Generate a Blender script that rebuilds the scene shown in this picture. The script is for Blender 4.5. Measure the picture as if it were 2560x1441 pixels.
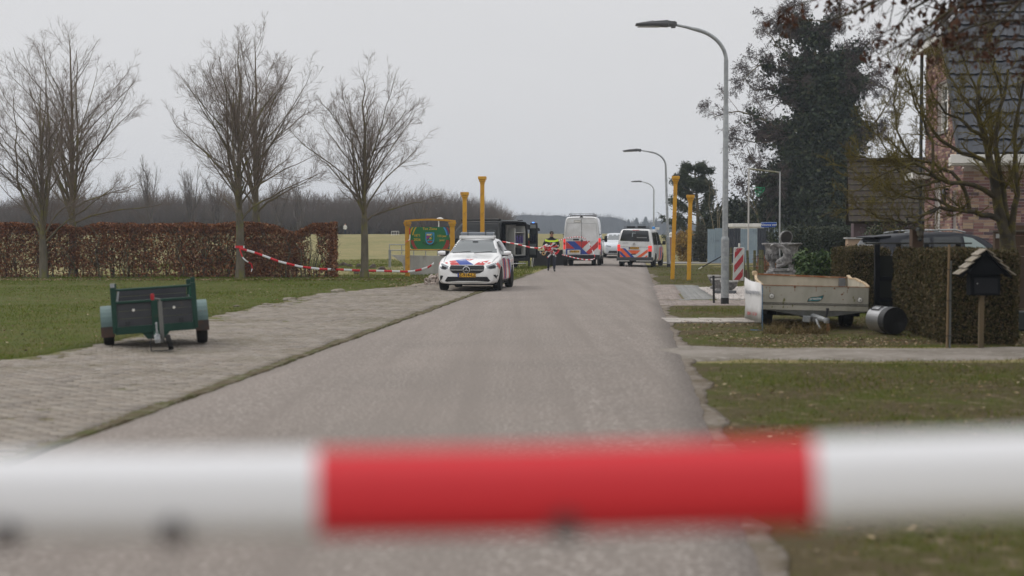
import bpy, bmesh, math, random
import numpy as np
from mathutils import Vector, Matrix
from mathutils.bvhtree import BVHTree

PI = math.pi
R_ = math.radians
sc = bpy.context.scene
COL = sc.collection
for o in list(bpy.data.objects):
    bpy.data.objects.remove(o)

# ------------------------------------------------------------------ camera
F, CH = 3556.0, 1.6                       # focal length in photo pixels, eye height
PITCH = math.atan(130.5 / F)
cd = bpy.data.cameras.new('camera')
cam = bpy.data.objects.new('camera', cd)
COL.objects.link(cam)
cam.location = (0, 0, CH)
cam.rotation_euler = (PI / 2 - PITCH, 0, 0)
cd.sensor_width = 36.0
cd.lens = 36.0 * F / 2560.0
cd.clip_start = 0.05
cd.clip_end = 6000
cd.dof.use_dof = True
cd.dof.focus_distance = 52.0
cd.dof.aperture_fstop = 1.4
sc.camera = cam

# ------------------------------------------------------------------ sky and sun (overcast)
SUN_EL, SUN_AZ = R_(42), R_(-62)          # azimuth from +Y towards +X
w = bpy.data.worlds.new('World')
sc.world = w
w.use_nodes = True
nt = w.node_tree
nt.nodes.clear()
def wn(t, **k):
    n = nt.nodes.new(t)
    for a, b in k.items():
        setattr(n, a, b)
    return n
sky = wn('ShaderNodeTexSky', sky_type='NISHITA', sun_disc=False)
sky.sun_elevation = SUN_EL
sky.sun_rotation = SUN_AZ
sky.air_density = 1.0
sky.dust_density = 4.0
hs = wn('ShaderNodeHueSaturation')
hs.inputs['Saturation'].default_value = 0.35
hs.inputs['Value'].default_value = 1.0
nt.links.new(sky.outputs[0], hs.inputs['Color'])
bg1 = wn('ShaderNodeBackground')
bg1.inputs[1].default_value = 0.05
nt.links.new(hs.outputs[0], bg1.inputs[0])
tc = wn('ShaderNodeTexCoord')
sep = wn('ShaderNodeSeparateXYZ')
nt.links.new(tc.outputs['Generated'], sep.inputs[0])
mr = wn('ShaderNodeMapRange', interpolation_type='SMOOTHSTEP')
mr.inputs['From Min'].default_value = 0.12
mr.inputs['From Max'].default_value = 0.95
mr.inputs['To Min'].default_value = 0.0
mr.inputs['To Max'].default_value = 1.0
nt.links.new(sep.outputs['Z'], mr.inputs['Value'])
nz = wn('ShaderNodeTexNoise')
nz.inputs['Scale'].default_value = 2.2
nz.inputs['Detail'].default_value = 3.0
mp = wn('ShaderNodeMapping')
mp.inputs['Scale'].default_value = (1, 1, 3.0)
nt.links.new(tc.outputs['Generated'], mp.inputs[0])
nt.links.new(mp.outputs[0], nz.inputs['Vector'])
cr = wn('ShaderNodeMix', data_type='RGBA')
cr.inputs[6].default_value = (0.745, 0.745, 0.76, 1)      # low cloud
cr.inputs[7].default_value = (1.46, 1.46, 1.48, 1)     # overcast zenith
nt.links.new(mr.outputs[0], cr.inputs[0])
nm = wn('ShaderNodeMapRange')
nm.inputs['From Min'].default_value = 0.3
nm.inputs['From Max'].default_value = 0.7
nm.inputs['To Min'].default_value = 0.975
nm.inputs['To Max'].default_value = 1.025
nt.links.new(nz.outputs[0], nm.inputs['Value'])
mm = wn('ShaderNodeVectorMath', operation='SCALE')
nt.links.new(cr.outputs[2], mm.inputs[0])
nt.links.new(nm.outputs[0], mm.inputs['Scale'])
bg2 = wn('ShaderNodeBackground')
bg2.inputs[1].default_value = 1.0
nt.links.new(mm.outputs[0], bg2.inputs[0])
mx = wn('ShaderNodeMixShader')
mx.inputs[0].default_value = 0.92         # cloud cover over the clear sky
wo = wn('ShaderNodeOutputWorld')
nt.links.new(bg1.outputs[0], mx.inputs[1])
nt.links.new(bg2.outputs[0], mx.inputs[2])
nt.links.new(mx.outputs[0], wo.inputs[0])

sl = bpy.data.lights.new('sun', 'SUN')
sl.energy = 0.9
sl.angle = R_(28)
sl.color = (1.0, 0.95, 0.88)
sun = bpy.data.objects.new('sun', sl)
COL.objects.link(sun)
sd = Vector((math.sin(SUN_AZ) * math.cos(SUN_EL), math.cos(SUN_AZ) * math.cos(SUN_EL), math.sin(SUN_EL)))
sun.rotation_euler = sd.to_track_quat('Z', 'Y').to_euler()

sc.view_settings.view_transform = 'Standard'
sc.view_settings.look = 'None'
sc.view_settings.exposure = 0.0
sc.view_settings.gamma = 1.0
sc.view_settings.use_curve_mapping = False
sc.cycles.max_bounces = 6
sc.cycles.diffuse_bounces = 3
sc.cycles.glossy_bounces = 3
sc.cycles.transmission_bounces = 4
sc.cycles.volume_bounces = 0
sc.cycles.use_denoising = True

# ------------------------------------------------------------------ picture -> place
FW = Vector((0, math.cos(PITCH), -math.sin(PITCH)))
UP = Vector((0, math.sin(PITCH), math.cos(PITCH)))
def ray(px, py):
    return FW + Vector(((px - 1280) / F, 0, 0)) + UP * ((720.5 - py) / F)
def gnd(px, py, z=0.0):
    d = ray(px, py)
    return Vector((0, 0, CH)) + d * ((z - CH) / d.z)
def at(px, py, Y):
    d = ray(px, py)
    return Vector((0, 0, CH)) + d * (Y / d.y)
ROAD_YAW = math.atan(308 / F)             # the road heads this much to the right of the lens
def road_l(Y): return -4.35 + 0.0866 * Y
def road_r(Y): return 0.607 + 0.0866 * Y

# ------------------------------------------------------------------ materials
def srgb(*c):
    if len(c) == 1:
        h = c[0].lstrip('#')
        c = [int(h[i:i + 2], 16) for i in (0, 2, 4)]
    return tuple(((x / 255) / 12.92 if x / 255 <= 0.04045 else ((x / 255 + 0.055) / 1.055) ** 2.4) for x in c) + (1,)
def mat(name, col, rough=0.6, metal=0.0, col2=None, vscale=4.0, vlo=0.42, vhi=0.62, detail=5.0, bump=0.0, bscale=30.0,
        island=None, spec=0.5, trans=0.0, coat=0.0, emit=0.0, col3=None, v3scale=20.0, v3lo=0.55, v3hi=0.65, stretch=None, sss=0.0,
        vary=0.0, alpha=1.0, streak=None):
    m = bpy.data.materials.new(name)
    m.use_nodes = True
    t = m.node_tree
    b = t.nodes['Principled BSDF']
    L = t.links.new
    b.inputs['Roughness'].default_value = rough
    b.inputs['Metallic'].default_value = metal
    b.inputs['Specular IOR Level'].default_value = spec
    if trans: b.inputs['Transmission Weight'].default_value = trans
    if coat:
        b.inputs['Coat Weight'].default_value = coat
        b.inputs['Coat Roughness'].default_value = 0.06
    c4 = lambda c: tuple(c) if len(c) == 4 else tuple(c) + (1,)
    out = None
    tcn = t.nodes.new('ShaderNodeTexCoord')
    vec = tcn.outputs['Object']
    if stretch:
        mpn = t.nodes.new('ShaderNodeMapping')
        mpn.inputs['Scale'].default_value = stretch
        L(vec, mpn.inputs[0]); vec = mpn.outputs[0]
    if island:
        g = t.nodes.new('ShaderNodeNewGeometry')
        rp = t.nodes.new('ShaderNodeValToRGB')
        rp.color_ramp.interpolation = 'CONSTANT' if len(island) > 4 else 'LINEAR'
        els = rp.color_ramp.elements
        n = len(island)
        while len(els) < n: els.new(0.5)
        for i, c in enumerate(island):
            els[i].position = i / n if len(island) > 4 else i / (n - 1)
            els[i].color = c4(c)
        if vary:
            oi = t.nodes.new('ShaderNodeObjectInfo')
            ad = t.nodes.new('ShaderNodeMath'); ad.operation = 'ADD'
            L(g.outputs['Random Per Island'], ad.inputs[0]); L(oi.outputs['Random'], ad.inputs[1])
            fr = t.nodes.new('ShaderNodeMath'); fr.operation = 'FRACT'
            L(ad.outputs[0], fr.inputs[0]); L(fr.outputs[0], rp.inputs[0])
        else:
            L(g.outputs['Random Per Island'], rp.inputs[0])
        out = rp.outputs[0]
    vec_ = [vec]
    def mixin(prev, c, scale, lo, hi):
        nn = t.nodes.new('ShaderNodeTexNoise')
        nn.inputs['Scale'].default_value = scale
        nn.inputs['Detail'].default_value = detail
        nn.inputs['Roughness'].default_value = 0.6
        L(vec_[0], nn.inputs['Vector'])
        q = t.nodes.new('ShaderNodeMapRange')
        q.inputs['From Min'].default_value = lo
        q.inputs['From Max'].default_value = hi
        L(nn.outputs[0], q.inputs['Value'])
        k = t.nodes.new('ShaderNodeMix'); k.data_type = 'RGBA'
        L(q.outputs[0], k.inputs[0])
        if prev is None: k.inputs[6].default_value = c4(col)
        else: L(prev, k.inputs[6])
        k.inputs[7].default_value = c4(c)
        return k.outputs[2]
    if col2 is not None: out = mixin(out, col2, vscale, vlo, vhi)
    if col3 is not None: out = mixin(out, col3, v3scale, v3lo, v3hi)
    if streak:                                # long faint streaks: (colour, mapping scale, rotation, lo, hi)
        mq = t.nodes.new('ShaderNodeMapping'); mq.inputs['Scale'].default_value = streak[1]; mq.inputs['Rotation'].default_value = (0, 0, streak[2])
        L(tcn.outputs['Object'], mq.inputs[0]); vec_[0] = mq.outputs[0]
        out = mixin(out, streak[0], 1.0, streak[3], streak[4])
    if out is None: b.inputs['Base Color'].default_value = c4(col)
    else: L(out, b.inputs['Base Color'])
    if emit:
        b.inputs['Emission Color'].default_value = c4(col)
        b.inputs['Emission Strength'].default_value = emit
    if bump:
        nn = t.nodes.new('ShaderNodeTexNoise')
        nn.inputs['Scale'].default_value = bscale
        nn.inputs['Detail'].default_value = 6
        L(vec, nn.inputs['Vector'])
        bp = t.nodes.new('ShaderNodeBump')
        bp.inputs['Strength'].default_value = 1.0
        bp.inputs['Distance'].default_value = bump
        L(nn.outputs[0], bp.inputs['Height'])
        L(bp.outputs[0], b.inputs['Normal'])
    if alpha < 1: b.inputs['Alpha'].default_value = alpha
    return m

# ------------------------------------------------------------------ mesh building
class MB:
    def __init__(s): s.v, s.f, s.m = [], [], []; s.k = 0
    def add(s, vs, fs, k=None):
        b = len(s.v)
        s.v.extend([tuple(p) for p in vs])
        for f in fs:
            s.f.append([i + b for i in f]); s.m.append(s.k if k is None else k)
        return s
    def box(s, x0, x1, y0, y1, z0, z1, M=None, k=None):
        vs = [Vector(p) for p in ((x0, y0, z0), (x1, y0, z0), (x1, y1, z0), (x0, y1, z0), (x0, y0, z1), (x1, y0, z1), (x1, y1, z1), (x0, y1, z1))]
        if M is not None: vs = [M @ p for p in vs]
        return s.add(vs, [(0, 3, 2, 1), (4, 5, 6, 7), (0, 1, 5, 4), (1, 2, 6, 5), (2, 3, 7, 6), (3, 0, 4, 7)], k)
    def cbox(s, c, sz, M=None, k=None):
        return s.box(c[0] - sz[0] / 2, c[0] + sz[0] / 2, c[1] - sz[1] / 2, c[1] + sz[1] / 2, c[2] - sz[2] / 2, c[2] + sz[2] / 2, M, k)
    def beam(s, a, b, wd, ht, k=None):
        a, b = Vector(a), Vector(b); d = b - a
        q = d.to_track_quat('Y', 'Z').to_matrix().to_4x4(); q.translation = a
        return s.box(-wd / 2, wd / 2, 0, d.length, -ht / 2, ht / 2, q, k)
    def prism(s, pts, d, k=None):                # polygon of 3D points, pushed along d
        n = len(pts); a = [Vector(p) for p in pts]; d = Vector(d)
        return s.add(a + [p + d for p in a], [tuple(range(n))[::-1], tuple(range(n, 2 * n))] + [(i, (i + 1) % n, (i + 1) % n + n, i + n) for i in range(n)], k)
    def tube(s, pts, r, n=8, cap=True, k=None):
        P = [Vector(p) for p in pts]; N = len(P)
        rs = r if isinstance(r, (list, tuple)) else [r] * N
        vs = []; u = None
        for i in range(N):
            t = (P[min(i + 1, N - 1)] - P[max(i - 1, 0)]).normalized()
            if u is None: u = t.orthogonal().normalized()
            u = (u - t * u.dot(t)).normalized(); v = t.cross(u)
            for j in range(n):
                a = 2 * PI * j / n
                vs.append(P[i] + (u * math.cos(a) + v * math.sin(a)) * rs[i])
        fs = [(i * n + j, i * n + (j + 1) % n, (i + 1) * n + (j + 1) % n, (i + 1) * n + j) for i in range(N - 1) for j in range(n)]
        if cap: fs += [tuple(range(n))[::-1], tuple(range((N - 1) * n, N * n))]
        return s.add(vs, fs, k)
    def lathe(s, prof, n=20, M=None, k=None, flute=0, fz=(0, 0), fd=0.0):
        vs = []
        for r, z in prof:
            for j in range(n):
                a = 2 * PI * j / n; rr = r
                if flute and fz[0] <= z <= fz[1]: rr = r - fd * (0.5 + 0.5 * math.cos(a * flute))
                vs.append(Vector((rr * math.cos(a), rr * math.sin(a), z)))
        if M is not None: vs = [M @ p for p in vs]
        N = len(prof)
        fs = [(i * n + j, i * n + (j + 1) % n, (i + 1) * n + (j + 1) % n, (i + 1) * n + j) for i in range(N - 1) for j in range(n)]
        if tuple(prof[0]) != tuple(prof[-1]): fs += [tuple(range(n))[::-1], tuple(range((N - 1) * n, N * n))]
        return s.add(vs, fs, k)
    def build(s, name, mats, parent=None, smooth=False, bevel=0.0, loc=None, rot=None, fix=True):
        me = bpy.data.meshes.new(name)
        me.from_pydata(s.v, [], s.f)
        mats = mats if isinstance(mats, (list, tuple)) else [mats]
        for m in mats: me.materials.append(m)
        me.polygons.foreach_set('material_index', s.m)
        if fix:
            b = bmesh.new(); b.from_mesh(me)
            bmesh.ops.recalc_face_normals(b, faces=b.faces[:])
            b.to_mesh(me); b.free()
        if smooth:
            me.shade_smooth()
            try: me.set_sharp_from_angle(angle=R_(38))
            except Exception: pass
        me.update()
        o = link(name, me, parent)
        if bevel:
            bv = o.modifiers.new('bevel', 'BEVEL'); bv.width = bevel; bv.segments = 2; bv.limit_method = 'ANGLE'
        if loc is not None: o.location = loc
        if rot is not None: o.rotation_euler = rot
        return o
def link(name, me, parent=None):
    o = bpy.data.objects.new(name, me)
    COL.objects.link(o)
    if parent is not None: o.parent = parent
    return o
def tag(o, label=None, cat=None, group=None, kind=None):
    if label: o['label'] = label
    if cat: o['category'] = cat
    if group: o['group'] = group
    if kind: o['kind'] = kind
    return o
def thing(name, label, cat, loc=(0, 0, 0), rz=0.0, group=None):
    o = bpy.data.objects.new(name, None)
    o.empty_display_size = 0.3
    COL.objects.link(o)
    o.location = loc; o.rotation_euler = (0, 0, rz)
    return tag(o, label, cat, group)
def copy_tree(o, parent=None):
    c = o.copy(); COL.objects.link(c)
    if parent is not None: c.parent = parent
    for ch in list(o.children): copy_tree(ch, c)
    return c
def npmesh(name, V, Fs, mats, parent=None, smooth=False, mi=None):
    """V (n,3); Fs a list of int arrays (m,k)"""
    me = bpy.data.meshes.new(name)
    V = np.ascontiguousarray(V, dtype=np.float32)
    me.vertices.add(len(V)); me.vertices.foreach_set('co', V.ravel())
    Fs = [f for f in Fs if len(f)]
    loops = np.concatenate([f.ravel() for f in Fs]).astype(np.int32)
    tot = np.concatenate([np.full(len(f), f.shape[1], np.int32) for f in Fs])
    st = np.concatenate([[0], np.cumsum(tot)[:-1]]).astype(np.int32)
    me.loops.add(len(loops)); me.loops.foreach_set('vertex_index', loops)
    me.polygons.add(len(tot)); me.polygons.foreach_set('loop_start', st); me.polygons.foreach_set('loop_total', tot)
    for m in (mats if isinstance(mats, (list, tuple)) else [mats]): me.materials.append(m)
    if mi is not None: me.polygons.foreach_set('material_index', np.asarray(mi, np.int32))
    me.update(calc_edges=True); me.validate()
    if smooth: me.shade_smooth()
    return link(name, me, parent)
def tube_batch(P, R, sides=4):
    B, N, _ = P.shape
    T = np.gradient(P, axis=1)
    T /= np.linalg.norm(T, axis=2, keepdims=True) + 1e-9
    ref = np.array([0.37, 0.81, 0.19]) / np.linalg.norm([0.37, 0.81, 0.19])
    U = np.cross(T, ref); U /= np.linalg.norm(U, axis=2, keepdims=True) + 1e-9
    W = np.cross(T, U)
    a = np.arange(sides) * 2 * PI / sides
    V = P[:, :, None, :] + R[:, :, None, None] * (U[:, :, None, :] * np.cos(a)[:, None] + W[:, :, None, :] * np.sin(a)[:, None])
    b = np.arange(B)[:, None, None] * N * sides
    i = np.arange(N - 1)[None, :, None] * sides
    j = np.arange(sides)[None, None, :]
    j2 = (j + 1) % sides
    Q = np.stack([b + i + j, b + i + j2, b + i + sides + j2, b + i + sides + j], -1).reshape(-1, 4)
    return V.reshape(-1, 3), Q
def join_parts(parts):
    Vs, Fs, o = [], [], 0
    for V, Q in parts:
        Vs.append(V); Fs.append(Q + o); o += len(V)
    return np.concatenate(Vs), Fs
def sprout(rng, P, R, n, t0, t1, lf, ang, N, rs, up=0.1, gn=0.1, tip=0.3, rmin=0.003, lmin=0.0, pw=1.0):
    """n children on each parent polyline"""
    B, N0, _ = P.shape
    L = np.linalg.norm(np.diff(P, axis=1), axis=2).sum(1)
    idx = np.repeat(np.arange(B), n)
    t = t0 + (t1 - t0) * rng.random(B * n) ** pw
    x = t * (N0 - 1); i = np.minimum(x.astype(int), N0 - 2); f = (x - i)[:, None]
    p = P[idx, i] * (1 - f) + P[idx, i + 1] * f
    T = P[idx, i + 1] - P[idx, i]; T /= np.linalg.norm(T, axis=1, keepdims=True) + 1e-9
    r0 = np.maximum((R[idx, i] * (1 - f[:, 0]) + R[idx, i + 1] * f[:, 0]) * rs, rmin)
    q = rng.normal(size=(B * n, 3)); q -= T * (q * T).sum(1, keepdims=True); q /= np.linalg.norm(q, axis=1, keepdims=True) + 1e-9
    a = ang * rng.uniform(0.7, 1.3, B * n)[:, None]
    d = T * np.cos(a) + q * np.sin(a)
    ln = np.maximum(L[idx] * lf * (1.1 - 0.65 * t) * rng.uniform(0.65, 1.25, B * n), lmin)
    out = np.zeros((B * n, N, 3)); out[:, 0] = p
    for k in range(1, N):
        d = d + np.array([0, 0, up]) + rng.normal(size=d.shape) * gn
        d /= np.linalg.norm(d, axis=1, keepdims=True)
        out[:, k] = out[:, k - 1] + d * (ln / (N - 1))[:, None]
    rad = r0[:, None] * np.linspace(1, tip, N)[None]
    return out, np.maximum(rad, rmin * 0.6)
def poly_np(pts, N):
    """polyline resampled to N points"""
    P = np.array([tuple(p) for p in pts], float)
    s = np.concatenate([[0], np.cumsum(np.linalg.norm(np.diff(P, axis=0), axis=1))])
    u = np.linspace(0, s[-1], N)
    return np.stack([np.interp(u, s, P[:, k]) for k in range(3)], 1)
def leaves(rng, C, size, asp=0.55, droop=0.0, nrm=None):
    """rhombic folded leaves at centres C"""
    n = len(C)
    s = size * rng.uniform(0.45, 1.5, n)[:, None]
    d = rng.normal(size=(n, 3)); d[:, 2] -= droop; d /= np.linalg.norm(d, axis=1, keepdims=True)
    e = rng.normal(size=(n, 3)) if nrm is None else np.cross(d, nrm + rng.normal(size=(n, 3)) * 0.5)
    e -= d * (e * d).sum(1, keepdims=True); e /= np.linalg.norm(e, axis=1, keepdims=True)
    h = np.cross(d, e) * 0.12
    V = np.stack([C - d * s * 0.5, C + e * s * asp * 0.5 + h * s, C + d * s * 0.5, C - e * s * asp * 0.5 + h * s], 1).reshape(-1, 3)
    b = np.arange(n)[:, None] * 4
    return V, np.concatenate([b + np.array([[0, 1, 2]]), b + np.array([[0, 2, 3]])])
def inpoly(X, Y, poly):
    ins = np.zeros(len(X), bool); n = len(poly)
    for i in range(n):
        x1, y1 = poly[i][:2]; x2, y2 = poly[(i + 1) % n][:2]
        c = ((y1 > Y) != (y2 > Y)) & (X < (x2 - x1) * (Y - y1) / (y2 - y1 + 1e-12) + x1)
        ins ^= c
    return ins
def vnoise(X, Y, seed=0, s=1.0):
    """smooth value noise in [0,1]"""
    X = np.asarray(X, float) * s + 1000; Y = np.asarray(Y, float) * s + 1000
    xi, yi = np.floor(X).astype(np.int64), np.floor(Y).astype(np.int64)
    def h(a, b):
        k = np.sin(a * 127.1 + b * 311.7 + seed * 74.7) * 43758.5453
        return k - np.floor(k)
    fx, fy = X - xi, Y - yi
    fx = fx * fx * (3 - 2 * fx); fy = fy * fy * (3 - 2 * fy)
    return (h(xi, yi) * (1 - fx) + h(xi + 1, yi) * fx) * (1 - fy) + (h(xi, yi + 1) * (1 - fx) + h(xi + 1, yi + 1) * fx) * fy
def text_geo(txt, size, bold=False, align='CENTER', space=1.0, shear=0.0):
    c = bpy.data.curves.new('txt', 'FONT')
    c.body = txt; c.size = size; c.align_x = align; c.align_y = 'CENTER'; c.space_character = space; c.resolution_u = 3
    c.shear = shear
    if bold: c.offset = size * 0.018
    o = bpy.data.objects.new('txt', c); COL.objects.link(o)
    dg = bpy.context.evaluated_depsgraph_get()
    me = bpy.data.meshes.new_from_object(o.evaluated_get(dg))
    V = [tuple(v.co) for v in me.vertices]; Fc = [tuple(p.vertices) for p in me.polygons]
    bpy.data.objects.remove(o); bpy.data.curves.remove(c); bpy.data.meshes.remove(me)
    return V, Fc
M_bark = mat('grey_green_bark', (0.150, 0.130, 0.098), 0.95, col2=(0.100, 0.088, 0.068), vscale=6, col3=(0.155, 0.148, 0.055), v3scale=3.0, v3lo=0.52, v3hi=0.62, bump=0.02, bscale=30, spec=0.1, stretch=(1, 1, .4))
M_limb = mat('branch_bark', (0.135, 0.112, 0.080), 0.95, col2=(0.175, 0.158, 0.060), vscale=2.0, vlo=0.5, vhi=0.66, spec=0.1)
M_twig = mat('bare_twig', (0.195, 0.155, 0.128), 0.95, col2=(0.155, 0.125, 0.105), vscale=1.0, spec=0.1)
# ------------------------------------------------------------------ ground
rng = np.random.default_rng(7)
def sstep(a, b, x):
    t = np.clip((x - a) / (b - a), 0, 1); return t * t * (3 - 2 * t)
def H(X, Y):
    X = np.asarray(X, float); Y = np.asarray(Y, float)
    right = sstep(-2, 14, X - (0.0866 * Y))
    dyke = sstep(84, 150, Y) * 1.78
    low = sstep(120, 260, Y) * 1.15
    far = sstep(260, 900, Y) * 1.0
    off = sstep(3.0, 9.0, np.abs(X - (-1.87 + 0.0866 * Y)))
    rough = (vnoise(X, Y, 3, 0.35) - 0.5) * 0.10 * sstep(56, 75, Y) * off + (vnoise(X, Y, 5, 0.05) - 0.5) * 0.35 * sstep(110, 160, Y)
    ditch = -0.35 * sstep(58, 62, Y) * (1 - sstep(66, 72, Y)) * sstep(2.5, 5.0, road_l(Y) - X)
    return dyke * (1 - right) + low * right + far + rough + ditch

ys = np.concatenate([np.arange(-12, 60, 0.75), np.arange(60, 170, 1.5), np.geomspace(170, 1500, 50)])
xs = np.concatenate([-np.geomspace(30, 900, 30)[::-1], np.arange(-29, 30, 1.0), np.geomspace(30, 900, 30)])
GX, GY = np.meshgrid(xs, ys)
GZ = H(GX, GY) - 0.03
nx, ny = len(xs), len(ys)
i, j = np.meshgrid(np.arange(nx - 1), np.arange(ny - 1))
q = (j * nx + i).ravel()
Q = np.stack([q, q + 1, q + nx + 1, q + nx], 1)
M_ground = mat('field_grass', (0.235, 0.200, 0.092), 0.95, col2=(0.165, 0.158, 0.062), vscale=0.35, vlo=0.35, vhi=0.65,
               col3=(0.27, 0.22, 0.12), v3scale=2.5, v3lo=0.5, v3hi=0.72, bump=0.03, bscale=9, spec=0.1)
ground = npmesh('ground', np.stack([GX, GY, GZ], -1).reshape(-1, 3), [Q], M_ground, smooth=True)
tag(ground, 'flat grassy land with a pale rough field rising behind', kind='structure')

def strip(name, left, right, Ys, z, m, nacross=8, skirt=0.06, crown=0.0, parent=None, wob=0.0, seed=1, kind='structure', label=None):
    """a sheet between two edge functions of Y, with a skirt that gives it thickness"""
    Ys = np.asarray(Ys, float)
    l = np.array([left(y) for y in Ys]); r = np.array([right(y) for y in Ys])
    if wob:
        l = l + (vnoise(Ys, Ys * 0, seed, 1.3) - 0.5) * wob + (vnoise(Ys, Ys * 0, seed + 9, 5.0) - 0.5) * wob * 0.5
        r = r + (vnoise(Ys, Ys * 0, seed + 1, 1.3) - 0.5) * wob + (vnoise(Ys, Ys * 0, seed + 5, 5.0) - 0.5) * wob * 0.5
    u = np.linspace(0, 1, nacross)
    X = l[:, None] * (1 - u) + r[:, None] * u
    Yg = np.repeat(Ys[:, None], nacross, 1)
    Z = (z(X, Yg) if callable(z) else np.full_like(X, z)) + crown * (1 - (2 * u - 1) ** 2)[None]
    V = np.stack([X, Yg, Z], -1)
    Ls, Rs = V[:, :1].copy(), V[:, -1:].copy(); Ls[..., 2] -= skirt; Rs[..., 2] -= skirt
    V = np.concatenate([Ls, V, Rs], 1); n = V.shape[1]
    jj, ii = np.meshgrid(np.arange(len(Ys) - 1), np.arange(n - 1), indexing='ij')
    a = (jj * n + ii).ravel()
    o = npmesh(name, V.reshape(-1, 3), [np.stack([a, a + 1, a + n + 1, a + n], 1)], m, parent, smooth=False)
    return tag(o, label, kind=kind)

M_road = mat('worn_asphalt', (0.215, 0.184, 0.162), 0.9, col2=(0.178, 0.154, 0.136), vscale=0.45, vlo=0.34, vhi=0.70,
             col3=(0.40, 0.362, 0.33), v3scale=29, v3lo=0.50, v3hi=0.70, detail=3, bump=0.006, bscale=60, spec=0.22, streak=((0.190, 0.164, 0.145), (2.2, 0.05, 1.0), ROAD_YAW, 0.42, 0.78))
RY = np.concatenate([np.arange(-4, 40, 0.2), np.arange(40, 150, 1.0)])
road = strip('road', road_l, road_r, RY, lambda X, Y: np.where(Y > 80, np.interp(Y, [80, 84, 150], [0, 0, 1.3]), 0.0), M_road, 14, crown=0.035, wob=0.05, label='pale worn chip-sealed village road without markings')
M_side = mat('side_road_asphalt', (0.27, 0.255, 0.24), 0.9, col2=(0.22, 0.21, 0.20), vscale=1.2, spec=0.2)
sr = MB(); sr.box(8.05, 24, 82.2, 86.5, -0.06, 0.03)
tag(sr.build('side_road', M_side), 'pale side road turning off beyond the yellow posts', kind='structure')

# -------- block paving on the near left: a bed and blocks on it
AP_L = [gnd(0, 905), gnd(250, 865), gnd(520, 795), gnd(800, 735), gnd(1000, 716), gnd(1120, 703), gnd(1225, 700)]
ap_y = [6.0, 12.0] + [p.y for p in AP_L]; ap_x = [-6.6, -6.6] + [p.x for p in AP_L]
def ap_left(Y): return float(np.interp(Y, ap_y, ap_x))
AP_END = AP_L[-1].y - 0.5
M_bed = mat('mossy_sand', (0.16, 0.135, 0.075), 0.95, col2=(0.10, 0.09, 0.055), vscale=2.5, col3=(0.105, 0.115, 0.035), v3scale=1.3, v3lo=0.5, v3hi=0.6, spec=0.1)
bed = strip('brick_paving', lambda y: ap_left(y) - 0.08, lambda y: road_l(y) - 0.12, np.arange(6, AP_END, 0.3), lambda X, Y: (vnoise(X, Y, 21, 0.5) - 0.5) * 0.02 - 0.008, M_bed, 16, wob=0.12, seed=5,
            label='weathered block paving with moss in the joints beside the road')
M_brick = mat('weathered_paver', (0.3, 0.28, 0.26), 0.9, island=[(0.262, 0.228, 0.192), (0.290, 0.254, 0.215), (0.240, 0.208, 0.176), (0.312, 0.276, 0.236), (0.275, 0.236, 0.197), (0.230, 0.202, 0.176)],
              col2=(0.205, 0.178, 0.132), vscale=0.9, vlo=0.46, vhi=0.72, col3=(0.33, 0.31, 0.285), v3scale=7, v3lo=0.5, v3hi=0.75, bump=0.004, bscale=70, spec=0.2, vary=1)
def pav_z(X, Y): return (vnoise(X, Y, 21, 0.5) - 0.5) * 0.035 + (vnoise(X, Y, 22, 1.6) - 0.5) * 0.010
def paver_grid(poly, bl, bw, ang, gap, r, bond=0.5):
    P = np.array([p[:2] for p in poly]); c = P.mean(0)
    ca, sa = math.cos(ang), math.sin(ang)
    Lc = (P - c) @ np.array([[ca, -sa], [sa, ca]])
    u0, v0 = Lc.min(0); u1, v1 = Lc.max(0)
    nv = int((v1 - v0) / (bw + gap)) + 1; nu = int((u1 - u0) / (bl + gap)) + 2
    V, U = np.meshgrid(np.arange(nv), np.arange(nu), indexing='ij')
    u = u0 + (U + (V % 2) * bond) * (bl + gap); v = v0 + V * (bw + gap)
    X = c[0] + u * ca - v * sa; Y = c[1] + u * sa + v * ca
    X, Y = X.ravel(), Y.ravel()
    k = inpoly(X, Y, poly)
    return X[k], Y[k]
def paver_mesh(X, Y, Z, bl, bw, h, ang, r, jz=0.002, tilt=0.012, ja=0.015):
    n = len(X)
    a = ang + r.normal(size=n) * ja
    ca, sa = np.cos(a)[:, None], np.sin(a)[:, None]
    hl, hw, e = bl / 2, bw / 2, 0.006
    lx = np.array([-hl, hl, hl, -hl, -hl + e, hl - e, hl - e, -hl + e]); ly = np.array([-hw, -hw, hw, hw, -hw + e, -hw + e, hw - e, hw - e])
    lz = np.array([-h] * 4 + [0.0] * 4)
    tx, ty = r.normal(size=n)[:, None] * tilt, r.normal(size=n)[:, None] * tilt
    z = Z[:, None] + r.normal(size=n)[:, None] * jz + lz + (tx * lx + ty * ly)
    V = np.stack([X[:, None] + lx * ca - ly * sa, Y[:, None] + lx * sa + ly * ca, z], -1)
    b = np.arange(n)[:, None, None] * 8
    q = np.array([[4, 5, 6, 7], [0, 1, 5, 4], [1, 2, 6, 5], [2, 3, 7, 6], [3, 0, 4, 7]])[None]
    return V.reshape(-1, 3), (b + q).reshape(-1, 4)
ap_ys = np.arange(8, AP_END, 0.5)
ap_poly = [(ap_left(y) + 0.06 + 0.12 * math.sin(y * 1.7), y) for y in ap_ys] + [(road_l(y) - 0.24, y) for y in ap_ys[::-1]]
bx, by = paver_grid(ap_poly, 0.205, 0.098, -ROAD_YAW + 0.04, 0.011, rng)
by = by + 0.05 * np.sin(bx * 1.9 + by * 0.3)
bz = pav_z(bx, by) + 0.006
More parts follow.
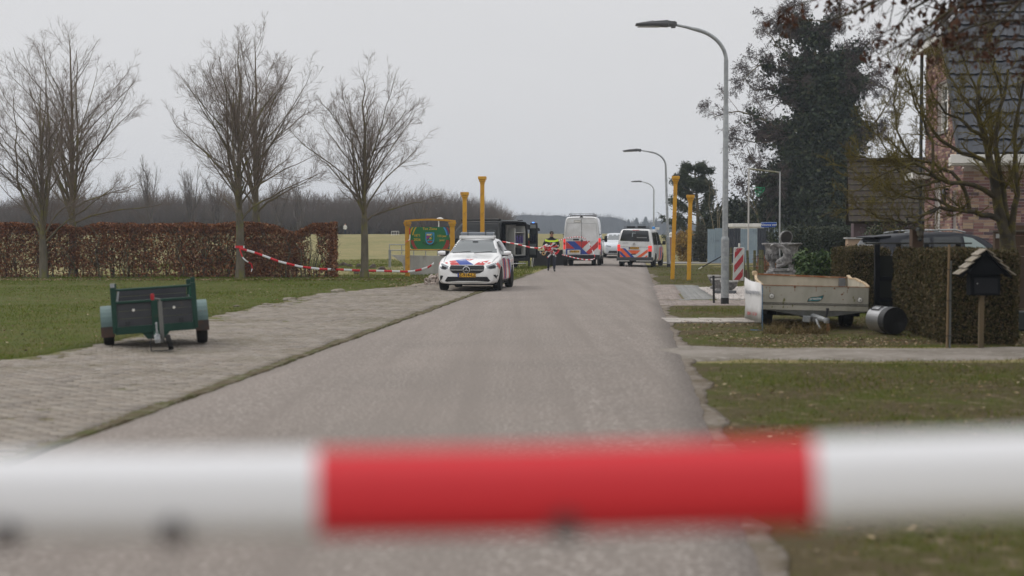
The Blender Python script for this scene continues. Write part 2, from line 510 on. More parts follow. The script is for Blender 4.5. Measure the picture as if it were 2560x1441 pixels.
keep = rng.random(len(bx)) > 0.012 + 0.25 * (vnoise(bx, by, 31, 0.9) > 0.80) + 0.6 * (vnoise(bx, by, 37, 0.9) > 0.42) * (bx < np.array([ap_left(y) for y in by]) + 0.15 + 0.7 * vnoise(bx, by, 38, 0.4))
bx, by, bz = bx[keep], by[keep], bz[keep]
pyv = 590 + CH * F / by; pxv = 1280 + F * bx / by
vis = (pxv > -5) & (pyv < 1160)
order = np.argsort(np.where(vis, by, 1e6))[:298]
rest = np.ones(len(bx), bool); rest[order] = False
V, Q = paver_mesh(bx[rest], by[rest], bz[rest], 0.205, 0.098, 0.05, -ROAD_YAW + 0.04, rng)
o = npmesh('brick_field', V, [Q], M_brick, bed); tag(o, kind='stuff')
pm = []
for k in range(5):
    V, Q = paver_mesh(np.zeros(1), np.zeros(1), np.zeros(1), 0.205, 0.098, 0.05, 0, rng, 0, 0.02, 0)
    t = npmesh('brick', V, [Q], M_brick); pm.append(t.data); bpy.data.objects.remove(t)
for n_, k in enumerate(order):
    o = link('brick', pm[n_ % 5], bed)
    o.location = (bx[k], by[k], bz[k] + rng.normal() * 0.003)
    o.rotation_euler = (0, 0, -ROAD_YAW + 0.04 + rng.normal() * 0.02 + (PI if n_ % 2 else 0))
# the mossy seam between the blocks and the asphalt
sm = []
M_moss = mat('moss_seam', (0.095, 0.075, 0.045), 0.95, col2=(0.070, 0.076, 0.022), vscale=3.0, vlo=0.45, vhi=0.6, col3=(0.20, 0.175, 0.14), v3scale=6, v3lo=0.5, v3hi=0.7, bump=0.02, bscale=25, spec=0.1)
def seam_w(y): return 0.004 + 0.13 * vnoise(y, 0, 44, 0.6) * vnoise(y, 0, 45, 2.2)
strip('moss', lambda y: road_l(y) - 0.13 - seam_w(y), lambda y: road_l(y) - 0.07 + seam_w(y), np.arange(7, 60, 0.08),
      lambda X, Y: 0.004 + 0.014 * vnoise(X, Y, 51, 9) * np.clip(1 - np.abs(X + 0.06 - (-4.35 + 0.0866 * Y)) / 0.22, 0, 1), M_moss, 9, wob=0.05, seed=61, kind='stuff', label='strip of moss and dirt between block paving and road')

# -------- paved drives and paths on the right
M_tile = mat('grey_concrete_tile', (0.2, 0.2, 0.19), 0.85, island=[(0.235, 0.235, 0.225), (0.27, 0.268, 0.255), (0.215, 0.215, 0.21)], bump=0.003, bscale=60, spec=0.2, vary=1)
M_pink = mat('pink_clay_paver', (0.3, 0.25, 0.22), 0.9, island=[(0.30, 0.25, 0.225), (0.34, 0.285, 0.255), (0.265, 0.225, 0.205), (0.32, 0.28, 0.25), (0.25, 0.215, 0.195)], spec=0.2, vary=1)
M_path = mat('sandy_path', (0.255, 0.228, 0.200), 0.95, col2=(0.165, 0.145, 0.118), vscale=1.1, vlo=.40, vhi=.66, col3=(0.36, 0.335, 0.305), v3scale=6, v3lo=0.54, v3hi=0.74, bump=0.01, bscale=40, spec=0.1)
M_slab = mat('pale_slab', (0.40, 0.365, 0.33), 0.9, col2=(0.30, 0.275, 0.25), vscale=3, spec=0.2)
def sheet(name, px, z, m, label, kind='structure', thick=0.05):
    P = [gnd(*p) for p in px]
    b = MB(); b.prism([(p.x, p.y, z - thick) for p in P], (0, 0, thick))
    return tag(b.build(name, m), label, kind=kind)
drive = sheet('driveway', [(1612, 711), (1736, 711), (1800, 764), (1652, 764)], -0.012, M_bed, 'paved drive of grey tiles and pink blocks beside the gravel')
P = [gnd(*p) for p in [(1690, 713), (1732, 713), (1780, 749), (1712, 749)]]
tx, ty = paver_grid(P, 0.30, 0.30, -ROAD_YAW, 0.012, rng)
M_t = [];
for k in range(3):
    V, Q = paver_mesh(np.zeros(1), np.zeros(1), np.zeros(1), 0.30, 0.30, 0.05, 0, rng, 0, 0.006, 0)
    t = npmesh('tile', V, [Q], M_tile); M_t.append(t.data); bpy.data.objects.remove(t)
for k in range(min(len(tx), 280)):
    o = link('tile', M_t[k % 3], drive); o.location = (tx[k], ty[k], 0.002 + rng.normal() * 0.002); o.rotation_euler = (0, 0, -ROAD_YAW)
Pk = [[gnd(*p) for p in q] for q in ([(1622, 712), (1684, 712), (1704, 749), (1645, 749)], [(1645, 751), (1890, 751), (1900, 763), (1660, 763)])]
vs = []
for P in Pk:
    X, Y = paver_grid(P, 0.205, 0.10, -ROAD_YAW, 0.01, rng)
    vs.append(paver_mesh(X, Y, np.full(len(X), 0.0), 0.205, 0.10, 0.05, -ROAD_YAW, rng))
V, Q = join_parts(vs)
tag(npmesh('brick_field', V, Q, M_pink, drive), kind='stuff')
def path_lo(x): return 18.62 + 0.5 * (float(vnoise(x, 0, 71, 0.7)) - 0.5) + 0.28 * (float(vnoise(x, 0, 72, 2.6)) - 0.5) - 0.25 * math.exp(-max(0, x - 2.2) ** 2 * 2)
def path_hi(x): return 20.50 + 0.5 * (float(vnoise(x, 3, 73, 0.7)) - 0.5) + 0.28 * (float(vnoise(x, 3, 74, 2.6)) - 0.5) + 0.4 * math.exp(-max(0, x - 2.2) ** 2 * 2)
px_s = np.arange(2.05, 15, 0.1); V = []
for x in px_s:
    a_, b_ = path_lo(x), path_hi(x)
    for u in np.linspace(0, 1, 12): V.append((x, a_ + (b_ - a_) * u, -0.012 + 0.014 * math.sin(PI * u) + 0.014 * (float(vnoise(x, a_ + (b_ - a_) * u, 75, 1.5)) - 0.5) - (0.02 if u in (0, 1) else 0)))
n_ = 12; jj, ii = np.meshgrid(np.arange(len(px_s) - 1), np.arange(n_ - 1), indexing='ij'); a_ = (jj * n_ + ii).ravel()
tag(npmesh('garden_path', np.array(V), [np.stack([a_, a_ + n_, a_ + n_ + 1, a_ + 1], 1)], M_path, smooth=True), 'narrow sandy footpath crossing the grass in front of the clipped hedge', kind='structure')
strip('dirt_edge', lambda y: road_r(y) - 0.25, lambda y: road_r(y) + 0.04 + 0.42 * float(vnoise(y, 1, 76, 0.5)) * float(vnoise(y, 2, 77, 1.7)), np.arange(5, 60, 0.12), lambda X, Y: -0.014 + 0.012 * vnoise(X, Y, 78, 3), mat('edge_dirt', (0.195, 0.168, 0.142), 0.95, col2=(0.12, 0.098, 0.07), vscale=2.5, col3=(0.26, 0.235, 0.205), v3scale=9, v3lo=0.52, v3hi=0.7, bump=0.015, bscale=30, spec=0.05), 8, wob=0.10, seed=79, label='bare sandy dirt worn along the road edge')
sp = thing('slab_path', 'short path of pale slabs from the road to the cream trailer', 'path', gnd(1765, 799))
del sp['category']; sp['kind'] = 'structure'
p0, p1 = gnd(1660, 800), gnd(1890, 800)
ns_ = 5
for jr in range(2):
    for k in range(ns_):
        x0 = p0.x + (p1.x - p0.x) * k / ns_; x1 = p0.x + (p1.x - p0.x) * (k + 1) / ns_ - 0.012; y0 = 26.35 + jr * 0.62
        b = MB(); b.box(x0 - sp.location.x, x1 - sp.location.x, y0 - sp.location.y, y0 + 0.608 - sp.location.y, -0.05, 0.006 + 0.005 * ((k + jr) % 2))
        b.build('slab', M_slab, sp, bevel=0.006)
gv = sheet('gravel_bed', [(1742, 718), (1872, 716), (1905, 749), (1795, 749)], -0.012, mat('gravel_base', (0.3, 0.28, 0.26), 0.95, col2=(0.2, 0.19, 0.17), vscale=20), 'bed of pale pebbles around the stone bowls')
P = [gnd(*p) for p in [(1745, 719), (1872, 717), (1902, 748), (1796, 748)]]
n = 5200
X = rng.uniform(min(p.x for p in P), max(p.x for p in P), n * 3); Y = rng.uniform(min(p.y for p in P), max(p.y for p in P), n * 3)
k = inpoly(X, Y, P); X, Y = X[k][:n], Y[k][:n]
def pebbles(X, Y, Z, s, r):
    base = np.array([[1, 0, 0], [-1, 0, 0], [0, 1, 0], [0, -1, 0], [0, 0, 0.8], [0, 0, -0.8]], float)
    fc = np.array([[0, 2, 4], [2, 1, 4], [1, 3, 4], [3, 0, 4], [2, 0, 5], [1, 2, 5], [3, 1, 5], [0, 3, 5]])
    n = len(X); V = base[None] * (s * r.uniform(0.5, 1.5, (n, 1, 3)))
    a = r.uniform(0, 6.28, n)[:, None]
    V = np.stack([V[..., 0] * np.cos(a) - V[..., 1] * np.sin(a) + X[:, None], V[..., 0] * np.sin(a) + V[..., 1] * np.cos(a) + Y[:, None], V[..., 2] + Z[:, None]], -1)
    return V.reshape(-1, 3), (np.arange(n)[:, None, None] * 6 + fc[None]).reshape(-1, 3)
M_peb = mat('pale_pebble', (0.5, 0.47, 0.44), 0.8, island=[(0.52, 0.48, 0.45), (0.42, 0.38, 0.35), (0.58, 0.55, 0.52), (0.35, 0.32, 0.30), (0.50, 0.44, 0.40)])
V, Q = pebbles(X, Y, np.full(len(X), 0.0), 0.022, rng)
tag(npmesh('gravel', V, [Q], M_peb), 'pale pebbles spread around the stone bowls', kind='stuff')

# -------- grass: blades standing on the ground
def edge_l(Y): return np.interp(Y, ap_y + [AP_END + 0.01, AP_END + 1.5], ap_x + [ap_x[-1], 99])
EXCL = [[(7.9, 82), (24, 82), (24, 86.7), (7.9, 86.7)], [gnd(*p) for p in [(1610, 709), (1736, 709), (1790, 716), (1872, 714), (1910, 766), (1652, 766)]],
        [(x_, path_lo(x_)) for x_ in np.arange(1.0, 15.2, 0.25)] + [(x_, path_hi(x_)) for x_ in np.arange(1.0, 15.2, 0.25)[::-1]], [gnd(*p) for p in [(1655, 792), (1905, 792), (1905, 807), (1662, 807)]]]
def blades(n, xr, yr, side, dens, hgt, wid, r, hn=None, lod=17.0):
    Y = r.uniform(*yr, n); X = r.uniform(*xr, n)
    k = np.abs(X) < 0.40 * Y + 0.6
    k &= (r.random(n) < np.minimum(1, (lod / Y) ** 1.4))
    X, Y = X[k], Y[k]
    if side < 0: k = (X < np.minimum(edge_l(Y), road_l(Y) - 0.12) + (vnoise(X, Y, 91, 1.1) - 0.5) * 0.9 + (vnoise(X, Y, 94, 4) - 0.5) * 0.4)
    else: k = X > road_r(Y) + 0.10 * vnoise(X, Y, 92, 0.9) + 0.14 * vnoise(X, Y, 93, 4)
    for e in EXCL: k &= ~inpoly(X + (r.random(len(X)) - .5) * .12, Y + (r.random(len(X)) - .5) * .25, e)
    X, Y = X[k], Y[k]
    k = r.random(len(X)) < dens(X, Y)
    X, Y = X[k], Y[k]; n = len(X)
    s = np.maximum(1, Y / lod) ** 0.7
    h = hgt * r.uniform(0.5, 1.4, n) * (hn(X, Y) if hn else 1); a = r.uniform(0, 2 * PI, n); wd = wid * s * r.uniform(0.6, 1.4, n)
    lean = r.normal(size=(n, 2)) * 0.7 * h[:, None]
    Z = H(X, Y) - 0.032
    c, s_ = np.cos(a) * wd, np.sin(a) * wd
    V = np.stack([np.stack([X - c, Y - s_, Z], -1), np.stack([X + c, Y + s_, Z], -1), np.stack([X + lean[:, 0], Y + lean[:, 1], Z + h], -1)], 1)
    return V.reshape(-1, 3), np.arange(n * 3).reshape(-1, 3)
M_lawn = mat('lawn_green', (.1, .1, .1), 0.8, island=[(0.090, 0.132, 0.006), (0.070, 0.112, 0.005), (0.124, 0.142, 0.014), (0.100, 0.132, 0.008), (0.150, 0.140, 0.034), (0.082, 0.124, 0.006)], spec=0.05)
M_verge = mat('verge_green', (.1, .1, .1), 0.8, island=[(0.078, 0.115, 0.006), (0.118, 0.126, 0.015), (0.058, 0.090, 0.005), (0.165, 0.135, 0.036), (0.098, 0.118, 0.008), (0.082, 0.112, 0.006)], spec=0.05)
M_dry = mat('dry_blades', (.1, .1, .1), 0.85, island=[(0.195, 0.145, 0.068), (0.14, 0.10, 0.048), (0.25, 0.19, 0.10), (0.12, 0.09, 0.034), (0.095, 0.066, 0.034)], spec=0.03)
V, Q = blades(1700000, (-20, 4), (14, 92), -1, lambda X, Y: 0.55 + 0.45 * vnoise(X, Y, 95, 0.5) - 0.5 * (vnoise(X, Y, 96, 0.35) > 0.72), 0.045, 0.0035, rng, lambda X, Y: 0.6 + 0.9 * vnoise(X, Y, 97, 0.6) + 0.8 * (Y > 50))
tag(npmesh('lawn_grass', V, [Q], M_lawn), 'short green grass of the lawn by the block paving', kind='stuff')
V, Q = blades(260000, (-20, 4), (14, 92), -1, lambda X, Y: 0.25 + 0.75 * (vnoise(X, Y, 96, 0.35) > 0.6) + 0.6 * (Y > 52), 0.05, 0.003, rng)
tag(npmesh('dry_lawn_grass', V, [Q], M_dry), 'dry straw-coloured grass mixed into the lawn', kind='stuff')
V, Q = blades(900000, (1.3, 16), (6, 75), 1, lambda X, Y: np.clip(0.15 + 1.1 * vnoise(X, Y, 101, 0.45) * (0.5 + vnoise(X, Y, 107, 1.7)), 0.1, 1) * np.clip((X - 0.75 - 0.0866 * Y) / 0.7, 0.06, 1) * np.where((Y > 20.7) & (Y < 26.5) , 0.25, 1.0), 0.045, 0.0035, rng, lambda X, Y: 0.7 + 0.7 * vnoise(X, Y, 102, 0.8))
tag(npmesh('verge_grass', V, [Q], M_verge), 'uneven green grass of the verge beside the road', kind='stuff')
V, Q = blades(380000, (1.3, 16), (6, 75), 1, lambda X, Y: np.clip(0.30 + 0.8 * (vnoise(X, Y, 103, 0.6) > 0.5) + 0.5 * (np.abs(Y - 22.5) < 2.4), 0, 1) * np.clip((X - 0.7 - 0.0866 * Y) / 0.5, 0.2, 1), 0.034, 0.0032, rng)
tag(npmesh('dry_verge_grass', V, [Q], M_dry), 'brown flattened grass scattered over the verge', kind='stuff')
# soil under the right verge
M_soil = mat('verge_soil', (0.082, 0.066, 0.038), 0.95, col2=(0.066, 0.074, 0.020), vscale=0.9, col3=(0.15, 0.12, 0.078), v3scale=5, v3lo=0.54, v3hi=0.68, bump=0.02, bscale=14, spec=0.03)
strip('verge', lambda y: road_r(y) - 0.3, lambda y: 17.0, np.arange(3, 80, 0.5), lambda X, Y: -0.024 + 0.012 * vnoise(X, Y, 111, 2.0) - 0.03 * (Y > 18.3) * (Y < 20.9), M_soil, 40, label='brown soil showing through the grass of the verge')
M_lsoil = mat('lawn_soil', (0.062, 0.078, 0.008), 0.95, col2=(0.095, 0.084, 0.028), vscale=1.2, col3=(0.065, 0.078, 0.02), v3scale=4, v3lo=0.45, v3hi=0.6, bump=0.02, bscale=14, spec=0.1)
strip('lawn', lambda y: -24.0, lambda y: min(float(edge_l(y)), road_l(y)) - 0.05, np.arange(8, 57, 0.5), lambda X, Y: -0.022 + 0.012 * vnoise(X, Y, 112, 2.0), M_lsoil, 40, label='soil of the mown lawn between block paving and brown hedge')
# fallen leaves
M_litter = mat('fallen_leaf', (.2, .15, .1), 0.85, island=[(0.25, 0.175, 0.10), (0.33, 0.25, 0.155), (0.17, 0.105, 0.06), (0.42, 0.34, 0.23), (0.20, 0.12, 0.075), (0.12, 0.08, 0.05)], spec=0.15)
def litter(n, xr, yr, f, size):
    X = rng.uniform(*xr, n); Y = rng.uniform(*yr, n); k = (rng.random(n) < f(X, Y)); X, Y = X[k], Y[k]
    C = np.stack([X, Y, H(X, Y) - 0.005 + rng.random(len(X)) * 0.02], -1)
    V, Fq = leaves(rng, C, size, 0.6); V[:, 2] = np.repeat(C[:, 2], 4) + (V[:, 2] - np.repeat(C[:, 2], 4)) * 0.35
    return V, Fq
prt = [litter(14000, (2.2, 13), (20.7, 27), lambda X, Y: np.clip(vnoise(X, Y, 121, 0.7) * 1.3 - 0.1 - (X < 0.8 + 0.0866 * Y), 0, 1) * np.where(Y < 23.6, 1, 0.5), 0.05),
       litter(14000, (1.5, 8), (7, 18.4), lambda X, Y: 0.22 * (X > 0.75 + 0.0866 * Y) * vnoise(X, Y, 122, 0.6), 0.045),
       litter(16000, (-20, -2.0), (49.0, 53.5), lambda X, Y: 0.75 * np.exp(-((Y - 52.3) / 0.9) ** 2) * (0.3 + vnoise(X, Y, 123, 0.8)), 0.09),
       litter(16000, (-20, 0), (18, 52), lambda X, Y: 0.10 * (X < np.minimum(edge_l(Y), road_l(Y))), 0.065),
       litter(2500, (-4, 0.2), (44, 56), lambda X, Y: 0.5 * (X < road_l(Y) - 0.6), 0.08),
       litter(700, (-3.2, 2.5), (9, 40), lambda X, Y: 0.10 + 0 * X, 0.05)]
V, Q = join_parts(prt)
Q = [q_ for q_ in Q]
tag(npmesh('fallen_leaves', V, Q, M_litter), 'small brown fallen leaves lying on grass and paving', kind='stuff')

def stone_mesh(r, s, mats, name='stone', seed=0, sub=2, flat=0.7, parent=None):
    b = bmesh.new(); bmesh.ops.create_icosphere(b, subdivisions=sub, radius=1.0)
    q = r.normal(size=(6, 3))
    for v in b.verts:
        d = np.array(v.co); k = 1 + 0.22 * sum(math.sin(float(d @ q[i]) * 2.3 + i) for i in range(6)) / 2.2
        v.co = Vector((d[0] * s[0] * k, d[1] * s[1] * k, d[2] * s[2] * k * (1 if d[2] > 0 else flat)))
    me = bpy.data.meshes.new(name); b.to_mesh(me); b.free(); me.materials.append(mats)
    return link(name, me, parent)
M_clod = mat('dry_clod', (0.27, 0.24, 0.20), 0.95, col2=(0.17, 0.15, 0.11), vscale=9, bump=0.01, bscale=40, spec=0.1)
for (px, py, s, lab) in ((727, 750, 0.17, 'flat grey clod of earth on the lawn edge, largest of the clods'), (668, 763, 0.12, 'low grey clod between the larger clod and the pale stone on the lawn edge'),
                         (590, 766, 0.075, 'small pale stone lying on the lawn behind the green trailer'), (845, 729, 0.2, 'wide low mound of grey earth on the lawn edge nearest the police car')):
    p = gnd(px, py); o = stone_mesh(rng, (s, s * 0.7, s * 0.42), M_clod, 'clod' if s > .1 else 'stone'); o.location = p + Vector((0, 0, 0.0))
    tag(o, lab, 'stone' if s < .1 else 'clod')
M_mole = mat('dark_soil', (0.055, 0.042, 0.030), 0.95, col2=(0.085, 0.065, 0.045), vscale=6)
for k, (px, py, wpx) in enumerate(((857, 658, 22), (874, 656, 16), (897, 655, 12), (931, 663, 22), (956, 661, 20), (891, 669, 14))):
    Y = 76.0 - k * 1.5; p = at(px, py, Y); o = stone_mesh(rng, (wpx * Y / F * .55, wpx * Y / F * .4, 0.20), M_mole, 'molehill', sub=2); o.location = (p.x, Y, float(H(p.x, Y)) - .02)
    tag(o, ['dark molehill nearest the end of the brown hedge', 'second dark molehill from the end of the brown hedge', 'small dark molehill just beside the lone bare tree trunk', 'broad dark molehill past the lone bare tree', 'dark molehill nearest the culvert railing', 'small low molehill closest to the sagging tape'][k], 'molehill', 'molehills on the rough field')
# rubble beside the police car
rb = thing('rubble_heap', 'heap of broken pale stones on the verge beside the white police hatchback', 'rubble', gnd(1088, 712))
M_rub = mat('rubble_stone', (0.36, 0.30, 0.26), 0.9, col2=(0.46, 0.42, 0.38), vscale=4, spec=0.2, col3=(0.22, 0.17, 0.14), v3scale=7, v3lo=0.5, v3hi=0.6)
for k in range(26):
    a, d = rng.uniform(0, 6.28), rng.random() ** 0.7 * 0.55
    o = stone_mesh(rng, tuple(rng.uniform(0.06, 0.13, 3)), M_rub, 'stone', sub=1, parent=rb)
    o.location = (d * math.cos(a), d * math.sin(a) * 0.7, max(0.02, 0.30 * (1 - d / 0.55) + rng.normal() * 0.03)); o.rotation_euler = tuple(rng.uniform(0, 6, 3))
# ------------------------------------------------------------------ haze round the whole scene
hz = MB(); hz.box(-950, 950, -30, 1550, -2.5, 34)
M_haze = bpy.data.materials.new('haze_air'); M_haze.use_nodes = True
hn_ = M_haze.node_tree; hn_.nodes.clear()
pv = hn_.nodes.new('ShaderNodeVolumePrincipled'); ho = hn_.nodes.new('ShaderNodeOutputMaterial')
pv.inputs['Color'].default_value = (0.80, 0.89, 1.0, 1); pv.inputs['Density'].default_value = 0.00050
hn_.links.new(pv.outputs[0], ho.inputs['Volume'])
haze = tag(hz.build('haze', M_haze), 'thin pale winter haze over the fields', kind='stuff')

# ------------------------------------------------------------------ brick house
M_brk = mat('house_brick', (.3, .2, .15), 0.9, island=[(0.235, 0.125, 0.115), (0.175, 0.095, 0.092), (0.300, 0.190, 0.150), (0.400, 0.290, 0.205), (0.200, 0.110, 0.112), (0.260, 0.155, 0.135), (0.120, 0.085, 0.092), (0.345, 0.235, 0.180)],
            bump=0.004, bscale=60, spec=0.2, vary=1)
M_mort = mat('mortar', (0.52, 0.46, 0.435), 0.95, col2=(0.45, 0.395, 0.375), vscale=5, spec=0.1)
M_white = mat('white_paint', (0.74, 0.72, 0.68), 0.45, col2=(0.66, 0.64, 0.60), vscale=2)
M_glass = mat('window_glass', (0.035, 0.045, 0.05), 0.06, spec=0.6)
M_tile_ = mat('dark_glazed_tile', (0.028, 0.033, 0.045), 0.30, col2=(0.040, 0.045, 0.058), vscale=1.5, spec=0.5)
HC = Vector((9.5, 30.0, 0))
house = thing('brick_house', 'brick house with dark glazed tile roof and white eaves behind the garden tree', 'house', (11.72, 37.0, -0.37), -ROAD_YAW)
house.scale = (1.2333,) * 3          # large-format bricks and tiles
W = MB(); W.prism([(0.012, 0.012, 0), (9, 0.012, 0), (9, 0.012, 3.05), (0.012, 0.012, 3.05)], (0, 0.24, 0))
front = W.build('front_wall', M_mort, house)
# side wall with two window openings (local y along the wall)
sw = MB()
SWI = [(0.62, 1.02, 0.35, 2.55), (2.25, 2.95, 0.35, 2.95), (1.55, 2.75, 3.95, 5.05)]
def wall_with_holes(mb, y0, y1, z0, z1, holes, x, th):
    ysl = sorted({y0, y1, *[h[0] for h in holes], *[h[1] for h in holes]}); zsl = sorted({z0, z1, *[h[2] for h in holes], *[h[3] for h in holes]})
    ysl = sorted(set(ysl) | {round(v, 3) for v in np.arange(0.35, 2.0, 0.1)})
    for a, b in zip(ysl, ysl[1:]):
        lim = 3.12 + (a + 0.34) * 1.592 - 0.40
        for c, d in zip(zsl, zsl[1:]):
            d = min(d, lim)
            if d > c and not any(h[0] <= (a + b) / 2 <= h[1] and h[2] <= (c + d) / 2 <= h[3] for h in holes): mb.box(x, x + th, a, b, c, d)
wall_with_holes(sw, 0.255, 4.0, 0, 5.9, SWI, 0.012, 0.22)
sw.prism([(0.012, 0.012, 0), (0.012, 0.255, 0), (0.012, 0.255, 3.15), (0.012, 0.012, 3.05)], (0.0, 0, 0)) if False else None
side = sw.build('side_wall', M_mort, house)
BL, BW, BH, J = 0.205, 0.10, 0.053, 0.011
r = np.random.default_rng(151)
fr_pos, fr_half, sd = [], [], []
rows = int(3.0 / (BH + J))
for k in range(rows):
    z = 0.02 + k * (BH + J)
    x = 0.002 - (0 if k % 2 else 0.108); 
    while x < 3.6:
        hb = r.random() < 0.16
        L = 0.098 if hb else BL
        a, b = max(0.0, x), x + L
        if b > 0.03: fr_pos.append(((a + b) / 2, z + BH / 2, b - a))
        x += L + J
vis = []
for (x, z, L) in fr_pos:
    p = house.matrix_world if False else None
    wx = HC.x + x * math.cos(ROAD_YAW); wy = HC.y - x * math.sin(ROAD_YAW)
    px = 1280 + F * wx / wy; py = 590 + F * (CH - z) / wy
    vis.append(2400 < px < 2575 and py < 640)
BM = []
for k in range(4):
    b = MB(); b.cbox((0, 0, 0), (BL, 0.03, BH)); BM.append(b.build('brick', M_brk, None, bevel=0)); 
bm_me = [o.data for o in BM]
for o in BM: bpy.data.objects.remove(o)
cnt = 0; rest = MB()
for (x, z, L), v in zip(fr_pos, vis):
    if v and cnt < 296:
        o = link('brick', bm_me[cnt % 4], front); o.location = (x, 0.008 + r.normal() * 0.0012, z); o.scale = (L / BL, 1, 1); cnt += 1
    else: rest.cbox((x, 0.008 + r.normal() * 0.001, z), (L, 0.03, BH))
tag(rest.build('brick_field', M_brk, front), kind='stuff')
sdm = MB()
for k in range(int(5.9 / (BH + J))):
    z = 0.02 + k * (BH + J); y = 0.03 - (0.0 if k % 2 else 0.108)
    while y < 4.0:
        L = 0.098 if r.random() < 0.16 else BL
        a, b = max(y, 0.03), min(y + L, 3.99); zc = z + BH / 2
        yc = (a + b) / 2
        hit = [h for h in SWI if h[0] - 0.001 < b and a < h[1] + 0.001 and h[2] - 0.02 < zc < h[3] + 0.02]
        lim = 2.98 + (a + 0.0) * 1.592
        for h in hit:
            if a < h[0]: b = min(b, h[0])
            elif b > h[1]: a = max(a, h[1])
            else: b = a
        if b - a > 0.02 and zc < min(5.85, lim + 0.0): sdm.cbox((0.008, (a + b) / 2, zc), (0.03, b - a, BH))
        y += L + J
tag(sdm.build('brick_field', M_brk, side), kind='stuff')
# windows in the side wall
for (a, b, c, d) in SWI:
    f = MB()
    fw = 0.075
    for (y0, y1, z0, z1) in ((a, a + fw, c, d), (b - fw, b, c, d), (a + fw, b - fw, d - fw, d), (a + fw, b - fw, c, c + fw)): f.box(0.10, 0.20, y0, y1, z0, z1)
    if b - a > 0.6:
        m_ = (a + b) / 2; f.box(0.11, 0.19, m_ - 0.05, m_ + 0.05, c + fw, d - fw)
        f.box(0.115, 0.185, a + fw, m_ - 0.05, c + (d - c) * 0.62, c + (d - c) * 0.66); f.box(0.115, 0.185, m_ + 0.05, b - fw, c + (d - c) * 0.62, c + (d - c) * 0.66)
    wf = f.build('window', M_white, house, bevel=0.006)
    g = MB(); g.box(0.165, 0.175, a + fw * .5, b - fw * .5, c + fw * .5, d - fw * .5); g.build('pane', M_glass, wf)
    s = MB(); s.box(-0.05, 0.10, a - 0.03, b + 0.03, c - 0.07, c - 0.002); s.build('sill', mat('stone_sill', (0.2, 0.19, 0.18), 0.8), wf)
# eaves of the front slope
ev = MB(); ev.box(-0.32, 9, -0.36, -0.02, 3.06, 3.24); ev.box(-0.36, 9, -0.42, -0.362, 3.10, 3.285); e_ = ev.build('eaves', M_white, house, bevel=0.01)
# front slope of tiles: rises and leans back
slope = Vector((0, 1.52, 2.42)).normalized(); up_n = Vector((0, -slope.z, slope.y))
o0 = Vector((-0.16, -0.34, 3.30))
rf = MB(); LEN = 8.2
hipx = 0.0
pts = [o0 + Vector((0.02, 0, 0)), o0 + Vector((9.1, 0, 0)), o0 + Vector((9.1, 0, 0)) + slope * LEN, o0 + Vector((3.2, 0, 0)) + slope * LEN, o0 + Vector((0.02, 0, 0)) + slope * 3.3]
rf.prism([p - up_n * 0.02 for p in pts], -up_n * 0.14)
roof = rf.build('roof', M_mort if False else mat('roof_board', (0.05, 0.05, 0.055), 0.8), house)
TW, TH = 0.30, 0.345
tb = MB()                                  # one double-roll tile
nx_ = 8; row = []
for e in (0, 1):
    for k in range(nx_ + 1):
        u = k / nx_; hgt = 0.035 * (0.5 + 0.5 * math.cos(2 * PI * (u - 0.18))) ** 2
        row.append((u * TW, e, hgt))
T_ = []
for (x, e, hh) in row: T_.append(Vector((x, 0, 0)) + slope * (e * (TH + 0.05)) + up_n * (hh + 0.042 * (1 - e) + 0.004))
T2 = [p - up_n * 0.016 for p in T_]
n_ = nx_ + 1
fs = [(k, k + 1, n_ + k + 1, n_ + k) for k in range(nx_)] + [(2 * n_ + k, 3 * n_ + k, 3 * n_ + k + 1, 2 * n_ + k + 1) for k in range(nx_)] + [(k, 2 * n_ + k, 2 * n_ + k + 1, k + 1) for k in range(nx_)] + [(0, n_, 3 * n_, 2 * n_), (nx_, 2 * n_ + nx_, 3 * n_ + nx_, n_ + nx_)]
tb.add(T_ + T2, fs); tob = tb.build('tile', M_tile_, roof, smooth=True); tme = tob.data; bpy.data.objects.remove(tob)
cnt = 0
for k in range(22):
    for c in range(12):
        x = c * TW
        if k * TH > 3.2 and x < (k * TH - 3.2) * (3.2 / (LEN - 3.3)): continue
        p = o0 + Vector((x, 0, 0)) + slope * (k * TH)
        if cnt < 298 and not (k > 17 and c > 9):
            o = link('tile', tme, roof); o.location = p + up_n * r.normal() * 0.002; o.rotation_euler = (0, 0, r.normal() * 0.004); cnt += 1
# white verge board down the left edge of the slope, and the high eaves along the side wall
vb = MB(); a = o0 + Vector((-0.05, 0, -0.10)); vb.prism([a, a + Vector((0, 0, 0.20)), a + Vector((0, 0, 0.20)) + slope * 3.1, a + slope * 3.1], (0.045, 0, 0))
vb.build('verge_board', mat('dark_verge', (0.03, 0.033, 0.04), 0.5), house)
he = MB(); he.box(-0.20, 0.10, 1.75, 4.15, 5.905, 6.02); he.box(-0.25, -0.202, 1.75, 4.2, 5.90, 6.12); he.build('high_eaves', M_white, house, bevel=0.01)
sr_ = MB(); sr_.prism([(-0.30, 1.72, 6.08), (-0.30, 4.3, 6.08), (3.3, 4.3, 9.6), (3.3, 3.0, 9.6)], (0.0, 0.0, 0.12)); sr_.build('side_roof', M_tile_, house)
bk = MB(); bk.prism([(0.3, 4.0, 0), (9, 4.0, 0), (9, 4.0, 6), (0.3, 4.0, 6)], (0, 0.1, 0)); bk.build('back_wall', M_mort, house)
dp_ = MB(); dp_.tube([(-0.08, 4.12, 0), (-0.08, 4.12, 5.9)], 0.04, 8); dp_.build('downpipe', mat('dark_zinc', (0.05, 0.052, 0.055), 0.5, metal=.6), house)
